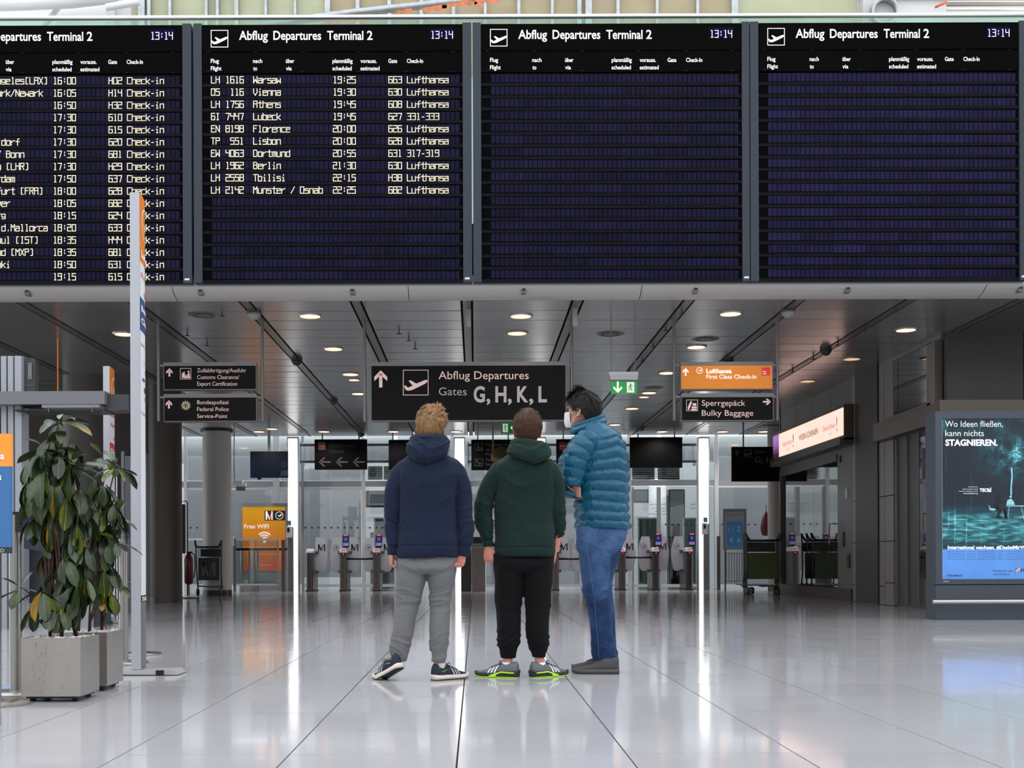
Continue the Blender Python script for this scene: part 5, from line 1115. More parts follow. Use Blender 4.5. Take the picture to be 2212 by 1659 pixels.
# ---------------------------------------------------------------- potted plants
PLM = mat('planter_steel', (178, 173, 167), .26, .85, var=.07, vscale=5, stretch=(1, 1, .3))
LEAFM = []
def leaf_mat(name, c1, c2, mid):
    m = bpy.data.materials.new(name); m.use_nodes = True; nt = m.node_tree; n = nt.nodes; L = nt.links; b = n['Principled BSDF']
    b.inputs['Roughness'].default_value = .3; b.inputs['Specular IOR Level'].default_value = .45
    tc = n.new('ShaderNodeTexCoord'); t = n.new('ShaderNodeTexNoise'); t.inputs['Scale'].default_value = 9; L.new(tc.outputs['Object'], t.inputs['Vector'])
    oi = n.new('ShaderNodeObjectInfo'); ad = n.new('ShaderNodeMath'); ad.operation = 'ADD'; L.new(t.outputs['Fac'], ad.inputs[0]); L.new(oi.outputs['Random'], ad.inputs[1])
    r = n.new('ShaderNodeValToRGB'); r.color_ramp.elements[0].position = .5; r.color_ramp.elements[1].position = 1.25
    r.color_ramp.elements[0].color = lin(c1) + (1,); r.color_ramp.elements[1].color = lin(c2) + (1,); L.new(ad.outputs[0], r.inputs[0])
    # pale midrib along local x
    s = n.new('ShaderNodeSeparateXYZ'); L.new(tc.outputs['Object'], s.inputs[0]); ab = n.new('ShaderNodeMath'); ab.operation = 'ABSOLUTE'; L.new(s.outputs['Y'], ab.inputs[0])
    lt = n.new('ShaderNodeMath'); lt.operation = 'LESS_THAN'; lt.inputs[1].default_value = .0013; L.new(ab.outputs[0], lt.inputs[0])
    mx = n.new('ShaderNodeMix'); mx.data_type = 'RGBA'; L.new(lt.outputs[0], mx.inputs[0]); L.new(r.outputs[0], mx.inputs[6]); mx.inputs[7].default_value = lin(mid) + (1,)
    L.new(mx.outputs[2], b.inputs['Base Color']); return m
LM = [leaf_mat('leaf_green', (26, 40, 22), (60, 76, 44), (96, 110, 66)), leaf_mat('leaf_dark', (18, 32, 20), (44, 62, 36), (80, 96, 58)), leaf_mat('leaf_olive', (52, 66, 20), (92, 104, 32), (150, 160, 80)), leaf_mat('leaf_yellowing', (60, 72, 26), (176, 128, 36), (190, 170, 70))]
def leaf_mesh(L_, W_, droop, cup, m, i):
    n = 9; vs = []; fs = []
    for k in range(n):
        t = k / (n - 1); w = W_ * (math.sin(PI * min(1, t * .93 + .035)) ** .75) * (.62 + .5 * t) if 0 < k < n - 1 else W_ * (.05 if k == 0 else .01)
        x = L_ * (t - .12 * t * t * droop); z = -droop * L_ * .42 * t * t
        for s in (-1, -.5, 0, .5, 1): vs.append((x, s * w * .5, z + cup * abs(s) ** 1.3 * w * .5 + .0015 * math.sin(k * 2.1 + s * 2)))
    for k in range(n - 1):
        for j in range(4): a = k * 5 + j; fs.append((a, a + 1, a + 6, a + 5))
    me = bpy.data.meshes.new('leaf%d' % i); me.from_pydata(vs, [], fs); me.materials.append(m); me.polygons.foreach_set('use_smooth', [True] * len(me.polygons)); return me
rl = random.Random(11); LME = []
for i in range(12):
    LME.append(leaf_mesh(rl.uniform(.135, .20), rl.uniform(.058, .082), rl.uniform(.2, 1.0), rl.uniform(.1, .4), LM[(0, 1, 0, 1, 0, 2, 1, 0, 0, 3, 2, 1)[i]], i))
def plant(x0, yf, w, d, zt, whorls, lab, red=False):
    cx = x0 + w / 2; cy = yf + d / 2
    root = thing('potted_plant', lab, 'potted plant', (cx, cy, 0))
    zb = .03
    mb = MB(); o = [(x0, yf), (x0 + w, yf), (x0 + w, yf + d), (x0, yf + d)]; q = .006; i_ = [(x0 + q, yf + q), (x0 + w - q, yf + q), (x0 + w - q, yf + d - q), (x0 + q, yf + d - q)]
    vs = [(a, b, zb) for a, b in o] + [(a, b, zt) for a, b in o] + [(a, b, zt) for a, b in i_] + [(a, b, zt - .06) for a, b in i_]
    fs = [(0, 1, 2, 3)] + [(j, (j + 1) % 4, 4 + (j + 1) % 4, 4 + j) for j in range(4)] + [(4 + j, 4 + (j + 1) % 4, 8 + (j + 1) % 4, 8 + j) for j in range(4)] + [(8 + j, 8 + (j + 1) % 4, 12 + (j + 1) % 4, 12 + j) for j in range(4)]
    mb.add(vs, fs).build('planter', PLM, root)
    if not red:
        rs_ = random.Random(5); SC = mat('scratch_dark', (112, 104, 96), .6, .3)
        for k in range(26):
            a = x0 + (w * rs_.uniform(.2, .42) if k < 16 else w * rs_.uniform(.3, .9)); z_ = rs_.uniform(.05, zt - .03); l_ = rs_.uniform(.006, .03); t_ = 0 if k < 16 else rs_.uniform(-.02, .02)
            MB().add([(a, yf - .0006, z_), (a + .0016, yf - .0006, z_), (a + .0016 + t_, yf - .0006, z_ + l_), (a + t_, yf - .0006, z_ + l_)], [(0, 1, 2, 3)]).build('scratch', SC, root, fix=False)
    for a in (x0 + .045, x0 + w - .045):
        for b in (yf + .05, yf + d - .05): MB().lathe([(.022, -.012), (.024, 0), (.022, .012)], (a, b, .024), 14, 'x').build('caster', BLACK, root, True)
    MB().box(x0 + .02, x0 + w - .02, yf + .02, yf + d - .02, .018, .031).build('under_tray', BLACK, root)
    MB().box(x0 + q, x0 + w - q, yf + q, yf + d - q, zt - .05, zt - .018).build('soil', mat('soil', (50, 44, 38), .95, bump=.5), root)
    # white pebbles
    g = MB(); rp = random.Random(int(yf * 100))
    for k in range(330):
        a = rp.uniform(x0 + .014, x0 + w - .014); b = rp.uniform(yf + .014, yf + d - .014); r = rp.uniform(.007, .013); z = zt - .018 + rp.uniform(0, .016)
        h = [Vector((math.cos(j * PI / 3) * r, math.sin(j * PI / 3) * r * .8, 0)) for j in range(6)]; sc = r * .7
        rt = Matrix.Rotation(rp.uniform(0, 6), 3, 'Z')
        vs = [Vector((a, b, z)) + rt @ v for v in h] + [Vector((a, b, z + sc)) + rt @ (v * .55) for v in h] + [Vector((a, b, z - sc))]
        g.add(vs, [(11, 10, 9, 8, 7, 6)[::-1]] + [(j, (j + 1) % 6, 6 + (j + 1) % 6, 6 + j) for j in range(6)] + [(12, (j + 1) % 6, j) for j in range(6)])
    go = g.build('pebbles', mat('pebble_white', (204, 202, 200), .7, var=.3, vscale=60), root, True); go['kind'] = 'stuff'
    # stems
    BRK = mat('bark', (62, 44, 34), .8, var=.3, vscale=40)
    bases = [(cx - .05, cy - .02), (cx + .02, cy - .04), (cx + .07, cy + .03)]
    li = 0
    for wi, (px, py, dd, n, sc, mode) in enumerate(whorls):
        c = P(px, py, cy + dd); bx, by = bases[wi % 3]
        mid = Vector(((bx * .55 + c.x * .45), (by * .6 + c.y * .4), zt * .3 + c.z * .6))
        MB().tube([(bx, by, zt - .03), (bx * .85 + mid.x * .15, by, zt + (mid.z - zt) * .4), mid, (mid.x * .4 + c.x * .6, mid.y * .4 + c.y * .6, mid.z * .35 + c.z * .65), c], [.010 if wi < 3 else .005, .009 if wi < 3 else .005, .006, .004, .003], 7).build('stem', BRK, root, True)
        ph = rl.uniform(0, 6)
        for k in range(n):
            az = ph + k * 2.399; el = rl.uniform(-1.05, .1) if mode == 0 else rl.uniform(-1.5, -.8)
            if k < 2 and mode == 0: el = rl.uniform(.3, 1.0)
            s = sc * rl.uniform(.75, 1.15)
            o = link('leaf', LME[(lambda q: q if q != 9 or rl.random() < .35 else 4)(rl.randrange(12))], root, root['_loc'])
            dz = .02 * k / n
            M = Matrix.Translation(c - Vector(root['_loc']) + Vector((0, 0, -dz))) @ Matrix.Rotation(az, 4, 'Z') @ Matrix.Rotation(-el, 4, 'Y') @ Matrix.Rotation(rl.uniform(-.5, .5), 4, 'X') @ Matrix.Translation((.018, 0, 0)) @ Matrix.Scale(s, 4)
            o.matrix_world = M; o.matrix_basis = M
            li += 1
    if red: 
        a = P(229, 1345, 6.9); MB().lathe([(.005, 0), (.005, .04)], (a.x, a.y, zt - .02), 10).build('gauge_stick', GREYP, root); MB().lathe([(.006, .04), (.006, .055), (.001, .058)], (a.x, a.y, zt - .02), 10).build('gauge_tip', mat('gauge_red', (190, 40, 40), .4), root)
    return root
PX0 = P(45, 1440, 6.22).x; PX1 = P(174, 1440, 6.22).x
plant(PX0, 6.22, PX1 - PX0, .31, .332, [(128, 908, .0, 11, .8, 0), (96, 965, -.02, 10, 1.0, 0), (150, 998, -.06, 13, 1.05, 0), (72, 990, .05, 8, 1.0, 1), (118, 1030, -.09, 11, 1.1, 1), (170, 1050, -.02, 11, 1.1, 1), (85, 1050, .02, 9, 1.05, 1), (130, 1085, .06, 10, 1.1, 1), (180, 1095, .05, 9, 1.0, 1), (105, 1120, -.05, 9, 1.0, 1), (150, 1150, -.03, 10, 1.0, 1), (188, 1170, -.02, 8, .95, 1), (110, 1180, .04, 8, .95, 1), (160, 1215, -.06, 10, 1.0, 1), (92, 1272, -.08, 10, .9, 0), (130, 1255, .0, 9, 1.0, 1), (186, 1240, .0, 8, .9, 1), (45, 1268, -.05, 7, .7, 0), (150, 1285, -.07, 9, .9, 1), (75, 1300, .05, 6, .8, 1), (60, 1035, .0, 7, .95, 1), (112, 938, .0, 9, .95, 1), (152, 950, .02, 9, .95, 1), (84, 978, .02, 8, 1.0, 1), (128, 972, -.06, 9, 1.05, 1), (100, 1010, -.08, 9, 1.1, 1), (145, 1060, -.1, 9, 1.1, 1), (110, 1090, -.02, 8, 1.05, 1), (75, 1110, .04, 6, 1.0, 1), (165, 1125, -.08, 8, 1.0, 1), (125, 1145, .05, 7, 1.0, 1), (140, 1195, -.08, 8, 1.0, 1), (175, 1205, .03, 7, 1.0, 1), (110, 1235, .03, 7, 1.0, 1), (165, 1255, -.09, 8, .95, 1), (105, 1290, -.05, 7, .95, 1), (130, 1310, -.1, 6, .8, 1)],
      'front potted plant with broad drooping leaves in a square steel planter')
PX2 = P(231, 1440, 6.74).x
plant(PX2 - .309, 6.74, .309, .31, .33, [(222, 985, .0, 9, .85, 0), (250, 1005, -.03, 8, .9, 0), (205, 1030, .05, 8, .9, 1), (235, 1060, .0, 9, 1.0, 1), (215, 1090, -.05, 8, 1.0, 1), (250, 1115, .0, 7, .85, 0), (228, 1140, .02, 8, .95, 1), (250, 1165, -.03, 7, .85, 0), (212, 1190, .0, 8, .9, 1), (238, 1215, -.02, 8, .85, 1), (226, 1260, -.05, 7, .85, 1), (248, 1262, .03, 5, .7, 0), (225, 1040, -.06, 8, 1.0, 1), (245, 1080, -.05, 8, 1.0, 1), (210, 1120, -.03, 7, 1.0, 1), (235, 1170, -.06, 8, .95, 1), (225, 1225, -.07, 8, .95, 1), (240, 1275, -.05, 6, .8, 1)],
      'rear potted plant with broad leaves in a square steel planter, partly behind the front one', True)
# ---------------------------------------------------------------- people
def catmull(xs, ys, q):
    xs = np.array(xs, float); ys = np.array(ys, float); m = np.gradient(ys, xs, axis=0) if len(xs) > 2 else np.zeros_like(ys)
    out = []
    for x in q:
        i = int(np.clip(np.searchsorted(xs, x) - 1, 0, len(xs) - 2)); h = xs[i + 1] - xs[i]; t = (x - xs[i]) / h
        out.append((2 * t**3 - 3 * t**2 + 1) * ys[i] + (t**3 - 2 * t**2 + t) * h * m[i] + (-2 * t**3 + 3 * t**2) * ys[i + 1] + (t**3 - t**2) * h * m[i + 1])
    return np.array(out)
class Soft(MB):
    """closed tubes and trunks that are afterwards fused into one continuous skin"""
    def rings(s, cs, A, B, seg=30, p=2.0):
        n = len(cs); vs = []
        for i in range(n):
            for k in range(seg):
                w = 2 * PI * k / seg; cw, sw = math.cos(w), math.sin(w)
                a = math.copysign(abs(cw) ** (2 / p), cw); b = math.copysign(abs(sw) ** (2 / p), sw)
                vs.append(Vector(cs[i]) + a * Vector(A[i]) + b * Vector(B[i]))
        fs = [(i * seg + k, i * seg + (k + 1) % seg, (i + 1) * seg + (k + 1) % seg, (i + 1) * seg + k) for i in range(n - 1) for k in range(seg)]
        fs += [tuple(range(seg - 1, -1, -1)), tuple(range((n - 1) * seg, n * seg))]
        return s.add(vs, fs)
    def limb(s, pts, rs, ratio=1.0, step=.012, seg=22, mod=None, up=(0, 1, 0)):
        pts = np.array([tuple(p) for p in pts], float); L = np.concatenate([[0], np.cumsum(np.linalg.norm(np.diff(pts, axis=0), axis=1))])
        n = max(4, int(L[-1] / step)); q = np.linspace(0, L[-1], n); c = catmull(L, pts, q); r = catmull(L, np.array(rs, float), q)
        cs, A, B = [], [], []
        rt = catmull(L, np.array(ratio if hasattr(ratio, '__len__') else [ratio] * len(rs), float), q)
        for i in range(n):
            t = Vector(c[min(i + 1, n - 1)] - c[max(i - 1, 0)]).normalized(); u = Vector(up); a = t.cross(u)
            if a.length < .2: a = t.cross(Vector((1, 0, 0)))
            a.normalize(); b = a.cross(t).normalized(); k = r[i] * (mod(q[i], L[-1]) if mod else 1)
            cs.append(Vector(c[i])); A.append(a * k); B.append(b * k * rt[i])
        return s.rings(cs, A, B, seg)
    def trunk(s, rows, step=.012, seg=48, mod=None, p=2.3):     # rows: (z, xl, xr, yfront(far), yback(near))
        rows = sorted(rows, key=lambda r: r[0]); z = [r[0] for r in rows]; q = np.arange(z[0], z[-1] + 1e-6, step); d = catmull(z, np.array([r[1:] for r in rows]), q)
        cs, A, B = [], [], []
        for zz, (xl, xr, yf, yb) in zip(q, d):
            k = mod(zz) if mod else 1; cs.append(((xl + xr) / 2, (yf + yb) / 2, zz)); A.append((max(.004, (xr - xl) / 2 * k), 0, 0)); B.append((0, max(.004, (yf - yb) / 2 * k), 0))
        return s.rings(cs, A, B, seg, p)
    def ball(s, c, r, M=None, seg=20):
        vs = []; n = seg // 2
        for i in range(n + 1):
            th = PI * i / n
            for k in range(seg): 
                v = Vector((r[0] * math.sin(th) * math.cos(2 * PI * k / seg), r[1] * math.sin(th) * math.sin(2 * PI * k / seg), r[2] * math.cos(th)))
                if M is not None: v = M @ v
                vs.append(Vector(c) + v)
        fs = [(i * seg + k, i * seg + (k + 1) % seg, (i + 1) * seg + (k + 1) % seg, (i + 1) * seg + k) for i in range(n) for k in range(seg)]
        return s.add(vs, fs)
    def fuse(s, name, m, parent, voxel, smooth=4, disp=None, sf=.5):
        off = Vector(parent['_loc']); me = bpy.data.meshes.new('tmp'); me.from_pydata([tuple(Vector(v) - off) for v in s.v], [], s.f)
        bm = bmesh.new(); bm.from_mesh(me); bmesh.ops.remove_doubles(bm, verts=bm.verts, dist=1e-6); bmesh.ops.recalc_face_normals(bm, faces=bm.faces); bm.to_mesh(me); bm.free()
        o = bpy.data.objects.new('tmp', me); col.objects.link(o)
        r = o.modifiers.new('r', 'REMESH'); r.mode = 'VOXEL'; r.voxel_size = voxel
        if smooth: k = o.modifiers.new('s', 'SMOOTH'); k.iterations = smooth; k.factor = sf
        dg = bpy.context.evaluated_depsgraph_get(); out = bpy.data.meshes.new_from_object(o.evaluated_get(dg)); bpy.data.objects.remove(o)
        out.name = name
        if disp:
            n = len(out.vertices); co = np.empty(n * 3); out.vertices.foreach_get('co', co); co = co.reshape(-1, 3); no = np.empty(n * 3); out.vertices.foreach_get('normal', no); no = no.reshape(-1, 3)
            d = disp(co + np.array(off), no); co += no * d[:, None]; out.vertices.foreach_set('co', co.ravel()); out.update()
        out.materials.clear(); out.materials.append(m); out.polygons.foreach_set('use_smooth', [True] * len(out.polygons))
        return link(name, out, parent, off)
def vnoise(co, sc):
    return np.array([noise.noise(Vector((p[0] * sc[0], p[1] * sc[1], p[2] * sc[2]))) for p in co])

SKIN = mat('skin', (214, 166, 146), .5, var=.06, vscale=30)
def skinm(name, rgb):
    m = mat(name, rgb, .5, var=.05, vscale=25); b = m.node_tree.nodes['Principled BSDF']; b.inputs['Subsurface Weight'].default_value = .12; b.inputs['Subsurface Radius'].default_value = (.02, .006, .004); return m
HEADR = [(0.000, .028, .088, .040), (0.018, .044, .096, .005), (0.045, .056, .096, -.045), (0.070, .064, .093, -.072), (0.095, .070, .094, -.088), (0.125, .0745, .095, -.097), (0.150, .0765, .096, -.101), (0.178, .073, .086, -.097), (0.203, .060, .062, -.080), (0.221, .038, .030, -.052), (0.229, .012, .0, -.024)]
class Head:
    def __init__(s, chin, yaw, scale=1.0, pitch=0.0):
        s.M = Matrix.Translation(chin) @ Matrix.Rotation(yaw, 4, 'Z') @ Matrix.Rotation(pitch, 4, 'X') @ Matrix.Scale(scale, 4); s.k = scale
    def geo(s, sb):
        n0 = len(sb.v)
        sb.trunk([(h, -w, w, f, b) for h, w, f, b in HEADR], step=.006, seg=36, p=2.15)
        sb.ball((0, .100, .088), (.011, .017, .014)); sb.ball((0, .096, .105), (.008, .012, .022))        # nose
        sb.ball((0, .094, .052), (.024, .010, .006)); sb.ball((0, .093, .043), (.020, .010, .007))          # lips
        for e in (-1, 1):
            sb.ball((e * .033, .088, .129), (.026, .012, .008)); sb.ball((e * .040, .072, .088), (.018, .014, .016))
            Mr = Matrix.Rotation(e * .38, 3, 'Z') @ Matrix.Rotation(-.18, 3, 'X')
            sb.ball((e * .079, -.012, .098), (.0055, .017, .031), Mr); sb.ball((e * .084, -.022, .106), (.004, .011, .022), Mr); sb.ball((e * .077, .0, .072), (.006, .009, .010), Mr)
        for i in range(n0, len(sb.v)): sb.v[i] = tuple(s.M @ Vector(sb.v[i]))
    def face(s, root, iris=(70, 90, 110)):
        ew = mat('eye_white', (235, 232, 228), .2); ir = mat('iris', iris, .2); lp = mat('lip', (176, 104, 98), .5); br = mat('brow', (84, 62, 44), .8)
        for e in (-1, 1):
            a = Soft().ball(s.M @ Vector((e * .032, .0775, .114)), (.012 * s.k,) * 3, seg=14); eo = a.build('eye', ew, root, True); eo['_loc'] = root['_loc']
            Soft().ball(s.M @ Vector((e * .032, .0855, .114)), (.0048 * s.k,) * 3, seg=10).build('iris', ir, eo, True)
            p = [s.M @ Vector((e * x, y, z)) for x, y, z in ((.016, .100, .130), (.032, .100, .1345), (.050, .091, .131))]
            MB().tube(p, .0028, 6).build('eyebrow', br, root, True)
        p = [s.M @ Vector(v) for v in ((-.022, .100, .0475), (0, .1045, .0475), (.022, .100, .0475))]
        MB().tube(p, [.001, .0032, .001], 6).build('lips', lp, root, True)
    def hair(s, root, name, rgb, rgb2, n=6000, length=.034, whorl=(.15, -.55, .82), low=-.62, seed=1, lift0=.035, lift1=.13, messy=.5, width=.0022, lean=(0, 0, -1), front=.50, fat=1.0, tuft=None):
        rr = np.random.RandomState(seed); C0 = Vector((0, -.003, .123)); R = Vector((.0785, .1005, .108))
        W = Vector(whorl).normalized(); vs = []; fs = []; cols = []
        def surf(u, l): return C0 + Vector((u.x * R.x * (1 + l), u.y * R.y * (1 + l), u.z * R.z * (1 + l)))
        def zmin(u):
            az = math.atan2(u.x, -u.y)            # 0 at the back
            a = abs(az); 
            if a < .95: return low
            if a < 1.3: return low + (a - .95) / .35 * (-.04 - low)
            if a < 1.85: return -.04
            return min(front, -.04 + (a - 1.85) / .45 * (front + .04))
        # closely cropped base: a cap just above the scalp
        cap = []; cf = []; NU, NV = 56, 34
        for i in range(NV + 1):
            for k in range(NU):
                az = 2 * PI * k / NU; d = Vector((math.sin(az), -math.cos(az), 0)); z0 = zmin(Vector((d.x, d.y, 0))); th0 = math.asin(z0); th = th0 + (PI / 2 - th0) * i / NV
                u = Vector((d.x * math.cos(th), d.y * math.cos(th), math.sin(th))); nz = noise.noise(u * 5 + Vector((seed, 0, 0))) * .03 + noise.noise(u * 14) * .018
                cap.append(surf(u, lift0 + fat * (.055 * min(1, i / 7) + nz * min(1, i / 5) + .02 * max(0, u.z))))
        for i in range(NV):
            for k in range(NU): cf.append((i * NU + k, i * NU + (k + 1) % NU, (i + 1) * NU + (k + 1) % NU, (i + 1) * NU + k))
        cap = [s.M @ v for v in cap]
        m = bpy.data.materials.new('hair_' + str(seed)); m.use_nodes = True; nt = m.node_tree; b = nt.nodes['Principled BSDF']; b.inputs['Roughness'].default_value = .5; b.inputs['Specular IOR Level'].default_value = .25
        at = nt.nodes.new('ShaderNodeAttribute'); at.attribute_name = 'tone'; nt.links.new(at.outputs['Color'], b.inputs['Base Color'])
        base = MB().add(cap, cf)
        nf = len(cf); c1, c2 = np.array(lin(rgb)), np.array(lin(rgb2)); cols += [tuple(c1 * .55) + (1,)] * nf
        made = 0
        while made < n:
            u = Vector(rr.normal(size=3)).normalized()
            if u.z < zmin(u) + .03: continue
            made += 1
            cl = noise.noise(u * 6 + Vector((seed * 3, 1, 2))); cl2 = noise.noise(u * 11 + Vector((7, seed, 2)))
            f = (u - W * u.dot(W)); f = f.normalized() if f.length > .05 else Vector((1, 0, 0))
            down = Vector(lean) - u * Vector(lean).dot(u)
            sw = u.cross(f) * (.9 * cl + .7 * cl2 + .25 + rr.normal() * .12 * messy) * messy * 1.9
            d = (f * .8 + down * (.9 - .5 * u.z) + sw); d = (d - u * d.dot(u)).normalized()
            L_ = length * (1 + .25 * rr.normal()) * (.55 + .45 * min(1, max(0, (u.z - low) * 1.6))); tn = rr.uniform(-1, 1) * .6 + cl2 * .8
            lf = lift1 * (.55 + .6 * max(0, u.z)) * (1 + .6 * cl * messy + .25 * rr.normal() * messy)
            if abs(u.x) > .62 and u.z < .35: lf *= .45 + .55 * max(0, (u.z + .1) / .45); L_ *= .75
            if u.dot(W) > .88: lf *= .5
            if tuft is not None and u.dot(Vector(tuft[0]).normalized()) > tuft[1]: lf *= 2.1; L_ *= 1.35; d = (d + Vector(tuft[2])).normalized()
            col_ = c1 + (c2 - c1) * np.clip(.5 + .45 * tn, 0, 1); S = 4; pts = []
            for k in range(S + 1):
                t = k / S; uu = (u + d * (L_ / .1) * t).normalized(); pts.append(surf(uu, lift0 + .03 * fat + lf * (.25 + .75 * t ** .8)))
            if min(p.z for p in pts) < -.02: pass
            o = len(base.v)
            for k in range(S + 1):
                t = (pts[min(k + 1, S)] - pts[max(k - 1, 0)]).normalized(); nn = (pts[k] - C0).normalized(); sd = t.cross(nn).normalized() * width * (1 - .85 * (k / S) ** 1.5) * (1 + .3 * rr.uniform(-1, 1))
                base.v += [tuple(s.M @ (pts[k] - sd)), tuple(s.M @ (pts[k] + sd))]
            for k in range(S): base.f.append((o + 2 * k, o + 2 * k + 1, o + 2 * k + 3, o + 2 * k + 2)); cols.append(tuple(np.clip(col_ * (1 + .10 * k / S), 0, 1)) + (1,))
        o = base.build(name, m, root, True, fix=False)
        a = o.data.attributes.new('tone', 'FLOAT_COLOR', 'FACE'); a.data.foreach_set('color', np.array(cols, dtype=np.float32).ravel())
        return o
def hand(sb, W, d, n, s, k=1.0, curl=.9, spread=.10, thumb=.6, thumb_dir=None):
    """palm and five fingers fused with the arm. W wrist, d finger direction, n towards the palm side, s thumb side"""
    d, n, s = Vector(d).normalized(), Vector(n).normalized(), Vector(s).normalized(); W = Vector(W)
    cs = [W - d * .03 * k, W, W + d * .03 * k, W + d * .06 * k, W + d * .082 * k]
    sb.rings(cs, [s * w * k for w in (.024, .026, .034, .038, .036)], [n * w * k for w in (.019, .018, .0155, .014, .011)], 20, 2.4)
    for i, (o, L_, r) in enumerate(((.027, .068, .0078), (.009, .076, .0080), (-.010, .070, .0077), (-.027, .055, .0068))):
        p = W + d * .074 * k + s * o * k; q = [p - d * .01 * k, p]; a = curl * .45; dd = d + s * o * spread * 10
        for f_ in (.42, .32, .26):
            a_ = a; v = (dd * math.cos(a_) + n * math.sin(a_)).normalized(); p = p + v * L_ * f_ * k; q.append(p); a += curl * .75
        sb.limb(q, [r * k, r * 1.04 * k, r * k, r * .9 * k, r * .72 * k], step=.006, seg=12, up=tuple(s))
        sb.ball(q[-1], (r * .74 * k,) * 3, seg=10)
    t = thumb_dir if thumb_dir is not None else (d * .75 + s * .75 + n * .45); t = Vector(t).normalized()
    p0 = W + d * .018 * k + s * .022 * k; p1 = p0 + (t * .7 + s * .5).normalized() * .030 * k; p2 = p1 + (t + n * .1).normalized() * .028 * k; p3 = p2 + (t + n * .25).normalized() * .022 * k
    sb.limb([p0, p1, p2, p3], [.013 * k, .0105 * k, .0092 * k, .0078 * k], step=.006, seg=12, up=tuple(n)); sb.ball(p3, (.0078 * k,) * 3, seg=10)

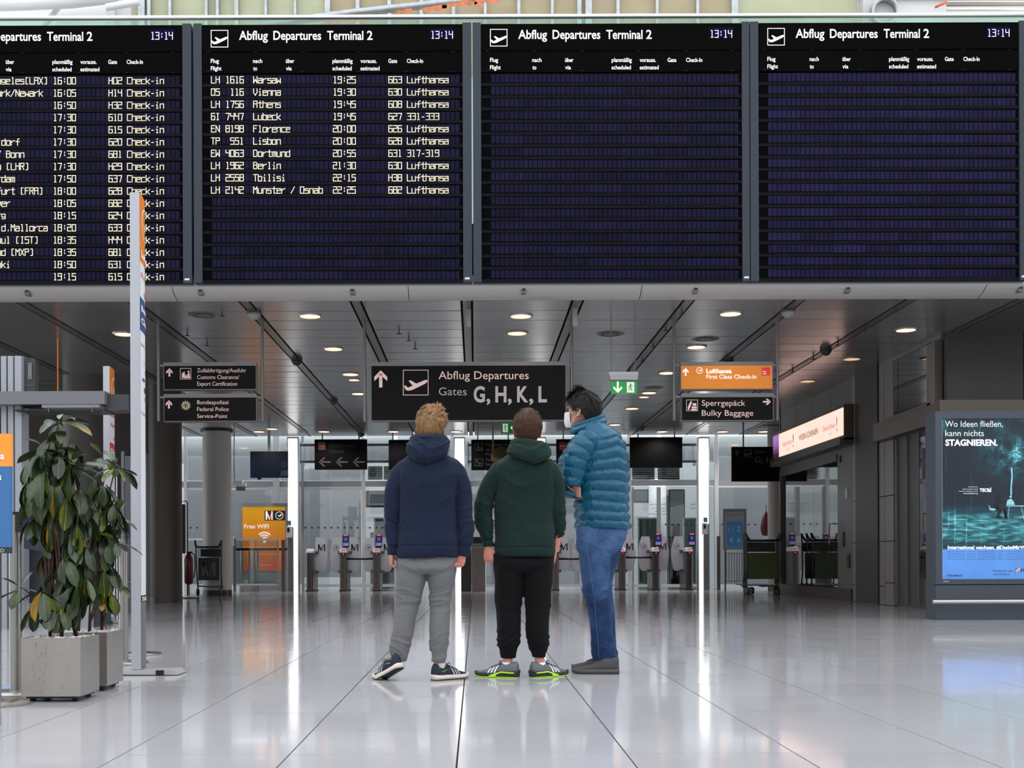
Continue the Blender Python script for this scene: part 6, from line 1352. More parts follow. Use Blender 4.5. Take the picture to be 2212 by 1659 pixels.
def shoe(root, heel, d, L_, z0, upper, sole_m, sole2, stripe, lace, pitch=0.0, H=.095, side=1, accent=None, style=0, mid=None):
    """sports shoe: heel point on the floor, direction d; side = +1 shows stripes on the left of d"""
    d = Vector((d[0], d[1], 0)).normalized(); r = Vector((d.y, -d.x, 0)); h = Vector((heel[0], heel[1], z0)); up = Vector((0, 0, 1))
    def tf(t, a, z):                    # along, across, height -> world, with the heel lifted about the ball of the foot
        x = t * L_
        if pitch:
            xb = .72 * L_
            if x < xb:
                c, s_ = math.cos(pitch), math.sin(pitch); dx = xb - x; x2 = xb - dx * c + z * s_ ; z2 = dx * s_ + z * c; x, z = x2, z2
        return h + d * x + r * a + up * z
    T = [0, .03, .1, .2, .32, .45, .58, .7, .82, .92, .98, 1.0]
    HW = [.020, .028, .033, .035, .034, .036, .041, .043, .038, .027, .014, .004]
    TZ = [H * .93, H * 1.06, H * 1.05, H * .98, H * .98, H * .84, H * .68, H * .55, H * .46, H * .38, H * .30, H * .24]
    B0 = .020
    def ur(t): return float(np.interp(t, T, HW)), float(np.interp(t, T, TZ))
    def up_pt(t, ang, off=0.0):
        w, z = ur(t); c, s_ = math.cos(ang), math.sin(ang); zc = B0 + (z - B0) * .28
        ww = (w + off) * (math.copysign(abs(c) ** .8, c)); 
        zz = zc + ((z - zc + off) * abs(s_) ** .85 if s_ > 0 else -(zc - B0 + off) * abs(s_) ** .8)
        if s_ > 0: ww *= 1 - .22 * s_ ** 2 * (1 if t < .5 else .4)
        return tf(t, ww, zz)
    seg = 24; q = np.linspace(0, 1, 30); vs = []
    for t in q:
        for k in range(seg): vs.append(up_pt(t, 2 * PI * k / seg))
    fs = [(i * seg + k, i * seg + (k + 1) % seg, (i + 1) * seg + (k + 1) % seg, (i + 1) * seg + k) for i in range(29) for k in range(seg)] + [tuple(range(seg)), tuple(range(29 * seg, 30 * seg))]
    so = MB().add(vs, fs).build('shoe', upper, root, True); so['_loc'] = root['_loc']
    def slab(z0_, z1_, o0, o1, t0=0.0, t1=1.0, heelx=.0):
        n = 26; mb = MB(); ring = []
        tt = np.linspace(t0, t1, n); L2 = [(t, float(np.interp(t, T, HW))) for t in tt]
        out = [(t - (.004 if t == t0 else 0), w) for t, w in L2] + [(t, -w) for t, w in L2[::-1]]
        vs = []
        for (zz, oo) in ((z0_, o0), ((z0_ + z1_) / 2, max(o0, o1) + .0015), (z1_, o1)):
            for t, w in out:
                f = 1 + oo / max(.012, abs(w)); toe = max(0, (t - .8) / .2); heel_ = max(0, (.12 - t) / .12)
                vs.append(tf(t + (.008 * (t > .9)) - heelx * (t < .1), w * f, zz + .012 * toe ** 2 * (1 if zz < .01 else .6) + (.006 * heel_ if zz > .01 else .0)))
        m = len(out); fs = [(j * m + i, j * m + (i + 1) % m, (j + 1) * m + (i + 1) % m, (j + 1) * m + i) for j in range(2) for i in range(m)]
        fs += [tuple(range(m)), tuple(range(3 * m - 1, 2 * m - 1, -1))]
        return mb.add(vs, fs)
    slab(.006, .030, .003, .002, heelx=.006).build('sole', sole_m, so, True)
    slab(0.0, .007, .001, .003, heelx=.0).build('outsole', sole2, so, True)
    if mid is not None: slab(.022, .042, .0035, .001, .0, .45, heelx=.02).build('heel_counter', mid, so, True)
    def strip(t0, t1, a0, a1, w, off=.0022, n=6):
        A, B = [], []
        for k in range(n):
            f = k / (n - 1); t = t0 + (t1 - t0) * f; a = a0 + (a1 - a0) * f; A.append(up_pt(t - w / 2, a, off)); B.append(up_pt(t + w / 2, a, off))
        return MB().add(A + B, [(k, k + 1, n + k + 1, n + k) for k in range(n - 1)])
    if stripe is not None:
        for sd in (0, 1):
            for j in range(3):
                t = .46 + .075 * j; a0, a1 = (-.25, .95) if sd == 0 else (PI + .25, PI - .95)
                strip(t + .05, t - .03, a0, a1, .038).build('stripe', stripe, so, True)
    if accent is not None:
        if style == 0:
            for sd in (0, 1):
                for t0, t1, a0, a1 in ((.10, .26, .55, .9), (.16, .30, .15, .35)):
                    if sd: a0, a1 = PI - a0, PI - a1
                    strip(t0, t1, a0, a1, .028, .003).build('neon_mark', accent, so, True)
        else:
            for sd in (0, 1):
                A, B = [], []; n = 14
                for k in range(n):
                    f = k / (n - 1); t = .02 + .6 * f; zt = .040 - .004 * math.cos(PI * f) - (.030 * max(0, f - .55) / .45); zb = zt - .007 - (.004 * f)
                    w, _ = ur(t); sg = 1 if sd == 0 else -1
                    A.append(tf(t, sg * (w + .006), zt)); B.append(tf(t, sg * (w + .007), zb if f < .7 else .006))
                MB().add(A + B, [(k, k + 1, n + k + 1, n + k) for k in range(n - 1)]).build('neon_band', accent, so, True)
    if lace is not None:
        for j in range(5):
            t = .40 + .055 * j; pts = [up_pt(t, a, .004) for a in (.9, 1.2, 1.57, 1.94, 2.25)]; MB().tube(pts, .0028, 6).build('lace', lace, so, True)
        c = up_pt(.40, 1.57, .008)
        for e in (-1, 1):
            MB().tube([c, c + r * e * .018 + up * .012, c + r * e * .036 + up * .002, c + r * e * .022 - up * .008, c], .0022, 6).build('lace_loop', lace, so, True)
    return so

def crease(co, sx, sz, slant=0.0, seed=0.0):
    q = np.stack([co[:, 0] + seed, co[:, 1], co[:, 2] + slant * co[:, 0]], 1)
    w = vnoise(q + 5.3, (4, 4, 4)) * .05
    q[:, 2] += w
    a = 1 - 2 * np.abs(vnoise(q, (sx, sx, sz))); b = 1 - 2 * np.abs(vnoise(q + 2.7, (sx * 1.8, sx * 1.8, sz * 1.7)))
    return np.clip(a, 0, 1) ** 2.2 + .45 * np.clip(b, 0, 1) ** 2.2 - .45
def folds(amp, sc, z0=None, extra=None):
    def f(co, no):
        d = amp * vnoise(co, sc) + amp * .4 * vnoise(co + 3.1, tuple(v * 2.3 for v in sc))
        if extra is not None: d = d + extra(co, no)
        return d
    return f

# ---- common frame: pixel outline at the person's distance
class Fig:
    def __init__(s, D, zx0, zy0, k): s.D, s.a, s.b, s.k = D, zx0, zy0, k
    def __call__(s, zx, zy, dy=0.0):
        p = P(s.a + zx / s.k, s.b + zy / s.k, s.D); return Vector((p.x, s.D + dy, p.z))
    def m(s, z): return z / s.k * s.D / F
def row(f, zy, xl, xr, yf, yb): 
    a, b = f(xl, zy), f(xr, zy); return (a.z, a.x, b.x, f.D + yf, f.D + yb)

def hoodie(f, root, C, body_rows, arms, hood_rows, neck, hemz, cuff, m, seams, name='hoodie'):
    sb = Soft(); sb.trunk([row(f, *r) for r in body_rows], step=.010, seg=56, p=2.4)
    for a in arms: sb.limb([f(x, y, dy) for x, y, dy, r in a], [f.m(r) for x, y, dy, r in a], ratio=1.0, step=.010, seg=28)
    # shoulders bridge
    (x1, y1, x2, y2, r) = neck['yoke']
    sb.limb([f(x1, y1), f((x1 + x2) / 2, min(y1, y2) - neck['rise']), f(x2, y2)], [f.m(r), f.m(r) * 1.15, f.m(r)], ratio=.95, step=.012)
    zc = [f(0, y).z for y in cuff]; zh = f(0, hemz).z
    xs = [f(x, 0).x for x in seams]
    def extra(co, no):
        d = np.zeros(len(co))
        d -= .0045 * np.exp(-((co[:, 2] - zh) / .006) ** 2)
        inside = (co[:, 0] > xs[0]) & (co[:, 0] < xs[1])
        rib = .0008 * np.sin(co[:, 0] * 900)
        d += np.where((co[:, 2] < zh - .004) & inside, rib, 0)
        for z in zc: d -= np.where(~inside, .004 * np.exp(-((co[:, 2] - z) / .007) ** 2), 0)
        # sleeve creases: slanted rings near the elbow and above the cuff
        t = co[:, 2] + .35 * np.abs(co[:, 0] - (xs[0] + xs[1]) / 2)
        w = np.where(~inside, 1.0, 0.0) * (np.exp(-((co[:, 2] - (zc[0] + .16)) / .10) ** 2) + .8 * np.exp(-((co[:, 2] - (zc[0] + .03)) / .03) ** 2))
        q_ = co.copy(); q_[:, 2] -= .5 * np.sqrt((co[:, 0] - (xs[0] + xs[1]) / 2 - .03) ** 2 + .08 ** 2)
        d += .0085 * w * crease(q_, 5, 20)
        d += .0085 * np.where(inside, 1, .5) * crease(q_, 4, 6, seed=3) * np.clip((co[:, 2] - zh) / .08, 0, 1)
        # arm hole seam
        c0 = (xs[0] + xs[1]) / 2; hw = (xs[1] - xs[0]) / 2; zs = f(0, neck['arm_y']).z
        u = np.abs(co[:, 0] - c0) - (hw * .98 - .03 * np.clip((co[:, 2] - zs) / .2, -1, 1))
        d -= np.where((co[:, 2] > zs - .02) & (co[:, 2] < zs + .16), .004 * np.exp(-(u / .006) ** 2), 0)
        return d
    o = sb.fuse(name, m, root, .0055, 5, folds(.010, (5, 5, 3.2), extra=extra))
    o['_loc'] = root['_loc']
    # hood: collar roll and hanging pouch
    hb = Soft(); hb.trunk([row(f, *r) for r in hood_rows], step=.007, seg=48, p=2.2)
    cx, cy = neck['c']; rx, ry = f.m(neck['rx']), neck['ry']; c = f(cx, cy, neck['dy']); n = 30; pts = []; rs = []
    for k in range(n + 1):
        a = 2 * PI * k / n; back = (1 - math.sin(a)) / 2
        pts.append(c + Vector((rx * math.cos(a), ry * math.sin(a), neck['tilt'] * math.sin(a) + neck['roll'] * math.cos(a)))); rs.append(f.m(neck['r']) * (.8 + .35 * back))
    hb.limb(pts[:-1] + [pts[0]], rs, step=.008, seg=20, up=(0, 0, 1))
    cxm = f(neck['seam'], 0).x
    def hx(co, no):
        d = -.0045 * np.exp(-((co[:, 0] - cxm - .10 * (co[:, 2] - c.z)) / .0035) ** 2) * (co[:, 2] < c.z + .0)
        q_ = co.copy(); q_[:, 2] -= .55 * np.abs(co[:, 0] - cxm); d += .010 * crease(q_, 5, 13) * (co[:, 2] < c.z + .02)
        return d
    hb.fuse('hood', m, root, .0055, 4, folds(.006, (9, 9, 9), extra=hx))
    return o
def body_skin(f, root, m, head, parts, hands, vox=.0036):
    sb = Soft(); head.geo(sb)
    for pts, rs in parts: sb.limb(pts, rs, step=.012, seg=20)
    for h in hands: hand(sb, *h[0], **h[1])
    return sb.fuse('body', m, root, vox, 3, None)
def cloth(name, rgb, rough=.9, var=.12, vs=120, bump=.4, sheen=.3, rgb2=None):
    return mat(name, rgb, rough, var=var, vscale=vs, bump=bump, bscale=700, sheen=sheen, spec=.2, rgb2=rgb2)
NAVYC = cloth('navy_fleece', (23, 33, 54), sheen=.06); GREENC = cloth('green_fleece', (18, 40, 35), sheen=.06); GREYC = cloth('grey_marl', (92, 93, 95), var=.22, vs=520, rgb2=(124, 125, 127), sheen=.1); BLKC = cloth('black_jersey', (10, 10, 12), sheen=.02)
WSOLE = mat('sole_cream', (220, 208, 196), .6); BSOLE = mat('sole_black', (26, 26, 27), .7); NEON = mat('neon_green', (176, 232, 40), .5)
STRW = mat('stripe_white', (232, 234, 238), .4); STRS = mat('stripe_silver', (176, 180, 188), .35, .3)

# ======== boy in the navy hoodie
f = Fig(7.34, 780, 860, 2.591)
r1 = thing('person', 'blond child seen from behind in navy hoodie, grey joggers and dark three-stripe sneakers', 'person', (f(365, 900).x, 7.34, 0))
hd = Head(f(388, 252, .02) + Vector((0, .0, -.02)), -.10, .98)
zc_ = f(388, 252).z
hd = Head(Vector((f(388, 0).x, 7.36, f(0, 58).z - .229 * 1.0)), -.08, 1.0)
SK1 = skinm('skin_fair', (206, 136, 118))
armL = [(290, 352, 0, 26), (258, 372, 0, 40), (232, 402, 0, 50), (203, 462, .0, 53), (178, 560, .0, 47), (172, 650, -.01, 43), (172, 740, -.02, 38), (176, 800, -.03, 35), (176, 850, -.03, 31), (176, 880, -.03, 28)]
armR = [(470, 352, 0, 26), (500, 370, 0, 40), (526, 402, 0, 50), (552, 462, .0, 51), (572, 560, .0, 46), (582, 650, -.01, 44), (586, 740, -.02, 43), (586, 800, -.03, 38), (578, 850, -.03, 33), (574, 884, -.03, 30)]
body1 = [(895, 197, 547, .14, -.135), (880, 196, 548, .145, -.14), (840, 199, 549, .145, -.14), (800, 203, 547, .14, -.135), (700, 212, 538, .125, -.12), (600, 222, 530, .12, -.115), (500, 218, 542, .12, -.12), (440, 205, 560, .115, -.12), (400, 205, 553, .105, -.115), (360, 222, 532, .09, -.105), (330, 250, 500, .08, -.09), (300, 290, 460, .07, -.07), (270, 320, 435, .055, -.055)]
hood1 = [(205, 318, 462, -.01, -.09), (230, 282, 488, .0, -.115), (262, 262, 497, .0, -.135), (292, 252, 496, -.01, -.15), (318, 262, 484, -.02, -.155), (340, 286, 455, -.04, -.155), (360, 315, 415, -.06, -.145), (376, 340, 380, -.08, -.13)]
neck1 = dict(yoke=(255, 398, 504, 398, 40), rise=14, c=(378, 250), rx=84, ry=.088, dy=-.005, tilt=-.012, roll=-.016, r=25, seam=372, arm_y=520)
hoodie(f, r1, None, body1, [armL, armR], hood1, neck1, 828, (838, 838), NAVYC, (205, 548))
hd.face(r1)
hd.hair(r1, 'hair', (92, 64, 38), (170, 130, 86), n=9000, length=.034, whorl=(.12, -.75, .5), low=-.72, seed=1, lift0=.03, lift1=.15, messy=1.05, width=.0019, tuft=((.85, -.35, .45), .80, (.6, 0, .25)))
hL = f(176, 872, -.03); hR = f(566, 872, -.03)
nk = hd.M @ Vector((0, -.03, .03)); ch = f(372, 480, 0)
legparts = lambda f, L: [([f(*p[:3]) for p in L], [f.m(p[3]) for p in L])]
body_skin(f, r1, SK1, hd,
    [([nk, nk + Vector((0, -.01, -.06)), f(375, 330, 0), f(370, 480, 0), f(372, 700, 0), f(372, 900, 0)], [.052, .05, .065, .105, .10, .105]),
     ([f(320, 400), f(235, 430), f(180, 600), f(174, 760, -.02), hL], [.04, .038, .033, .028, .024]), ([f(430, 400), f(520, 430), f(574, 600), f(586, 760, -.02), hR], [.04, .038, .033, .028, .024]),
     ([f(285, 900), f(258, 1140, .015), f(224, 1380, -.015), f(212, 1470, -.02)], [.07, .045, .035, .03]), ([f(452, 900), f(443, 1140, .015), f(438, 1400, -.015), f(434, 1490, -.015)], [.07, .045, .035, .03])],
    [((hL, (.0, .05, -1), (1, .5, .1), (.15, 1, 0)), dict(k=.86, curl=1.6)), ((hR, (-.25, .05, -1), (-.3, -.8, .2), (-1, .2, 0)), dict(k=.86, curl=1.6, thumb_dir=(-.55, -.2, .75)))])
# joggers
sb = Soft(); L1 = [(286, 880, 0, 92), (284, 940, 0, 90), (282, 1000, 0, 84), (270, 1080, .01, 77), (258, 1140, .015, 69), (248, 1210, 0, 62), (236, 1300, -.01, 60), (224, 1370, -.015, 58), (217, 1420, -.02, 51), (216, 1446, -.02, 44), (212, 1462, -.02, 40)]
L2 = [(454, 880, 0, 90), (452, 940, 0, 86), (450, 1000, 0, 80), (446, 1080, .01, 68), (443, 1140, .015, 61), (441, 1240, .0, 57), (438, 1340, -.01, 55), (438, 1400, -.015, 51), (436, 1440, -.02, 43), (434, 1476, -.02, 40)]
for L in (L1, L2): sb.limb([f(*p[:3]) for p in L], [f.m(p[3]) for p in L], ratio=1.05, step=.010, seg=30)
sb.trunk([row(f, *r) for r in [(830, 225, 520, .08, -.085), (880, 208, 534, .10, -.10), (930, 202, 536, .11, -.125), (965, 215, 520, .10, -.12), (985, 260, 470, .07, -.09)]], step=.010, seg=44)
knee = f(0, 1130).z; ank = f(0, 1390).z; seat = f(0, 930).z; cxj = f(370, 0).x
def jog(co, no):
    left = co[:, 0] < cxj
    z = co[:, 2] + np.where(left, .30, -.12) * (co[:, 0] - cxj)
    d = .006 * np.exp(-((co[:, 2] - knee) / .07) ** 2) * 1.6 * crease(np.stack([co[:, 0], co[:, 1], z], 1), 4, 17)
    d += .006 * np.exp(-((co[:, 2] - ank) / .09) ** 2) * 1.5 * crease(np.stack([co[:, 0], co[:, 1], z], 1), 5, 19, seed=4)
    d += .005 * np.exp(-((co[:, 2] - seat) / .09) ** 2) * crease(np.stack([co[:, 0], co[:, 1], co[:, 2] - .5 * np.abs(co[:, 0] - cxj)], 1), 4, 14)
    return d
sb.fuse('joggers', GREYC, r1, .0055, 4, folds(.006, (8, 8, 5), extra=jog))
NSH = mat('shoe_navy', (26, 34, 52), .75, bump=.5, bscale=500)
heelp = f(236, 1500, -.05); D_ = 7.26
shoe(r1, (f(236, 0).x, 7.22), (-.62, .62), .27, 0.0, NSH, WSOLE, BSOLE, STRS, BLACK, pitch=.42, accent=NEON)
shoe(r1, (f(398, 0).x, 7.29), (.74, .60), .27, 0.0, NSH, WSOLE, BSOLE, STRS, BLACK, accent=NEON)
for x, y, dd in ((214, 1462, -.02), (440, 1478, -.01)):
    p = f(x, y, dd); MB().tube([p + Vector((0, 0, .03)), p, p - Vector((0, 0, .04))], [.036, .035, .034], 16).build('sock', STRW, r1, True)

# ======== boy in the green hoodie
g = Fig(7.50, 780, 860, 2.591)
r2_ = thing('person', 'brown-haired child seen from behind in dark green hoodie, black joggers and neon-soled trainers', 'person', (g(915, 900).x, 7.50, 0))
hd2 = Head(Vector((g(932, 0).x, 7.52, g(0, 76).z - .229 * 1.0)), -.07, 1.0)
gL = [(828, 356, 0, 26), (796, 374, 0, 40), (772, 402, 0, 50), (742, 456, .0, 54), (702, 540, .0, 50), (684, 610, -.005, 49), (682, 680, -.01, 48), (696, 740, -.02, 43), (708, 790, -.03, 33), (712, 836, -.03, 29)]
gR = [(1004, 356, 0, 26), (1034, 374, 0, 40), (1056, 402, 0, 50), (1082, 458, .0, 53), (1098, 560, .0, 47), (1104, 660, -.0, 43), (1106, 740, .02, 37), (1092, 800, .03, 26), (1086, 858, .03, 21)]
body2 = [(886, 748, 1084, .14, -.135), (868, 743, 1087, .145, -.14), (835, 747, 1085, .145, -.14), (780, 752, 1082, .14, -.135), (700, 753, 1078, .125, -.12), (600, 752, 1080, .12, -.115), (520, 752, 1085, .12, -.12), (460, 745, 1095, .115, -.12), (410, 742, 1092, .105, -.115), (370, 758, 1072, .09, -.105), (340, 790, 1040, .08, -.09), (310, 840, 1010, .07, -.07), (285, 870, 985, .055, -.055)]
hood2 = [(240, 868, 1008, -.01, -.085), (262, 836, 1040, .0, -.12), (288, 815, 1058, .0, -.14), (312, 818, 1062, -.01, -.155), (332, 850, 1058, -.02, -.16), (350, 892, 1040, -.04, -.155), (364, 925, 1000, -.06, -.145), (374, 950, 975, -.08, -.13)]
neck2 = dict(yoke=(796, 398, 1034, 398, 42), rise=14, c=(936, 272), rx=82, ry=.088, dy=-.005, tilt=-.012, roll=-.014, r=24, seam=962, arm_y=540)
hoodie(g, r2_, None, body2, [gL, gR], hood2, neck2, 838, (796, 800), GREENC, (752, 1086))
hd2.face(r2_, (60, 44, 30))
hd2.hair(r2_, 'hair', (40, 23, 14), (88, 54, 34), n=9000, length=.036, whorl=(.02, -.45, .85), low=-.74, seed=2, lift0=.06, lift1=.16, messy=.75, width=.0019, lean=(0, -.1, -1))
gh = g(712, 838, -.03); gh2 = g(1086, 856, .03)
nk = hd2.M @ Vector((0, -.03, .03))
body_skin(g, r2_, SK1, hd2,
    [([nk, nk + Vector((0, -.01, -.06)), g(930, 340, 0), g(918, 480, 0), g(915, 700, 0), g(912, 900, 0)], [.052, .05, .065, .105, .10, .105]),
     ([g(870, 400), g(775, 432), g(692, 610), g(696, 740, -.02), gh], [.04, .038, .033, .028, .024]), ([g(975, 400), g(1052, 432), g(1102, 620), g(1104, 760, .02), gh2], [.04, .038, .033, .028, .022]),
     ([g(828, 900), g(826, 1130), g(822, 1420, -.02), g(820, 1475, -.02)], [.075, .05, .031, .030]), ([g(1000, 900), g(990, 1130), g(994, 1420, -.02), g(1000, 1475, -.02)], [.075, .05, .031, .030])],
    [((gh, (.05, .05, -1), (.2, 1, .1), (1, -.1, 0)), dict(k=.9, curl=1.35, thumb_dir=(.5, .3, -.8))), ((gh2, (-.1, .15, -1), (-1, .2, .0), (0, 1, 0)), dict(k=.9, curl=.8))])
sb = Soft(); L1 = [(825, 870, 0, 90), (826, 930, 0, 87), (828, 1000, 0, 82), (827, 1100, .01, 77), (825, 1180, .01, 72), (825, 1260, -.005, 68), (826, 1340, -.01, 66), (824, 1385, -.015, 61), (824, 1410, -.02, 47), (824, 1432, -.02, 41), (824, 1450, -.02, 40)]
L2 = [(995, 870, 0, 88), (992, 930, 0, 86), (989, 1050, 0, 80), (989, 1150, .01, 72), (989, 1240, .0, 67), (989, 1330, -.01, 65), (991, 1380, -.015, 59), (993, 1408, -.02, 46), (993, 1432, -.02, 40), (993, 1450, -.02, 39)]
for L in (L1, L2): sb.limb([g(*p[:3]) for p in L], [g.m(p[3]) for p in L], ratio=1.05, step=.010, seg=30)
sb.trunk([row(g, *r) for r in [(820, 775, 1056, .08, -.085), (870, 755, 1072, .10, -.10), (920, 742, 1076, .11, -.125), (950, 752, 1066, .10, -.12), (975, 800, 1020, .07, -.09)]], step=.010, seg=44)
k2, a2, s2_ = g(0, 1160).z, g(0, 1360).z, g(0, 930).z; cx2 = g(912, 0).x
def jog2(co, no):
    d = .005 * np.exp(-((co[:, 2] - k2) / .06) ** 2) * 1.5 * crease(co, 4, 16, .3)
    d += .0055 * np.exp(-((co[:, 2] - a2) / .08) ** 2) * 1.6 * crease(co, 5, 20, -.3, 4)
    return d
sb.fuse('joggers', BLKC, r2_, .0055, 4, folds(.006, (8, 8, 5), extra=jog2))
GSH = mat('shoe_grey', (98, 100, 102), .6, bump=.5, bscale=400); MESH_ = mat('sole_dark', (36, 37, 36), .6)
shoe(r2_, (g(872, 0).x, 7.44), (-.93, .36), .285, 0.0, GSH, MESH_, NEON, STRW, mat('lace_grey', (70, 70, 72), .8), accent=NEON, style=1, mid=MESH_)
shoe(r2_, (g(945, 0).x, 7.44), (.78, .52), .285, 0.0, GSH, MESH_, NEON, STRW, mat('lace_grey', (70, 70, 72), .8), accent=NEON, style=1, mid=MESH_)
for x, y, dd in ((820, 1488, -.02), (1000, 1488, -.01)):
    p = g(x, y, dd); MB().tube([p + Vector((0, 0, .014)), p - Vector((0, 0, .03))], [.036, .037], 16).build('sock', STRW, r2_, True)

# ======== man in the blue puffer jacket
h = Fig(7.80, 1160, 820, 2.515)
r3_ = thing('person', 'dark-haired man with face mask in blue quilted jacket and jeans, arms crossed, looking left', 'person', (h(350, 900).x, 7.80, 0))
YAW = .92
hd3 = Head(Vector((h(252, 0).x, 7.82, h(0, 66).z - .229 * 1.04)), YAW, 1.04, .05)
JKT = mat('puffer_blue', (6, 80, 108), .36, var=.03, vscale=9, spec=.35)
def quilt(zz, slope=0.0): return 1
base_z = h(0, 812).z
def q_mod(pitch, amp): return lambda t, L: 1 + amp * (abs(math.sin(PI * t / pitch)) ** .55 - .6)
sb = Soft()
jr = [(812, 213, 508, .165, -.165), (795, 210, 507, .175, -.175), (760, 208, 500, .18, -.185), (700, 206, 494, .18, -.18), (640, 206, 495, .18, -.18), (580, 200, 498, .185, -.185), (500, 200, 496, .19, -.19), (430, 205, 492, .19, -.19), (380, 215, 484, .18, -.185), (340, 222, 470, .17, -.175), (305, 228, 450, .15, -.155), (275, 232, 420, .125, -.13), (255, 232, 395, .105, -.11), (240, 224, 372, .09, -.09)]
sb.trunk([row(h, *r) for r in jr], step=.008, seg=60, p=2.2)
# collar
cc = h(282, 262, .01); n = 24
sb.limb([h(272, 330, .0), h(278, 290, .0), h(284, 250, .01), h(276, 222, .015)], [.085, .085, .08, .07], ratio=1.0, step=.008)
up_arm = [(290, 318, -.12, 60), (245, 370, -.14, 70), (205, 440, -.15, 72), (184, 520, -.15, 64), (174, 585, -.15, 52)]
sb.limb([h(*p[:3]) for p in up_arm], [h.m(p[3]) for p in up_arm], step=.006, seg=30, mod=q_mod(.062, .14))
fore = [(176, 592, -.14, 52), (172, 600, -.12, 50), (176, 585, -.02, 46), (196, 570, .09, 42)]
sb.limb([h(*p[:3]) for p in fore], [h.m(p[3]) for p in fore], step=.006, seg=28, mod=q_mod(.06, .10))
up2 = [(290, 318, .14, 60), (232, 380, .17, 66), (190, 450, .17, 64), (172, 520, .15, 56)]
sb.limb([h(*p[:3]) for p in up2], [h.m(p[3]) for p in up2], step=.006, seg=28, mod=q_mod(.062, .12))
fore2 = [(172, 525, .14, 50), (162, 560, .05, 46), (176, 605, -.06, 42), (202, 622, -.13, 34)]
sb.limb([h(*p[:3]) for p in fore2], [h.m(p[3]) for p in fore2], step=.006, seg=28, mod=q_mod(.06, .10))
xc = h(350, 0).x; zt_ = h(0, 330).z
def puff(co, no):
    # horizontal channels round the trunk, rising a little towards the shoulder blade
    trunk_m = (co[:, 1] > h.D - .205) | (co[:, 0] > h(330, 0).x)
    arm_edge = h(300, 0).x
    zs_ = [h(0, v).z for v in (620, 585, 520, 440, 370, 318)]; xs_ = [h(v, 0).x for v in (218, 232, 252, 276, 312, 345)]
    arm_edge = np.interp(co[:, 2], zs_, xs_)
    isarm = (co[:, 0] < arm_edge) & (co[:, 1] < h.D - .09) & (co[:, 2] > h(0, 650).z) & (co[:, 2] < h(0, 345).z)
    u = (co[:, 2] - base_z) + .05 * np.sin((co[:, 0] - xc) * 5.5) * np.clip((co[:, 2] - base_z) / .5, 0, 1) - .50 * np.clip(co[:, 0] - xc + .05, -.2, .14) * np.clip((co[:, 2] - base_z - .18) / .35, 0, 1)
    u = u + .006 * vnoise(co, (14, 14, 3))
    s_ = np.abs(np.sin(PI * (u + .012) / .0615)) ** .6
    top = np.clip((h(0, 318).z + .5 * np.clip(co[:, 0] - xc, -.1, .1) - co[:, 2]) / .03, 0, 1)
    d = np.where(isarm, 0, .019 * (s_ - .65)) * top
    cr = np.maximum(0, np.abs(np.sin((co[:, 0] * 1.0 + co[:, 1] * .6) * 120 + 4 * vnoise(co, (18, 18, 18)))) - .2) * (1 - s_)
    d += np.where(isarm, 0, .0055 * cr)
    d += .004 * vnoise(co, (22, 22, 34)) + .003 * vnoise(co, (50, 50, 30))
    return d
sb.fuse('jacket', JKT, r3_, .0052, 2, puff, sf=.4)
co_ = Soft(); n = 26; pts = []; rs = []
for k in range(n + 1):
    a = 2 * PI * k / n; pts.append(h(280, 252, .012) + Vector((.104 * math.cos(a), .092 * math.sin(a), .036 * math.cos(a - .25)))); rs.append(.019)
co_.limb(pts[:-1] + [pts[0]], rs, step=.007, seg=16, up=(0, 0, 1)); 
pts2 = [p + Vector((-(p.x - h(282, 0).x) * .1, -(p.y - h.D) * .1, .034)) for p in pts]
co_.limb(pts2[:-1] + [pts2[0]], [r * .8 for r in rs], step=.007, seg=16, up=(0, 0, 1)); co_.fuse('collar', JKT, r3_, .005, 3, folds(.002, (20, 20, 20)))
hd3.face(r3_, (50, 36, 26))
hd3.hair(r3_, 'hair', (12, 12, 13), (40, 38, 38), n=9500, length=.030, whorl=(.05, -.45, .85), low=-.70, seed=3, lift0=.03, lift1=.17, messy=.8, width=.0018, lean=(.1, .1, -.6), tuft=((0, .5, .8), .85, (0, .1, .3)))
SK3 = skinm('skin_tan', (186, 130, 108))
nk = hd3.M @ Vector((0, -.03, .03)); rh = h(212, 628, -.15)
body_skin(h, r3_, SK3, hd3,
    [([nk, nk + Vector((.005, 0, -.06)), h(290, 330, 0), h(350, 480, 0), h(352, 700, 0), h(350, 850, 0)], [.062, .06, .08, .12, .115, .12]),
     ([h(290, 330, -.12), h(208, 440, -.15), h(186, 565, -.14), h(182, 575, -.02), h(196, 570, .09)], [.05, .042, .028, .026, .024]),
     ([h(290, 330, .14), h(190, 450, .16), h(178, 530, .13), h(192, 618, -.06), rh], [.05, .042, .03, .026, .02]),
     ([h(303, 880, -.06), h(312, 1130, -.08), h(340, 1290, -.05), h(366, 1530, -.02)], [.08, .055, .045, .035]), ([h(398, 880, .07), h(362, 1130, .09), h(382, 1290, .08), h(394, 1540, .07)], [.07, .045, .035, .03])],
    [((rh, (-.25, -.25, .95), (-.3, -.9, 0), (-.9, .3, .2)), dict(k=.78, curl=.6))])
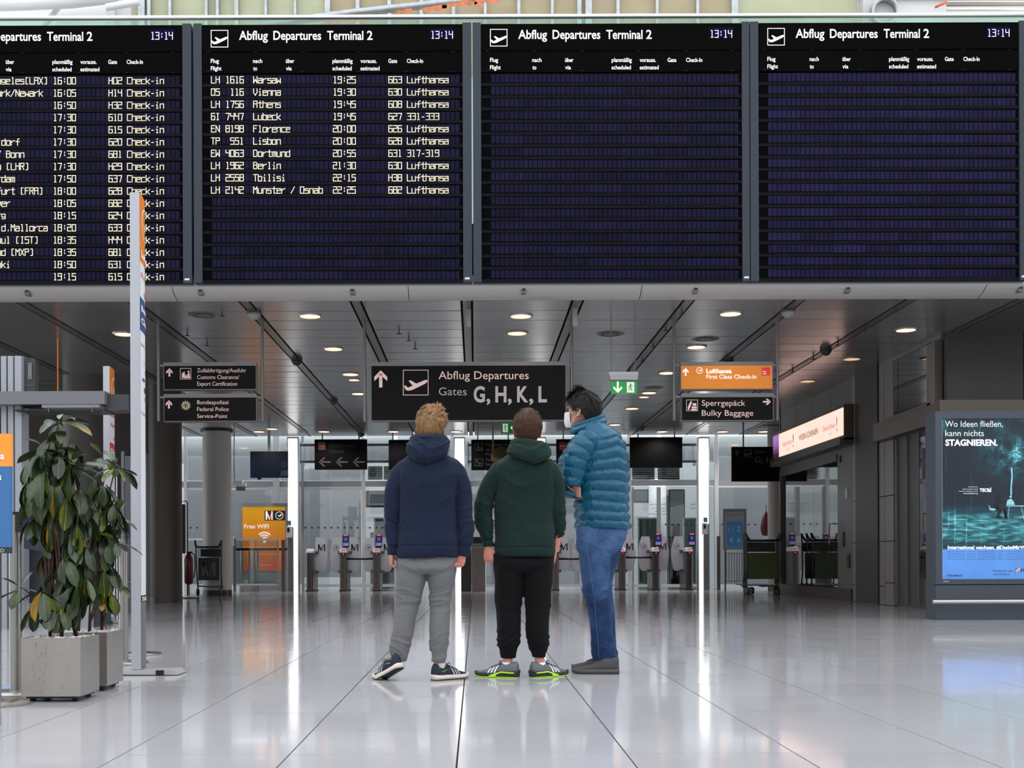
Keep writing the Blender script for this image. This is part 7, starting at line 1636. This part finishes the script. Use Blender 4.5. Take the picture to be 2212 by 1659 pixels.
# face mask
mk = MB(); vs = []; NA, NZ = 15, 9
for j in range(NZ):
    z = .008 + .092 * j / (NZ - 1)
    for k in range(NA):
        a = -1.05 + 2.1 * k / (NA - 1); w = float(np.interp(z, [r[0] for r in HEADR], [r[1] for r in HEADR])); fr = float(np.interp(z, [r[0] for r in HEADR], [r[2] for r in HEADR]))
        bul = .018 + .028 * max(0, math.cos(a)) ** 2 * (1 - ((j - 5) / 7.5) ** 2); vs.append(hd3.M @ Vector(((w + .006) * math.sin(a) * 1.02, .01 + (fr - .01 + bul) * math.cos(a), z)))
mk.add(vs, [(j * NA + k, j * NA + k + 1, (j + 1) * NA + k + 1, (j + 1) * NA + k) for j in range(NZ - 1) for k in range(NA - 1)])
mo = mk.build('face_mask', mat('mask_white', (226, 228, 234), .8), r3_, True); mo['_loc'] = r3_['_loc']
for e in (-1, 1):
    for z0_ in (.018, .09):
        MB().tube([hd3.M @ Vector(v) for v in ((e * .062, .055, z0_), (e * .078, .02, z0_ + (.1 - z0_) * .5), (e * .090, -.012, .118 if z0_ > .05 else .082))], .0016, 6).build('ear_loop', mat('mask_white', (226, 228, 234), .8), mo)
# jeans
JN = bpy.data.materials.new('denim'); JN.use_nodes = True; nt = JN.node_tree; b = nt.nodes['Principled BSDF']; b.inputs['Roughness'].default_value = .85; b.inputs['Specular IOR Level'].default_value = .2
tc = nt.nodes.new('ShaderNodeTexCoord'); t1 = nt.nodes.new('ShaderNodeTexNoise'); t1.inputs['Scale'].default_value = 6; t1.inputs['Detail'].default_value = 6; nt.links.new(tc.outputs['Object'], t1.inputs['Vector'])
r_ = nt.nodes.new('ShaderNodeValToRGB'); r_.color_ramp.elements[0].position = .35; r_.color_ramp.elements[1].position = .72; r_.color_ramp.elements[0].color = lin((30, 52, 88)) + (1,); r_.color_ramp.elements[1].color = lin((70, 100, 142)) + (1,)
sx_ = nt.nodes.new('ShaderNodeSeparateXYZ'); nt.links.new(tc.outputs['Object'], sx_.inputs[0]); mr_ = nt.nodes.new('ShaderNodeMapRange'); nt.links.new(sx_.outputs['Z'], mr_.inputs[0]); mr_.inputs[1].default_value = .35; mr_.inputs[2].default_value = .95; mr_.inputs[3].default_value = -.10; mr_.inputs[4].default_value = .14
ad_ = nt.nodes.new('ShaderNodeMath'); nt.links.new(t1.outputs['Fac'], ad_.inputs[0]); nt.links.new(mr_.outputs[0], ad_.inputs[1]); nt.links.new(ad_.outputs[0], r_.inputs[0]); t2 = nt.nodes.new('ShaderNodeTexNoise'); t2.inputs['Scale'].default_value = 260; mp = nt.nodes.new('ShaderNodeMapping'); mp.inputs['Scale'].default_value = (1, 1, .25); nt.links.new(tc.outputs['Object'], mp.inputs[0]); nt.links.new(mp.outputs[0], t2.inputs['Vector'])
mx = nt.nodes.new('ShaderNodeMix'); mx.data_type = 'RGBA'; mx.blend_type = 'OVERLAY'; mx.inputs[0].default_value = .5; nt.links.new(r_.outputs[0], mx.inputs[6]); nt.links.new(t2.outputs['Fac'], mx.inputs[7]); nt.links.new(mx.outputs[2], b.inputs['Base Color'])
sb = Soft()
LL = [(305, 800, -.05, 88), (303, 880, -.06, 88), (306, 960, -.07, 84), (310, 1050, -.075, 78), (312, 1130, -.08, 72), (325, 1200, -.07, 66), (340, 1290, -.05, 62), (348, 1380, -.04, 62), (358, 1460, -.03, 64), (366, 1520, -.02, 68), (368, 1548, -.02, 70)]
LR = [(400, 800, .06, 84), (398, 880, .07, 78), (382, 960, .08, 70), (368, 1050, .09, 60), (362, 1130, .09, 56), (372, 1200, .09, 52), (382, 1290, .08, 50), (388, 1400, .07, 48), (392, 1500, .07, 50), (394, 1560, .07, 52)]
for L in (LL, LR): sb.limb([h(*p[:3]) for p in L], [h.m(p[3]) for p in L], ratio=1.05, step=.010, seg=32)
sb.trunk([row(h, *r) for r in [(780, 218, 490, .15, -.15), (830, 214, 490, .16, -.16), (880, 213, 472, .16, -.165), (930, 218, 440, .14, -.15), (960, 240, 400, .10, -.12)]], step=.010, seg=44)
kz, az_ = h(0, 1150).z, h(0, 1500).z
def jf(co, no):
    d = .005 * np.exp(-((co[:, 2] - kz) / .09) ** 2) * 1.6 * crease(co, 5, 15, -.5)
    d += .006 * np.exp(-((co[:, 2] - az_) / .10) ** 2) * 1.4 * crease(co, 5, 15, .4, 3)
    d += .004 * np.exp(-((co[:, 2] - h(0, 900).z) / .08) ** 2) * crease(co, 4, 14, .8, 6)
    hz = h(0, 1533).z; d -= .003 * np.exp(-((co[:, 2] - hz) / .004) ** 2)
    return d
jo = sb.fuse('jeans', JN, r3_, .0055, 3, folds(.006, (8, 8, 5), extra=jf)); jo['_loc'] = r3_['_loc']
# stitched seam, pocket and hem, laid on the cloth
STI = mat('stitch', (84, 110, 150), .9); 
from mathutils.bvhtree import BVHTree
bm = bmesh.new(); bm.from_mesh(jo.data); bv = BVHTree.FromBMesh(bm); off3 = Vector(r3_['_loc'])
def lay(pts, name, r=.0018, m=STI):
    out = []
    for x, y in pts:
        p = h(x, y, -.5) - off3; hit = bv.ray_cast(Vector((p.x, -1.0, p.z)), Vector((0, 1, 0)))
        if hit[0] is not None: out.append(hit[0] + Vector((0, -.001, 0)) + off3)
    if len(out) > 2: MB().tube(out, r, 6).build(name, m, jo, True)
lay([(255, 830), (258, 900), (268, 980), (280, 1060), (290, 1130), (300, 1200), (308, 1280), (316, 1360), (324, 1440), (330, 1540)], 'side_seam')
lay([(298, 835), (303, 900), (345, 918), (388, 922), (402, 880), (410, 835)], 'pocket_seam', .0022)
lay([(292, 1534), (320, 1540), (350, 1542), (380, 1542), (410, 1540), (430, 1536)], 'hem_stitch', .0022)
lay([(402, 830), (404, 870), (400, 930)], 'centre_seam')
bm.free()
HS = mat('shoe_charcoal', (62, 62, 64), .7, bump=.4, bscale=400); HSO = mat('shoe_sole_grey', (78, 76, 74), .7)
shoe(r3_, (h(428, 0).x, 7.68), (-1, .10), .30, 0.0, HS, HSO, mat('outsole_charcoal', (48, 46, 45), .8), None, mat('lace_charcoal', (40, 40, 42), .8), H=.10)
shoe(r3_, (h(425, 0).x, 7.86), (-.9, .42), .30, 0.0, HS, HSO, mat('outsole_charcoal', (48, 46, 45), .8), None, mat('lace_charcoal', (40, 40, 42), .8), H=.10)
for o in bpy.data.objects:
    if '_loc' in o.keys(): del o['_loc']
